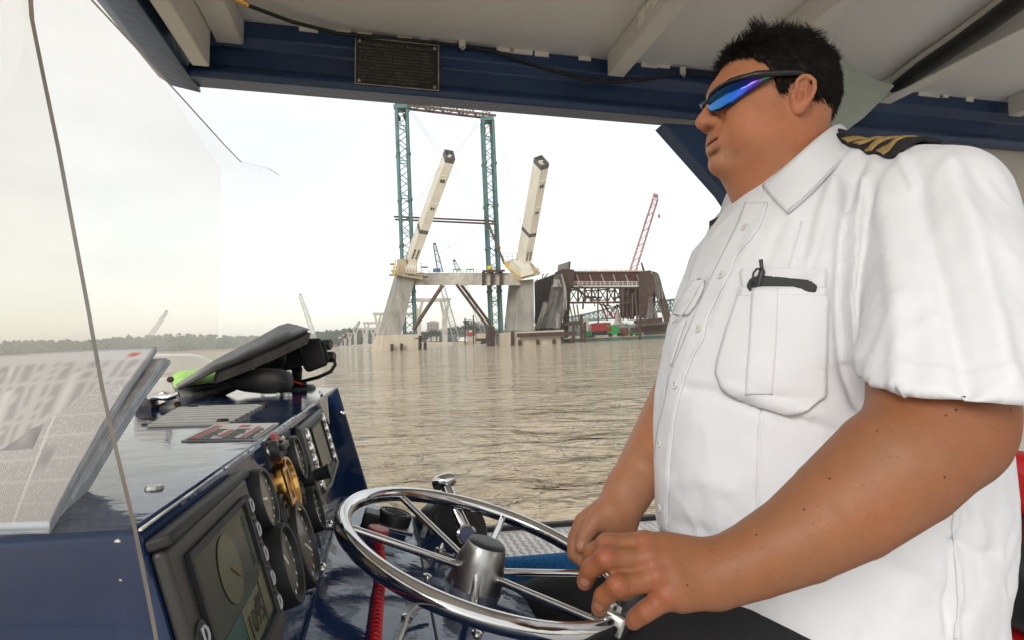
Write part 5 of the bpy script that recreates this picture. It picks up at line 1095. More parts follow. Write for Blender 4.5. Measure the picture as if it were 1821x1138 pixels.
# ================================================================== THE MAN (implicit surfaces meshed with surface nets)
class Field:
    def __init__(s, lo, hi, h):
        s.lo = np.array(lo, float); s.h = h; s.n = np.ceil((np.array(hi) - s.lo) / h).astype(int) + 1
        s.a = np.full(tuple(s.n), 1.0, np.float32)
        s.ax = [(s.lo[i] + np.arange(s.n[i]) * h).astype(np.float32) for i in range(3)]
    def sub(s, lo, hi):
        i0 = [max(0, int((lo[i] - s.lo[i]) / s.h)) for i in range(3)]; i1 = [min(s.n[i], int((hi[i] - s.lo[i]) / s.h) + 2) for i in range(3)]
        if any(i1[k] <= i0[k] for k in range(3)): return None, None
        sl = tuple(slice(i0[k], i1[k]) for k in range(3))
        return sl, (s.ax[0][sl[0]][:, None, None], s.ax[1][sl[1]][None, :, None], s.ax[2][sl[2]][None, None, :])
    def put(s, fn, lo, hi, k=.01, mode='u'):
        pad = k * 1.5 + 3 * s.h; lo = np.asarray(lo) - pad; hi = np.asarray(hi) + pad
        sl, X = s.sub(lo, hi)
        if sl is None: return
        d = fn(*X).astype(np.float32); A = s.a[sl]
        if mode == 'u':
            if k > 0: h_ = np.maximum(k - np.abs(A - d), 0) / k; s.a[sl] = np.minimum(A, d) - h_ * h_ * k * .25
            else: s.a[sl] = np.minimum(A, d)
        elif mode == 'd':                                    # carve
            d = -d; h_ = np.maximum(k - np.abs(A - d), 0) / max(k, 1e-6); s.a[sl] = np.maximum(A, d) + h_ * h_ * k * .25
    def cone(s, a, b, ra, rb, k=.01, mode='u'):              # tapered capsule
        a = np.asarray(a, float); b = np.asarray(b, float); ab = b - a; L2 = ab @ ab
        def fn(x, y, z):
            t = np.clip(((x - a[0]) * ab[0] + (y - a[1]) * ab[1] + (z - a[2]) * ab[2]) / L2, 0, 1)
            return np.sqrt((x - a[0] - t * ab[0]) ** 2 + (y - a[1] - t * ab[1]) ** 2 + (z - a[2] - t * ab[2]) ** 2) - (ra + (rb - ra) * t)
        r = max(ra, rb); s.put(fn, np.minimum(a, b) - r, np.maximum(a, b) + r, k, mode)
    def chain(s, pts, rs, k=.01, mode='u'):
        pts = [np.asarray(p, float) for p in pts]; R = max(rs); js = .004
        def fn(x, y, z):
            o = None
            for i in range(len(pts) - 1):
                a, ab = pts[i], pts[i + 1] - pts[i]; t = np.clip(((x - a[0]) * ab[0] + (y - a[1]) * ab[1] + (z - a[2]) * ab[2]) / (ab @ ab), 0, 1)
                d = np.sqrt((x - a[0] - t * ab[0]) ** 2 + (y - a[1] - t * ab[1]) ** 2 + (z - a[2] - t * ab[2]) ** 2) - (rs[i] + (rs[i + 1] - rs[i]) * t)
                o = d if o is None else np.minimum(o, d)
            return o
        s.put(fn, np.min(pts, axis=0) - R, np.max(pts, axis=0) + R, k, mode)
    def ell(s, c, r, fr=np.eye(3), k=.01, mode='u'):         # ellipsoid, fr rows = axes
        c = np.asarray(c, float); fr = np.asarray(fr, float)
        def fn(x, y, z):
            q = [(x - c[0]) * fr[i][0] + (y - c[1]) * fr[i][1] + (z - c[2]) * fr[i][2] for i in range(3)]
            k0 = np.sqrt(sum((q[i] / r[i]) ** 2 for i in range(3))); k1 = np.sqrt(sum((q[i] / r[i] ** 2) ** 2 for i in range(3)))
            return k0 * (k0 - 1) / np.maximum(k1, 1e-6)
        R = max(r); s.put(fn, c - R, c + R, k, mode)
    def mesh(s):
        V = s.a; ins = V < 0
        c = np.zeros(tuple(np.array(V.shape) - 1), np.int8)
        for i in (0, 1):
            for j in (0, 1):
                for k in (0, 1): c += ins[i:V.shape[0] - 1 + i, j:V.shape[1] - 1 + j, k:V.shape[2] - 1 + k]
        I, J, K = np.nonzero((c > 0) & (c < 8)); n = len(I)
        cv = np.stack([V[I + i, J + j, K + k] for i in (0, 1) for j in (0, 1) for k in (0, 1)], 1)
        off = np.array([(i, j, k) for i in (0, 1) for j in (0, 1) for k in (0, 1)], float)
        acc = np.zeros((n, 3)); cnt = np.zeros(n)
        for a in range(8):
            for b in range(a + 1, 8):
                if np.abs(off[a] - off[b]).sum() != 1: continue
                va, vb = cv[:, a], cv[:, b]; m = (va < 0) != (vb < 0); t = np.where(m, va / np.where(m, va - vb, 1), 0)
                acc += np.where(m[:, None], off[a] + t[:, None] * (off[b] - off[a]), 0); cnt += m
        P_ = s.lo + (np.stack([I, J, K], 1) + acc / cnt[:, None]) * s.h
        idg = np.full(c.shape, -1, np.int32); idg[I, J, K] = np.arange(n); F_ = []
        for ax in range(3):
            sl0 = [slice(None)] * 3; sl1 = [slice(None)] * 3; sl0[ax] = slice(0, -1); sl1[ax] = slice(1, None)
            d = ins[tuple(sl0)] != ins[tuple(sl1)]; e = np.stack(np.nonzero(d), 1); u, v = (ax + 1) % 3, (ax + 2) % 3
            e = e[(e[:, u] > 0) & (e[:, v] > 0) & (e[:, u] < V.shape[u] - 1) & (e[:, v] < V.shape[v] - 1)]
            q = []
            for du, dv in ((-1, -1), (0, -1), (0, 0), (-1, 0)):
                w_ = e.copy(); w_[:, u] += du; w_[:, v] += dv; q.append(idg[w_[:, 0], w_[:, 1], w_[:, 2]])
            q = np.stack(q, 1); flip = ~ins[e[:, 0], e[:, 1], e[:, 2]]; q[flip] = q[flip][:, ::-1]; F_.append(q)
        F_ = np.concatenate(F_); return P_, F_[(F_ >= 0).all(1)]
def relax(Vv, Ff, it=2, lam=.5):
    for _ in range(it):
        acc = np.zeros_like(Vv); cnt = np.zeros(len(Vv))
        for a, b in ((0, 1), (1, 2), (2, 3), (3, 0)):
            np.add.at(acc, Ff[:, a], Vv[Ff[:, b]]); np.add.at(acc, Ff[:, b], Vv[Ff[:, a]]); np.add.at(cnt, Ff[:, a], 1); np.add.at(cnt, Ff[:, b], 1)
        Vv = Vv + lam * (acc / np.maximum(cnt, 1)[:, None] - Vv)
    return Vv
def vnormals(Vv, Ff):
    n = np.cross(Vv[Ff[:, 2]] - Vv[Ff[:, 0]], Vv[Ff[:, 3]] - Vv[Ff[:, 1]]); N_ = np.zeros_like(Vv)
    for i in range(4): np.add.at(N_, Ff[:, i], n)
    return N_ / np.maximum(np.linalg.norm(N_, axis=1), 1e-9)[:, None]
def np_mesh(name, Vv, Ff, m, parent=None):
    me = bpy.data.meshes.new(name); me.vertices.add(len(Vv)); me.vertices.foreach_set('co', Vv.astype(np.float32).ravel())
    me.loops.add(len(Ff) * 4); me.loops.foreach_set('vertex_index', Ff.astype(np.int32).ravel()); me.polygons.add(len(Ff)); me.polygons.foreach_set('loop_start', np.arange(0, len(Ff) * 4, 4, dtype=np.int32))
    me.update(calc_edges=True); me.validate(); me.materials.append(m); me.shade_smooth(); o = bpy.data.objects.new(name, me); link(o, parent); return o
def vnoise(Pn, scale, seed=0, st=(1, 1, 1)):                 # smooth value noise
    q = Pn * np.array(st) * scale + seed * 17.13; i = np.floor(q).astype(np.int64); f_ = q - i; f_ = f_ * f_ * (3 - 2 * f_); o = 0
    for a in (0, 1):
        for b in (0, 1):
            for c in (0, 1):
                h_ = (i[:, 0] + a) * 374761393 + (i[:, 1] + b) * 668265263 + (i[:, 2] + c) * 2147483647 + seed * 9176; h_ = (h_ ^ (h_ >> 13)) * 1274126177; h_ = ((h_ ^ (h_ >> 16)) & 0xffff) / 65535.0
                o = o + h_ * (f_[:, 0] if a else 1 - f_[:, 0]) * (f_[:, 1] if b else 1 - f_[:, 1]) * (f_[:, 2] if c else 1 - f_[:, 2])
    return o * 2 - 1
def segdist(x, y, pl):                                       # distance to a pixel polyline
    d = np.full(x.shape, 1e9); 
    for (x0, y0), (x1, y1) in zip(pl[:-1], pl[1:]):
        t = np.clip(((x - x0) * (x1 - x0) + (y - y0) * (y1 - y0)) / ((x1 - x0) ** 2 + (y1 - y0) ** 2), 0, 1); d = np.minimum(d, np.hypot(x - x0 - t * (x1 - x0), y - y0 - t * (y1 - y0)))
    return d

man = empty('person', (.43, .86, B(.5, .85, -1.12)[2]), 'person in white captain\'s shirt and mirrored sunglasses steering the boat', 'person')

# ---------------------------------------------------------------- head
HS = .865
yaw = math.radians(180 + 3); Fh = np.array([math.cos(yaw), math.sin(yaw), 0]); pit_h = math.radians(3)
Lh = np.cross([0, 0, 1.0], Fh); Fh = math.cos(pit_h) * Fh + math.sin(pit_h) * np.array([0, 0, 1.0]); Uh = np.cross(Fh, Lh)
H0 = P(1410, 179, .795) - Lh * .080 * HS
HF = np.array([Fh, Lh, Uh])
def H(x, y, z): return H0 + (Fh * x + Lh * y + Uh * z) * HS
def hr(*r): return tuple(q * HS for q in r)
hd = Field(H0 + np.array([-.20, -.15, -.24]), H0 + np.array([.19, .15, .17]), .0021)
hd.ell(H(-.014, 0, .046), hr(.101, .078, .086), HF, 0)
hd.ell(H(.028, 0, .012), hr(.064, .064, .088), HF, .02)
hd.ell(H(.024, 0, -.046), hr(.066, .066, .050), HF, .02)
hd.ell(H(.081, 0, -.079), hr(.0195, .026, .018), HF, .02)
for s in (-1, 1):
    hd.ell(H(.042, .042 * s, -.032), hr(.046, .037, .047), HF, .02)
    hd.ell(H(.004, .052 * s, -.058), hr(.052, .030, .038), HF, .025)
hd.ell(H(.016, 0, -.083), hr(.058, .062, .034), HF, .02)      # double chin
hd.ell(H(.082, 0, .048), hr(.015, .048, .014), HF, .015)      # brow
for s in (-1, 1): hd.ell(H(.090, .032 * s, .024), hr(.012, .018, .012), HF, .01, 'd')
hd.chain([H(.088, 0, .036), H(.100, 0, .014), H(.111, 0, -.008)], [.0075 * HS, .0095 * HS, .0135 * HS], .008)
for s in (-1, 1):
    hd.ell(H(.099, .014 * s, -.012), hr(.012, .009, .0095), HF, .006)
    hd.ell(H(.105, .0075 * s, -.0205), hr(.0075, .0042, .0045), HF, .003, 'd')
hd.ell(H(.079, 0, -.046), hr(.018, .032, .028), HF, .016)
hd.ell(H(.0922, 0, -.0375), hr(.0062, .027, .0042), HF, .008)
hd.ell(H(.0908, 0, -.0488), hr(.0068, .025, .0050), HF, .009)
hd.ell(H(.0950, 0, -.0433), hr(.0125, .033, .0016), HF, .0028, 'd')
for s in (-1, 1):
    hd.chain([H(.086, .024 * s, -.006), H(.080, .036 * s, -.026), H(.074, .039 * s, -.042)], [.0030, .0034, .0026], .007, 'd')   # smile fold
hd.ell(H(.093, 0, -.063), hr(.004, .020, .003), HF, .008, 'd')
# ears: thin shell, rolled rim, inner ridge, bowl, tragus, lobe
for s in (-1, 1):
    ef = nrm(Fh * math.cos(.16) + Uh * math.sin(.16)); eu = nrm(np.cross(ef, Lh) * -1); eu = eu if eu @ Uh > 0 else -eu
    back = -ef; en = nrm(Lh * s * math.cos(.45) + ef * math.sin(.45)); eb = nrm(np.cross(en, eu)); eb = eb if eb @ back > 0 else -eb
    E0 = H(-.002, .077 * s, .006)
    def EP(b, u, n=0): return E0 + (eb * b * .88 + eu * u * .88 + en * n) * HS
    hd.ell(EP(.013, .004, .002), hr(.0165, .0255, .0042), np.array([eb, eu, en]), .006)
    rim_ = [EP(.004, .012, .006), EP(.003, .026, .007), EP(.010, .034, .0075), EP(.020, .033, .008), EP(.029, .024, .009), EP(.0315, .010, .009), EP(.029, -.004, .008), EP(.022, -.016, .006)]
    hd.chain(rim_, [.0030, .0032, .0033, .0035, .0036, .0036, .0034, .0036], .003)
    hd.ell(EP(.013, -.022, .003), hr(.0085, .0095, .0050), np.array([eb, eu, en]), .007)
    hd.chain([EP(.017, .024, .004), EP(.020, .012, .0055), EP(.019, .000, .0055), EP(.014, -.009, .005)], [.0026, .0032, .0032, .0030], .004)
    hd.ell(EP(.009, .000, .0075), hr(.0075, .0095, .0075), np.array([eb, eu, en]), .003, 'd')
    hd.ell(EP(.0245, .012, .0075), hr(.0028, .0140, .0035), np.array([eb, eu, en]), .003, 'd')
    hd.ell(EP(.011, .020, .0070), hr(.0040, .0060, .0030), np.array([eb, eu, en]), .003, 'd')
    hd.ell(EP(.000, -.002, .005), hr(.0040, .0065, .0045), np.array([eb, eu, en]), .004)
NB = P(1432, 345, .87)
hd.chain([H(-.026, 0, -.03), H(-.016, 0, -.10), NB + np.array([.004, 0, -.02])], [.060, .068, .082], .02)
hd.chain([H(.000, 0, -.080), NB + np.array([-.036, 0, -.02])], [.050, .056], .022)
hd.ell(H(-.075, 0, -.055), hr(.026, .05, .022), HF, .02)
hV, hF_ = hd.mesh(); hV = relax(hV, hF_, 1, .4); del hd

# ---------------------------------------------------------------- near arm and hand (on the wheel)
SHn = P(1655, 400, .69); ELn = P(1668, 780, .548); WRn = P(1275, 1021, .552)
ar = Field((.015, .40, 1.60), (.60, .72, 2.00), .0021)
up = SHn + (ELn - SHn) * .45
ar.chain([up, P(1670, 725, .562), P(1680, 762, .550)], [.061, .0610, .0490], .012)
ar.ell(P(1734, 786, .548), (.024, .024, .022), np.eye(3), .022)
fa = [P(1655, 778, .548), P(1592, 828, .542), P(1502, 900, .540), P(1421, 955, .545), P(1340, 995, .550), WRn]
ar.chain(fa, [.0530, .0545, .0480, .0400, .0338, .0300], .014)
# knuckle positions: index, middle, ring, little
def fing(F_, pts, rs, k=.003): F_.chain([P(*p) for p in pts], rs, k)
mcp = [(1145, 966, .560), (1152, 992, .549), (1166, 1027, .540), (1184, 1062, .536)]
for i, (x, y, d) in enumerate(mcp):
    ar.chain([P(1262, 993 + i * 17, .556 - .004 * i), P((x * 2 + 1262) / 3, (y * 2 + 993 + i * 17) / 3, d), P(x, y, d)], [.0180, .0160, .0112], .009)
    ar.ell(P(x + 2, y - 4, d - .004), (.0100, .0100, .0095), np.eye(3), .006)
ar.cone(P(1225, 1020, .565), P(1180, 1005, .570), .024, .014, .012)
fing(ar, [(1145, 966, .560), (1080, 968, .562), (1054, 982, .572), (1046, 1004, .586)], [.0108, .0098, .0090, .0078])
fing(ar, [(1152, 992, .549), (1078, 994, .545), (1050, 1010, .552), (1040, 1034, .563)], [.0110, .0102, .0095, .0080])
fing(ar, [(1166, 1027, .540), (1098, 1042, .535), (1073, 1060, .542), (1066, 1080, .553)], [.0110, .0100, .0093, .0079])
fing(ar, [(1184, 1062, .536), (1148, 1086, .532), (1132, 1097, .538), (1126, 1104, .545)], [.0104, .0095, .0088, .0078])
for x, y, d in ((1080, 966, .559), (1078, 991, .541), (1098, 1039, .531)): ar.ell(P(x, y, d), (.0098, .0098, .0092), np.eye(3), .006)
fing(ar, [(1235, 1010, .585), (1180, 1020, .612), (1135, 1035, .622), (1108, 1052, .618)], [.018, .0140, .0115, .0090], .010)   # thumb, under the palm
aV, aF = ar.mesh(); aV = relax(aV, aF, 1, .4); del ar

# ---------------------------------------------------------------- far arm and hand
SHf = P(1345, 450, 1.06); ELf = P(1232, 660, 1.03); WRf = P(1118, 872, .885)
fr_ = Field((.03, .74, 1.58), (.46, 1.16, 2.06), .0023)
fr_.chain([SHf + (ELf - SHf) * .4, P(1240, 630, 1.04), ELf, P(1185, 760, .96), P(1140, 835, .90), WRf], [.056, .056, .050, .047, .037, .031], .02)
fr_.chain([WRf, P(1098, 905, .872), P(1085, 925, .866)], [.031, .030, .026], .02)
fr_.cone(P(1105, 905, .868), P(1108, 945, .868), .024, .020, .016)
fr_.cone(P(1085, 915, .855), P(1068, 925, .850), .020, .015, .014)
RIM = [on_wheel(1038, 984), on_wheel(1060, 1000)]
fing(fr_, [(1082, 905, .856), (1060, 922, .846), (1041, 951, .838), (1033, 972, .834)], [.0165, .0128, .0110, .0092], .008)       # thumb along the rim
fing(fr_, [(1068, 905, .880), (1036, 925, .884), (1021, 958, .880), (1020, 985, .870), (1034, 996, .858)], [.0150, .0118, .0105, .0098, .0085], .006)
fing(fr_, [(1088, 925, .895), (1048, 945, .900), (1034, 975, .898), (1040, 1000, .880), (1056, 1008, .866)], [.0150, .0118, .0105, .0098, .0085], .006)
fing(fr_, [(1100, 940, .900), (1066, 962, .908), (1052, 990, .905), (1060, 1012, .886), (1074, 1018, .872)], [.0145, .0112, .0102, .0095, .0085], .006)
fing(fr_, [(1108, 950, .898), (1084, 975, .908), (1074, 1000, .900), (1082, 1018, .882)], [.0135, .0105, .0095, .0085], .006)
fV, fF = fr_.mesh(); fV = relax(fV, fF, 1, .4); del fr_
# hidden trunk that carries head and arms
tk = Field((.15, .5, 1.4), (.75, 1.25, 2.3), .012)
tk.chain([NB, (.44, .86, 2.10), (.44, .86, 1.9), (.44, .86, 1.62)], [.085, .13, .145, .15], .05)
tk.chain([(.45, .86, 2.14), SHn + np.array([0, .03, -.03])], [.07, .060], .04); tk.chain([(.45, .86, 2.12), SHf], [.07, .055], .04)
tk.chain([SHn + np.array([0, .03, -.03]), up], [.055, .062], .03); tk.chain([SHf, SHf + (ELf - SHf) * .45], [.05, .05], .03)
tV, tF = tk.mesh(); del tk

def skin_mat():
    m = bpy.data.materials.new('skin'); m.use_nodes = True; n = m.node_tree.nodes; l = m.node_tree.links; b = n['Principled BSDF']
    b.inputs['Roughness'].default_value = .52; b.inputs['Specular IOR Level'].default_value = .32; b.inputs['Subsurface Weight'].default_value = .08; b.inputs['Subsurface Radius'].default_value = (1.0, .35, .2); b.inputs['Subsurface Scale'].default_value = .006
    at = n.new('ShaderNodeAttribute'); at.attribute_name = 'tone'; tcn = n.new('ShaderNodeTexCoord')
    t = n.new('ShaderNodeTexNoise'); t.inputs['Scale'].default_value = 60; t.inputs['Detail'].default_value = 6; l.new(tcn.outputs['Object'], t.inputs['Vector'])
    r = n.new('ShaderNodeMapRange'); r.inputs['To Min'].default_value = .88; r.inputs['To Max'].default_value = 1.12; l.new(t.outputs['Fac'], r.inputs['Value'])
    mx = n.new('ShaderNodeVectorMath'); mx.operation = 'SCALE'; 
    t3 = n.new('ShaderNodeTexNoise'); t3.inputs['Scale'].default_value = 14; t3.inputs['Detail'].default_value = 4; l.new(tcn.outputs['Object'], t3.inputs['Vector'])
    r3 = n.new('ShaderNodeValToRGB'); r3.color_ramp.elements[0].position = .35; r3.color_ramp.elements[0].color = (1.0, .90, .84, 1); r3.color_ramp.elements[1].position = .65; r3.color_ramp.elements[1].color = (.95, 1.06, 1.08, 1); l.new(t3.outputs['Fac'], r3.inputs[0])
    mxc = n.new('ShaderNodeMixRGB'); mxc.blend_type = 'MULTIPLY'; mxc.inputs[0].default_value = 1; l.new(at.outputs['Color'], mxc.inputs[1]); l.new(r3.outputs[0], mxc.inputs[2])
    l.new(mxc.outputs[0], mx.inputs[0]); l.new(r.outputs[0], mx.inputs['Scale'])
    v = n.new('ShaderNodeTexVoronoi'); v.inputs['Scale'].default_value = 320; l.new(tcn.outputs['Object'], v.inputs['Vector'])
    fk = n.new('ShaderNodeTexVoronoi'); fk.inputs['Scale'].default_value = 95; l.new(tcn.outputs['Object'], fk.inputs['Vector'])
    fr2 = n.new('ShaderNodeValToRGB'); fr2.color_ramp.elements[0].position = .05; fr2.color_ramp.elements[0].color = (.72, .66, .62, 1); fr2.color_ramp.elements[1].position = .17; fr2.color_ramp.elements[1].color = (1, 1, 1, 1); l.new(fk.outputs['Distance'], fr2.inputs[0])
    m3 = n.new('ShaderNodeMixRGB'); m3.blend_type = 'MULTIPLY'; m3.inputs[0].default_value = .6; l.new(mx.outputs[0], m3.inputs[1]); l.new(fr2.outputs[0], m3.inputs[2]); l.new(m3.outputs[0], b.inputs['Base Color'])
    bp = n.new('ShaderNodeBump'); bp.inputs['Strength'].default_value = .18; bp.inputs['Distance'].default_value = .0013; l.new(v.outputs['Distance'], bp.inputs['Height']); l.new(bp.outputs[0], b.inputs['Normal']); return m
allV = np.concatenate([hV, aV, fV, tV]); o1 = len(hV); o2 = o1 + len(aV); o3 = o2 + len(fV)
allF = np.concatenate([hF_, aF + o1, fF + o2, tF + o3])
body = np_mesh('body', allV, allF, skin_mat(), man)
tone = np.zeros((len(allV), 4), np.float32); tone[:, 3] = 1
face_c = np.array([.48, .190, .092]); arm_c = np.array([.275, .108, .048]); tone[:, :3] = arm_c; tone[:o1, :3] = face_c; tone[o2:, :3] = np.array([.36, .155, .080])
hl = (hV - H0) @ HF.T / HS
def blob(c, r, col, amt, sl=slice(0, o1), pts=None):
    p = hl if pts is None else pts; w_ = np.exp(-(((p - np.array(c)) / np.array(r)) ** 2).sum(1)) * amt; tone[sl, :3] = tone[sl, :3] * (1 - w_[:, None]) + np.array(col) * w_[:, None]
blob((.100, 0, -.0435), (.014, .025, .009), (.47, .165, .115), .5)
for s in (-1, 1): blob((.06, .05 * s, -.012), (.04, .03, .03), (.52, .20, .115), .55); blob((-.012, .085 * s, .0), (.03, .03, .035), (.52, .19, .12), .6)
blob((.108, 0, -.006), (.02, .02, .02), (.54, .20, .13), .6); blob((.03, 0, -.12), (.07, .09, .03), (.42, .19, .115), .5)
blob((.03, .06, -.07), (.05, .05, .03), (.40, .20, .13), .35)
for (x_, y_, d_) in mcp + [(1080, 966, .555), (1078, 991, .538), (1098, 1039, .528), (1148, 1084, .526)]: blob(P(x_, y_, d_ - .008), (.010, .012, .010), (.34, .105, .060), .6, slice(o1, o2), aV)
for pl in (((1041, 1034, .563)), ((1067, 1080, .553)), ((1046, 1000, .586)), ((1127, 1103, .54))): blob(P(*pl), (.010, .010, .010), (.46, .20, .13), .7, slice(o1, o2), aV)
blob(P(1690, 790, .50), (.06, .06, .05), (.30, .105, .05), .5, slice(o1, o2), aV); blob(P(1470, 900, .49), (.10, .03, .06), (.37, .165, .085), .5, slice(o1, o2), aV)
blob((.085, 0, -.066), (.03, .05, .022), (.40, .20, .135), .4)
ca = body.data.color_attributes.new('tone', 'FLOAT_COLOR', 'POINT'); ca.data.foreach_set('color', tone.ravel())

# moles on the near arm
bvh_body = BVHTree.FromPolygons([tuple(v) for v in allV], [tuple(f_) for f_ in allF])
def cast(bvh, px, py):
    d = ray(px, py); loc, n_, i_, dist = bvh.ray_cast(Vector(CAM), Vector(nrm(d)), 5.0)
    if loc is None: return None, None
    n_ = np.array(n_); return np.array(loc), (n_ if n_ @ d < 0 else -n_)
M_mole = mat('mole_brown', (.10, .035, .018), .6)
for px, py, r in ((1682, 738, .0012), (1700, 728, .0015), (1797, 728, .0013), (1680, 848, .0014), (1560, 765, .0012), (1475, 850, .0014), (1430, 905, .0012), (1345, 950, .0012), (1222, 1040, .0012)):
    p, n_ = cast(bvh_body, px, py)
    if p is None: continue
    m = MB(); m.lathe(p - n_ * .0006, n_, [(r, 0), (r * .8, .0008), (0, .001)], 8); m.build('mole', M_mole, body, smooth=True)
# nails on the visible fingers
M_nail = mat('finger_nail', (.42, .20, .13), .28)
for px, py, ux, uy in ((1032, 967, -.35, 1.0), (1040, 1034, -.35, 1.0), (1064, 1078, -.35, 1.0)):
    p, n_ = cast(bvh_body, px, py)
    if p is None: continue
    a_ = nrm(CR * ux - CU * uy); a_ = nrm(a_ - n_ * (a_ @ n_)); b_ = np.cross(n_, a_); rows = []
    for u in np.linspace(-1, 1, 7):
        wd_ = math.sqrt(max(.02, 1 - (abs(u) ** 2.6))); row = []
        for v in (-1, -.6, -.2, .2, .6, 1):
            q_ = p + a_ * .0055 * u + b_ * .0046 * v * wd_; loc_, nn_, _i, _d = bvh_body.find_nearest(Vector(q_)); row.append(np.array(loc_) + np.array(nn_) * .0005)
        rows.append(row)
    m = MB(); m.grid(rows); m.build('nail', M_nail, body, smooth=True)

# ---------------------------------------------------------------- hair
hf = Field(H0 + np.array([-.16, -.13, -.12]), H0 + np.array([.17, .13, .20]), .0026)
def hair_fn(x, y, z):
    qx = ((x - H0[0]) * Fh[0] + (y - H0[1]) * Fh[1] + (z - H0[2]) * Fh[2]) / HS; qy = ((x - H0[0]) * Lh[0] + (y - H0[1]) * Lh[1] + (z - H0[2]) * Lh[2]) / HS; qz = ((x - H0[0]) * Uh[0] + (y - H0[1]) * Uh[1] + (z - H0[2]) * Uh[2]) / HS
    c = np.array([-.012, 0, .048]); r = np.array([.1050, .0815, .0870])
    k0 = np.sqrt(((qx - c[0]) / r[0]) ** 2 + ((qy - c[1]) / r[1]) ** 2 + ((qz - c[2]) / r[2]) ** 2); d = (k0 - 1) * .09
    th = np.clip((qz - .06) / .08, 0, 1); d = d - .006 * th * (1 + .3 * np.sin(qx * 90) * np.sin(qy * 70 + 1))
    # hairline: height below which there is no hair, as a function of how far forward
    zl = np.interp(qx, (-.13, -.075, -.045, -.030, -.026, .004, .008, .020, .026, .034, .052, .075, .11), (-.058, -.060, -.045, -.015, .020, .030, .006, .012, .034, .054, .078, .090, .088))
    zl = zl + .004 * np.sin(qx * 210) * np.cos(qy * 190)
    return np.maximum(d, (zl - qz) * .8) * HS
hf.put(hair_fn, H0 - .17, H0 + .2, 0)
hfV, hfF = hf.mesh(); hfV = relax(hfV, hfF, 2, .5); del hf
nz_h = vnoise(hfV, 90, 3) * .0009 + vnoise(hfV, 260, 4) * .0007; hfN = vnormals(hfV, hfF); hfV = hfV + hfN * nz_h[:, None]
M_hair = mat('dark_brown_hair', (.012, .0075, .0050), .55, col2=(.005, .0035, .003), vscale=160, spec=.25)
hair = np_mesh('hair', hfV, hfF, M_hair, man)
# strands
loc = (hfV - H0) @ HF.T / HS; rng = np.random.default_rng(5); sv = []; sf = []
tcent = loc[rng.integers(0, len(loc), 700)]; tdir = rng.normal(0, 1, (700, 3)); tlen = rng.random(700)
for i in rng.integers(0, len(hfV), 22000):
    p = hfV[i]; n_ = hfN[i]; q = loc[i]
    if n_ @ nrm(p - H(-.012, 0, .04)) < .3: continue
    ti = int(np.argmin(((tcent - q) ** 2).sum(1))); top = float(np.clip((q[2] - .088) / .045, 0, 1)); frt = float(np.clip((q[0] - .02) / .07, 0, 1)); side = 1 - top
    tv = tdir[ti]; to = (tcent[ti] - q); to = Fh * to[0] + Lh * to[1] + Uh * to[2]
    base = nrm(Fh * -.62 + Uh * -.70) * side + nrm(Fh * (.9 * frt - .75) + Uh * .35 + Lh * .55 * tv[0] + Fh * .45 * tv[1]) * top
    d0 = nrm(base - n_ * (base @ n_) + n_ * (.14 + (.06 + .34 * tlen[ti]) * top) + rng.normal(0, .14, 3))
    L_ = (.012 + .024 * top * (.3 + .7 * tlen[ti])) * rng.uniform(.75, 1.1)
    curl = nrm(np.cross(d0, nrm(Lh * (1 if tv[2] > 0 else -1) + .5 * tv))); cs = (.5 + 1.1 * tlen[ti]) * top + .06; w0 = rng.uniform(.00045, .0008); o = len(sv); m_ = 7; pt_ = p - n_ * .0006; dr = d0
    for k in range(m_):
        sd = nrm(np.cross(dr, CAM - pt_)); wv = w0 * (1 - .9 * k / (m_ - 1)); sv += [pt_ - sd * wv, pt_ + sd * wv, pt_ + np.cross(sd, dr) * wv]
        if k:
            a = o + (k - 1) * 3; b = a + 3; sf += [(a, a + 1, b + 1, b), (a + 1, a + 2, b + 2, b + 1), (a + 2, a, b, b + 2)]
        pt_ = pt_ + dr * L_ / (m_ - 1) + to * HS * (.05 if k < 3 else .03) * top; dr = nrm(dr + curl * cs * .40)
        if side > .5: dr = nrm(dr - n_ * .012)
tag(np_mesh('hair_strands', np.array(sv), np.array(sf), M_hair, hair), kind='stuff')

# ---------------------------------------------------------------- sunglasses
sg = empty('sunglasses', H(.10, 0, .02), 'wraparound black sunglasses with blue and violet mirrored lenses on the man', 'sunglasses')
def wrap(ph, z, o=0): ph = math.radians(ph); return H((.0 + (.1075 + o) * math.cos(ph) ** .85 if ph < 1.5 else .0) + 0, (.0805 + o) * math.sin(ph), z)
def wrapS(s, ph, z, o=0): a = math.radians(ph); z = z - .008 * max(math.cos(a), 0); return H((.1075 + o) * max(math.cos(a), 0) ** .9, s * (.0815 + o) * math.sin(a), z)
def lens_m():
    m = bpy.data.materials.new('mirror_lens'); m.use_nodes = True; n = m.node_tree.nodes; l = m.node_tree.links; b = n['Principled BSDF']; b.inputs['Metallic'].default_value = 1; b.inputs['Roughness'].default_value = .10
    tcn = n.new('ShaderNodeTexCoord'); sx = n.new('ShaderNodeSeparateXYZ'); l.new(tcn.outputs['Generated'], sx.inputs[0]); r = n.new('ShaderNodeValToRGB')
    cols = ((0, (.06, .20, .45)), (.30, (.02, .10, .42)), (.55, (.035, .035, .34)), (.72, (.08, .035, .22)), (.86, (.05, .11, .08)), (1, (.03, .04, .035)))
    r.color_ramp.elements[0].color = (*cols[0][1], 1); r.color_ramp.elements[1].color = (*cols[-1][1], 1)
    for p_, c_ in cols[1:-1]: e_ = r.color_ramp.elements.new(p_); e_.color = (*c_, 1)
    l.new(sx.outputs[0], r.inputs[0]); l.new(r.outputs[0], b.inputs['Base Color']); return m
M_lens = lens_m(); M_frame = mat('gloss_black_frame', (.010, .010, .011), .22)
phs = np.linspace(10, 74, 22)
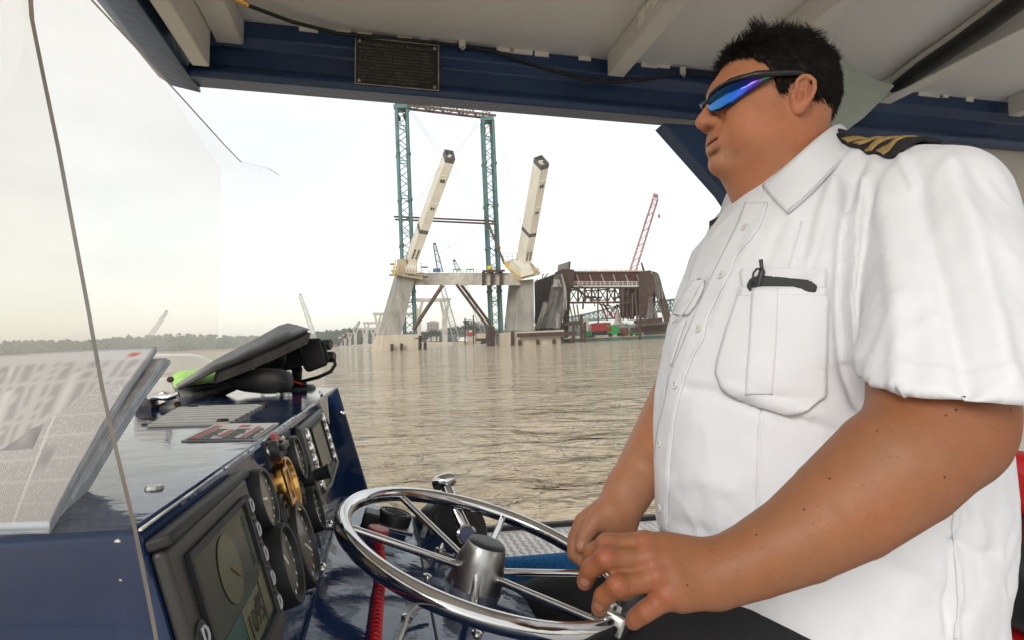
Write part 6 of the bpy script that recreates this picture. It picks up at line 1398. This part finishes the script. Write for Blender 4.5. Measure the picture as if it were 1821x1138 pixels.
ztop = lambda p: np.interp(p, (8, 14, 25, 40, 60, 76), (.029, .036, .040, .043, .043, .040)); zbot = lambda p: np.interp(p, (8, 12, 18, 28, 40, 55, 66, 76), (.020, .012, .007, .005, .009, .020, .029, .037))
for s in (1, -1):
    rows = [[wrapS(s, p, zbot(p) + (ztop(p) - zbot(p)) * v, .002 * math.sin(v * math.pi)) for p in phs] for v in np.linspace(0, 1, 9)]
    m = MB(); m.grid(rows); o = m.build('lens', M_lens, sg, smooth=True); md = o.modifiers.new('solid', 'SOLIDIFY'); md.thickness = .0022
    m = MB(); m.tube([wrapS(s, p, zbot(p), .0012) for p in phs], .0011, 6); m.build('lower_rim', M_frame, sg, smooth=True)
    m = MB(); pl = [wrapS(s, p, ztop(p) + .0028, .0015) for p in np.linspace(8, 76, 24)] + [H(.008, s * .0845, .041), H(-.010, s * .0865, .040), H(-.022, s * .0865, .034)]
    rr = [.0020] * 2 + [.0030] * 8 + [.0040] * 8 + [.0050] * 6 + [.0046, .0036, .0028]; m.tube(pl, rr, 10); m.build('arm', M_frame, sg, smooth=True)
m = MB(); m.tube([wrapS(1, 11, .030, .001), H(.1085, .008, .024), H(.1105, 0, .025), H(.1085, -.008, .024), wrapS(-1, 11, .030, .001)], .0024, 8); m.build('bridge', M_frame, sg, smooth=True)

# ---------------------------------------------------------------- shirt
def shirt_mat(name='white_shirt_cotton'):
    m = mat(name, (.72, .72, .735), .85, bump=.12, bscale=900, var=.02, vscale=14, spec=.2); return m
M_shirt = shirt_mat()
sh = Field((.12, .44, 1.45), (.80, 1.20, 2.30), .0046)
zz = np.array([-.52, -.44, -.37, -.33, -.29, -.24, -.18, -.10, -.02, .06, .12, .17, .22, .27])
cxx = np.array([.435, .432, .428, .427, .425, .424, .424, .425, .430, .436, .440, .445, .445, .445])
rxx = np.array([.195, .197, .200, .210, .218, .2215, .2205, .212, .198, .178, .154, .120, .075, .03])
ryy = np.array([.190, .193, .197, .199, .201, .202, .200, .196, .192, .188, .176, .150, .10, .04])
def torso(x, y, z):
    q = z - 2.0; cx = np.interp(q, zz, cxx); rx = np.interp(q, zz, rxx); ry = np.interp(q, zz, ryy)
    k0 = (np.abs((x - cx) / rx) ** 2.25 + np.abs((y - .862) / ry) ** 2.25) ** (1 / 2.25); return np.maximum((k0 - 1) * np.minimum(rx, ry), np.maximum(q - .26, -.50 - q))
sh.put(torso, (.15, .6, 1.47), (.72, 1.12, 2.30), 0)
sh.chain([P(1475, 372, .86), P(1560, 350, .765), P(1664, 376, .688)], [.055, .060, .069], .028)
sh.chain([P(1440, 385, .92), P(1335, 432, 1.04)], [.055, .068], .03)
HEM = P(1684, 722, .558); sax = nrm(HEM - P(1655, 376, .69))
sh.chain([P(1666, 376, .688), P(1692, 520, .630), HEM + sax * .08], [.069, .080, .0810], .02)
HEMf = P(1236, 655, 1.03); sxf = nrm(HEMf - P(1335, 430, 1.04))
sh.chain([P(1335, 432, 1.04), P(1270, 545, 1.03), HEMf + sxf * .02], [.068, .066, .062], .03)
def below(hem, ax, r, pn_=None, p0_=None):
    pn_ = ax if pn_ is None else pn_; p0_ = hem if p0_ is None else p0_
    def fn(x, y, z):
        t = (x - hem[0]) * ax[0] + (y - hem[1]) * ax[1] + (z - hem[2]) * ax[2]; tp = (x - p0_[0]) * pn_[0] + (y - p0_[1]) * pn_[1] + (z - p0_[2]) * pn_[2]
        px_, py_, pz_ = x - hem[0] - t * ax[0], y - hem[1] - t * ax[1], z - hem[2] - t * ax[2]
        return np.maximum(np.maximum(-tp, -t - .09), np.sqrt(px_ ** 2 + py_ ** 2 + pz_ ** 2) - r)
    return fn
HP = P(1690, 716, .478); HN = nrm([0, .12, -1.0]); sh.put(below(HEM, sax, .112, HN, HP), HEM - .16, HEM + .16, .002, 'd'); sh.put(below(HEMf, sxf, .08), HEMf - .1, HEMf + .1, .002, 'd')
# the trunk again, so the cut at the sleeve ends does not bite the body
sh.put(torso, (.15, .6, 1.47), (.72, 1.12, 2.30), .012)
sh.cone(HEM + sax * .02, HEM - sax * .05, .0800, .0765, .001, 'd') if False else None
def hollow(hem, ax, r, dep):
    def fn(x, y, z):
        t = (x - hem[0]) * ax[0] + (y - hem[1]) * ax[1] + (z - hem[2]) * ax[2]
        px_, py_, pz_ = x - hem[0] - t * ax[0], y - hem[1] - t * ax[1], z - hem[2] - t * ax[2]
        return np.maximum(np.maximum(-t - dep, t - .08), np.sqrt(px_ ** 2 + py_ ** 2 + pz_ ** 2) - r)
    return fn
sh.put(hollow(HEM, sax, .0670, .016), HEM - .16, HEM + .16, .001, 'd'); sh.put(hollow(HEMf, sxf, .052, .03), HEMf - .1, HEMf + .1, .001, 'd')
# neck opening
sh.cone(H(-.02, 0, -.06), P(1425, 340, .87), .070, .076, .006, 'd')
sV, sF = sh.mesh(); sV = relax(sV, sF, 2, .5); del sh
sN = vnormals(sV, sF); qx, qy, qd = proj(sV)
vis = np.clip((-(sN * (sV - CAM)).sum(1)) / np.linalg.norm(sV - CAM, axis=1) + .15, 0, 1)
vis = vis * (vis > .02); disp = np.zeros(len(sV))
isnear = np.linalg.norm(np.cross(sV - HEM, sax), axis=1) < .125
folds = [   # pixel polyline, width px, height m (negative: valley)
    ([(1512, 330), (1500, 430), (1496, 540), (1503, 640), (1530, 715)], 13, -.012), ([(1535, 330), (1520, 430), (1514, 540), (1520, 630)], 14, .007),
    ([(1560, 300), (1585, 420), (1600, 560), (1600, 690)], 20, .005), ([(1625, 300), (1650, 420), (1690, 560), (1720, 690)], 22, -.006), ([(1690, 300), (1730, 420), (1765, 560), (1790, 680)], 22, .006),
    ([(1598, 272), (1612, 300), (1626, 335)], 7, .005), ([(1585, 275), (1560, 330), (1535, 400)], 14, -.005), ([(1545, 270), (1525, 310), (1515, 360)], 10, -.006), ([(1500, 285), (1470, 350), (1455, 420), (1440, 480)], 12, .004), ([(1480, 300), (1440, 380), (1425, 450)], 12, -.004),
    ([(1330, 712), (1400, 735), (1470, 765), (1560, 800)], 14, -.006), ([(1300, 690), (1360, 712), (1440, 740)], 10, .004), ([(1225, 690), (1290, 700), (1330, 712)], 10, -.004),
    ([(1352, 726), (1347, 790), (1345, 880), (1345, 950)], 3.5, -.0016), ([(1357, 726), (1352, 790), (1350, 880)], 4, .0010),
    ([(1215, 500), (1255, 500)], 4, -.002), ([(1205, 560), (1240, 520), (1252, 503)], 5, -.004), ([(1190, 620), (1215, 565), (1235, 530)], 4, .003), ([(1195, 600), (1190, 640), (1184, 680)], 4, -.003),
    ([(1340, 420), (1300, 500), (1270, 570)], 9, .002), ([(1390, 400), (1370, 450), (1355, 480)], 9, -.002),
    ([(1620, 900), (1680, 870), (1720, 880), (1775, 930)], 18, -.004), ([(1700, 870), (1690, 960), (1705, 1050), (1700, 1130)], 8, .004), ([(1690, 960), (1692, 1040), (1688, 1130)], 8, -.004), ([(1560, 1000), (1640, 1030), (1700, 1100)], 22, -.004), ([(1765, 985), (1740, 985), (1700, 960)], 12, -.005),
    ([(1200, 930), (1260, 950), (1330, 985)], 14, -.003), ([(1180, 860), (1240, 850), (1300, 870)], 16, .002)]
for pl, w_, am in folds:
    d_ = segdist(qx, qy, pl); disp += 1.5 * am * np.exp(-(d_ / w_) ** 2) * vis
rid = lambda a: 1 - 2 * np.abs(a)
disp += .0040 * vnoise(sV, 11, 1, (1, 1, .45)) + .0022 * rid(vnoise(sV, 15, 2, (1.2, 1.2, .45))) + .0011 * rid(vnoise(sV + .02 * vnoise(sV, 20, 5)[:, None], 34, 3, (1, 1, .6))) + .0005 * vnoise(sV, 75, 7)
# hem bands: slight thickening of the last 28 mm of the near sleeve
tn_ = (sV - HP) @ HN; disp += np.where(isnear & (tn_ > -.024) & (tn_ < .005), .0016, 0)
sV = sV + sN * disp[:, None]
shirt = np_mesh('shirt', sV, sF, M_shirt, man)
bvh_s = BVHTree.FromPolygons([tuple(v) for v in sV], [tuple(f_) for f_ in sF])
def sp(px, py, off):
    p, n_ = cast(bvh_s, px, py)
    return None if p is None else p + n_ * off
def patch(rows, name, off, thick, m=None, parent=None, nx=14, bulge=0.0, label=None):
    """cloth patch lying on the shirt: rows of (y, x_left, x_right) in photo pixels"""
    pts = []; ys = np.array([r_[0] for r_ in rows], float); sub = np.linspace(0, 1, max(len(rows) * 4, 10))
    tt = np.linspace(0, 1, len(rows))
    for t in sub:
        y, xl, xr = np.interp(t, tt, ys), np.interp(t, tt, [r_[1] for r_ in rows]), np.interp(t, tt, [r_[2] for r_ in rows]); row = []; last = None
        for u in np.linspace(0, 1, nx):
            q = sp(xl + (xr - xl) * u, y, off + bulge * math.sin(u * math.pi) * math.sin(min(1, t * 1.3) * math.pi))
            if q is None: q = last
            row.append(q); last = q
        if any(r_ is None for r_ in row):
            good = [r_ for r_ in row if r_ is not None]
            if not good: continue
            row = [r_ if r_ is not None else good[0] for r_ in row]
        pts.append(row)
    mb = MB(); mb.grid(pts); o = mb.build(name, m or M_shirt, parent or shirt, smooth=True); md = o.modifiers.new('solid', 'SOLIDIFY'); md.thickness = thick; md.offset = -1
    patch.last = (mb.v, mb.f); return o
def seam(pts, name, r, off, m=None, parent=None, step=8):
    q = []
    for (x0, y0), (x1, y1) in zip(pts[:-1], pts[1:]):
        n_ = max(2, int(math.hypot(x1 - x0, y1 - y0) / step))
        for k in range(n_): p = sp(x0 + (x1 - x0) * k / n_, y0 + (y1 - y0) * k / n_, off); q.append(p) if p is not None else None
    p = sp(*pts[-1], off); q.append(p) if p is not None else None
    q2 = [q[0]]
    for p in q[1:]:
        if 1e-4 < np.linalg.norm(p - q2[-1]) < .04: q2.append(p)
    if len(q2) > 2: mb = MB(); mb.tube(q2, r, 5); return mb.build(name, m or M_shirt, parent or shirt, smooth=True)
# front placket and buttons
edge = [(362, 1366), (384, 1360), (404, 1352), (430, 1334), (453, 1312), (488, 1300), (530, 1277), (566, 1260), (604, 1252), (633, 1234), (671, 1220), (715, 1208), (758, 1199), (820, 1193), (880, 1190), (945, 1188)]
bl_ = lambda y: np.interp(y, (362, 400, 491, 584, 684, 788, 902, 950), (1344, 1330, 1285, 1244, 1203, 1175, 1175, 1178))
patch([(y, bl_(y) - (18 if y < 700 else 12), x) for y, x in edge], 'placket', .0022, .002, nx=8)
seam([(x - 4, y) for y, x in edge], 'placket_stitch', .0007, .0028)
M_btn = mat('pearl_button', (.66, .65, .62), .25)
for px, py in ((1327, 407), (1285, 491), (1244, 584), (1203, 684), (1175, 788), (1176, 902)):
    p, n_ = cast(bvh_s, px, py)
    if p is None: continue
    c = p + n_ * .0026; m = MB(); m.lathe(c, n_, [(.0058, -.0005), (.0060, .0012), (.0052, .0022), (.0040, .0016), (0, .0014)], 20); o = m.build('button', M_btn, shirt, smooth='auto')
    x_ = nrm(np.cross(n_, [0, 0, 1.0])); y_ = np.cross(n_, x_)
    for i, j in ((-1, -1), (1, -1), (1, 1), (-1, 1)): m = MB(); m.lathe(c + x_ * .0012 * i + y_ * .0012 * j + n_ * .0014, n_, [(.0006, -.0002), (.0006, .0003), (0, .0004)], 6); m.build('thread_hole', M_mole, o)
# near pocket: pouch, box pleat, hem, lower corner
pk = patch([(513, 1318, 1470), (540, 1311, 1470), (590, 1295, 1469), (640, 1281, 1468), (665, 1277, 1467), (690, 1290, 1467), (704, 1318, 1465), (718, 1352, 1450), (731, 1405, 1436)], 'pocket', .0045, .0030, nx=24, bulge=.006)
bvh_old = bvh_s; pk_v, pk_f = patch.last; bvh_s = BVHTree.FromPolygons(pk_v, pk_f)
def sp_p(px, py, off): return sp(px, py, off)
patch([(514, 1340, 1385), (560, 1337, 1384), (620, 1333, 1381), (680, 1328, 1376), (700, 1327, 1374)], 'box_pleat', .0022, .0020, parent=pk, nx=8)
bvh_s = bvh_old
patch([(481, 1322, 1468), (490, 1318, 1469), (500, 1320, 1468), (513, 1322, 1466)], 'pocket_lining', .0042, .0015, parent=pk, nx=18)
bvh_s = BVHTree.FromPolygons(pk_v, pk_f)
patch([(515, 1319, 1469), (527, 1316, 1469)], 'pocket_hem', .0012, .002, parent=pk, nx=24)
patch([(525, 1423, 1451), (560, 1424, 1452)], 'hook_tape', .0010, .0010, mat('tape_pinkish', (.70, .66, .66), .8), pk, nx=5)
bvh_s = bvh_old
seam([(1470, 516), (1469, 600), (1467, 700), (1436, 731), (1372, 722), (1325, 709), (1280, 668), (1282, 640), (1296, 590), (1314, 528)], 'pocket_stitch', .0008, .0052, parent=pk)
# far pocket with flap
fp = patch([(498, 1240, 1256), (512, 1228, 1254), (530, 1214, 1247), (548, 1204, 1237), (562, 1200, 1226)], 'pocket_flap', .0045, .003, nx=8)
seam([(1254, 505), (1240, 530), (1222, 560), (1204, 575)], 'flap_stitch', .0010, .0065, parent=fp)
seam([(1222, 570), (1208, 610), (1196, 650)], 'pocket_edge', .0014, .003, parent=fp)
# sleeve hem stitching, yoke, side seams
seam([(1536, 690), (1600, 680), (1700, 676), (1800, 672), (1818, 672)], 'hem_stitch', .0009, .001)
seam([(1353, 728), (1348, 790), (1346, 870), (1345, 950)], 'dart_seam', .0011, .0006)
seam([(1425, 395), (1412, 440), (1402, 480)], 'yoke_seam', .0011, .0006)
seam([(1702, 870), (1694, 940), (1700, 1000), (1706, 1070), (1698, 1136)], 'side_seam', .0016, .0008)
# collar: stand and two leaves
def cloth(rows, name, thick=.0028, sub=2, parent=None, m=None):
    mb = MB(); mb.grid([[P(*p) for p in r_] for r_ in rows]); o = mb.build(name, m or M_shirt, parent or shirt, smooth=True)
    md = o.modifiers.new('sub', 'SUBSURF'); md.levels = sub; md.render_levels = sub; md.boundary_smooth = 'PRESERVE_CORNERS'; md = o.modifiers.new('solid', 'SOLIDIFY'); md.thickness = thick; md.offset = 0; return o
def seat_(e, off): 
    r_ = []
    for x, y, d in e:
        h_, _n = cast(bvh_s, x, y); r_.append((x, y, min(d, proj(h_)[2] - off) if h_ is not None and abs(proj(h_)[2] - d) < .08 else d))
    return r_
top_e = [(1500, 226, .93), (1492, 221, .86), (1478, 226, .80), (1448, 250, .765), (1412, 284, .755), (1380, 311, .770), (1356, 330, .795)]
mid_e = [(1515, 246, .935), (1512, 244, .855), (1496, 255, .780), (1466, 282, .742), (1430, 314, .733), (1402, 340, .748), (1376, 355, .780)]
out_e = [(1530, 272, .93), (1524, 268, .84), (1507, 276, .765), (1480, 305, .728), (1452, 335, .720), (1428, 358, .735), (1401, 380, .768)]
mid_e = seat_(mid_e, .010); out_e = seat_(out_e, .006); cl = cloth([top_e, mid_e, out_e], 'collar')
seam_pts = [P(x - 2, y - 6, d - .0035) for x, y, d in out_e]; m = MB(); m.tube(seam_pts, .0007, 5); m.build('collar_stitch', M_shirt, cl, smooth=True)
cloth([[(1490, 226, .90), (1472, 235, .815), (1440, 262, .785), (1405, 295, .775), (1376, 318, .790), (1350, 336, .815), (1330, 345, .84), (1318, 354, .87)], [(1500, 262, .90), (1482, 275, .81), (1450, 305, .775), (1415, 335, .765), (1385, 357, .78), (1356, 372, .81), (1335, 378, .84), (1320, 384, .88)]], 'collar_stand')
cloth([[(1318, 352, .90), (1304, 346, .945), (1295, 342, .99)], [(1319, 368, .895), (1300, 366, .94), (1284, 364, .99)], [(1312, 390, .90), (1292, 402, .945), (1274, 415, 1.0)]], 'collar_leaf')
cloth([[(1356, 331, .795), (1338, 340, .825), (1320, 353, .865)], [(1362, 360, .80), (1338, 372, .83), (1318, 384, .87)], [(1362, 400, .812), (1336, 408, .84), (1312, 415, .875)]], 'placket_top')
# shoulder boards
M_bd = mat('black_board_cloth', (.010, .010, .012), .8, bump=.4, bscale=500); M_gold = mat('gold_braid', (.52, .36, .13), .5, .35, col2=(.30, .19, .06), vscale=400, bump=.8, bscale=600)
ep = empty('shoulder_board', P(1560, 262, .72), 'black shoulder board with four gold stripes on the near shoulder', 'shoulder board')
EB0, EB1 = np.array(P(1500, 266, .822))[:2], np.array(P(1634, 258, .688))[:2]; edv = nrm(EB1 - EB0); epv = np.array([edv[1], -edv[0]])
def ebp(u, v, o=0):      # u along (neck to arm), v across (back to front); laid on the shirt from above
    wd = .029 * (1 if u > .18 else .45 + 3 * u); q = EB0 + (EB1 - EB0) * u + epv * (v - .5) * 2 * wd * (-1 if epv[0] > 0 else 1)
    r_ = bvh_s.ray_cast(Vector((q[0], q[1], 2.6)), Vector((0, 0, -1)), 1.0)[0]; z = r_[2] if r_ is not None else P(1560, 265, .72)[2]
    return np.array([q[0], q[1], z + .007 + .003 * math.sin(math.pi * v) + o])
m = MB(); m.grid([[ebp(u, v) for u in np.linspace(0, 1, 14)] for v in np.linspace(0, 1, 7)]); o = m.build('board', M_bd, ep, smooth=True); md = o.modifiers.new('solid', 'SOLIDIFY'); md.thickness = .006; md.offset = -1
for k in range(4):
    u0 = .30 + k * .155; m = MB()
    m.grid([[ebp(u0 + .095 * w_, v, .0012 + .0012 * math.sin(math.pi * w_)) for w_ in np.linspace(0, 1, 5)] for v in np.linspace(-.01, 1.01, 9)]); o = m.build('gold_stripe', M_gold, ep, smooth=True); md = o.modifiers.new('solid', 'SOLIDIFY'); md.thickness = .0015; md.offset = -1
e2 = empty('shoulder_board', P(1271, 400, 1.03), 'sliver of the far shoulder board with gold edge beyond the collar', 'shoulder board')
m = MB(); m.box(P(1273, 400, 1.015), CR * .002, CF * .03, CU * .011); m.build('board', M_bd, e2, bevel=.001)
m = MB(); m.box(P(1271, 404, 1.010), CR * .0012, CF * .02, CU * .004); m.build('gold_stripe', M_gold, e2)
# phone and pen in the pocket
ph = empty('mobile_phone', sp(1395, 500, .012), 'black phone sticking out of the shirt pocket', 'phone')
pp = [(1334, 512), (1341, 500), (1352, 496), (1398, 497), (1440, 501), (1452, 511), (1448, 524), (1340, 524)]
fr0 = [sp(x, min(y, 560), .0105) for x, y in pp]; nn = nrm(np.cross(fr0[4] - fr0[2], fr0[6] - fr0[4])); nn = nn if nn @ CF < 0 else -nn
cc = sum(fr0) / len(fr0); fr1 = [q - nn * ((q - cc) @ nn) for q in fr0]; MB().prism(fr1, -nn * .009).build('case', mat('phone_rubber', (.030, .032, .030), .6), ph, bevel=.002)
for x0, x1 in ((1356, 1378), (1382, 1404), (1410, 1436)):
    m = MB(); a_ = fr1[2] + (fr1[4] - fr1[2]) * ((x0 - 1352) / 88); b_ = fr1[2] + (fr1[4] - fr1[2]) * ((x1 - 1352) / 88); m.bar(a_ - nn * .004 + CU * .0004, b_ - nn * .004 + CU * .0004, .005, .0016, CU); m.build('key_ridge', M_plas2, ph)
pe = empty('pen', sp(1345, 500, .012), 'black pen with a bent clip in the shirt pocket', 'pen')
m = MB(); c0 = sp(1353, 511, .006); c1 = P(1355, 483, proj(sp(1355, 500, .010))[2]); c2 = P(1353, 462, proj(sp(1355, 500, .010))[2]); m.tube([c0, c1, c1 + (c2 - c1) * .2, c2], [.0038, .0038, .0022, .0024], 10); m.build('barrel', M_plas, pe, smooth='auto')
m = MB(); dq = proj(sp(1355, 500, .016))[2]; m.tube([P(1354, 479, dq), P(1346, 479, dq), P(1340, 486, dq), P(1338, 498, dq), P(1338, 510, dq)], .0014, 8); m.build('clip', M_plas, pe, smooth=True)
# trousers
tr_ = Field((-.15, .5, .80), (.72, 1.15, 1.74), .009)
def hips(x, y, z): return (np.sqrt(((x - .43) / .195) ** 2 + ((y - .862) / .188) ** 2 + ((z - 1.56) / .16) ** 2) - 1) * .16
tr_.put(hips, (.2, .65, 1.4), (.65, 1.06, 1.73), 0)
for yy, xk in ((.75, .02), (.98, .04)):
    tr_.chain([(.44, yy + .01, 1.55), (.25, yy - .02, 1.56), (xk, yy - .03, 1.53)], [.115, .105, .078], .04)
    tr_.chain([(xk, yy - .03, 1.53), (xk + .03, yy - .03, 1.25), (xk + .05, yy - .02, B(.1, .8, -1.12)[2] + .09)], [.075, .065, .055], .03)
    zf = B(.1, .8, -1.12)[2] + .045; tr_.chain([(xk + .06, yy - .02, zf), (xk - .10, yy - .02, zf - .008)], [.042, .036], .02)
pV, pF = tr_.mesh(); del tr_
np_mesh('trousers', relax(pV, pF, 3), pF, mat('black_trousers', (.010, .010, .012), .9, bump=.2, bscale=300), man)
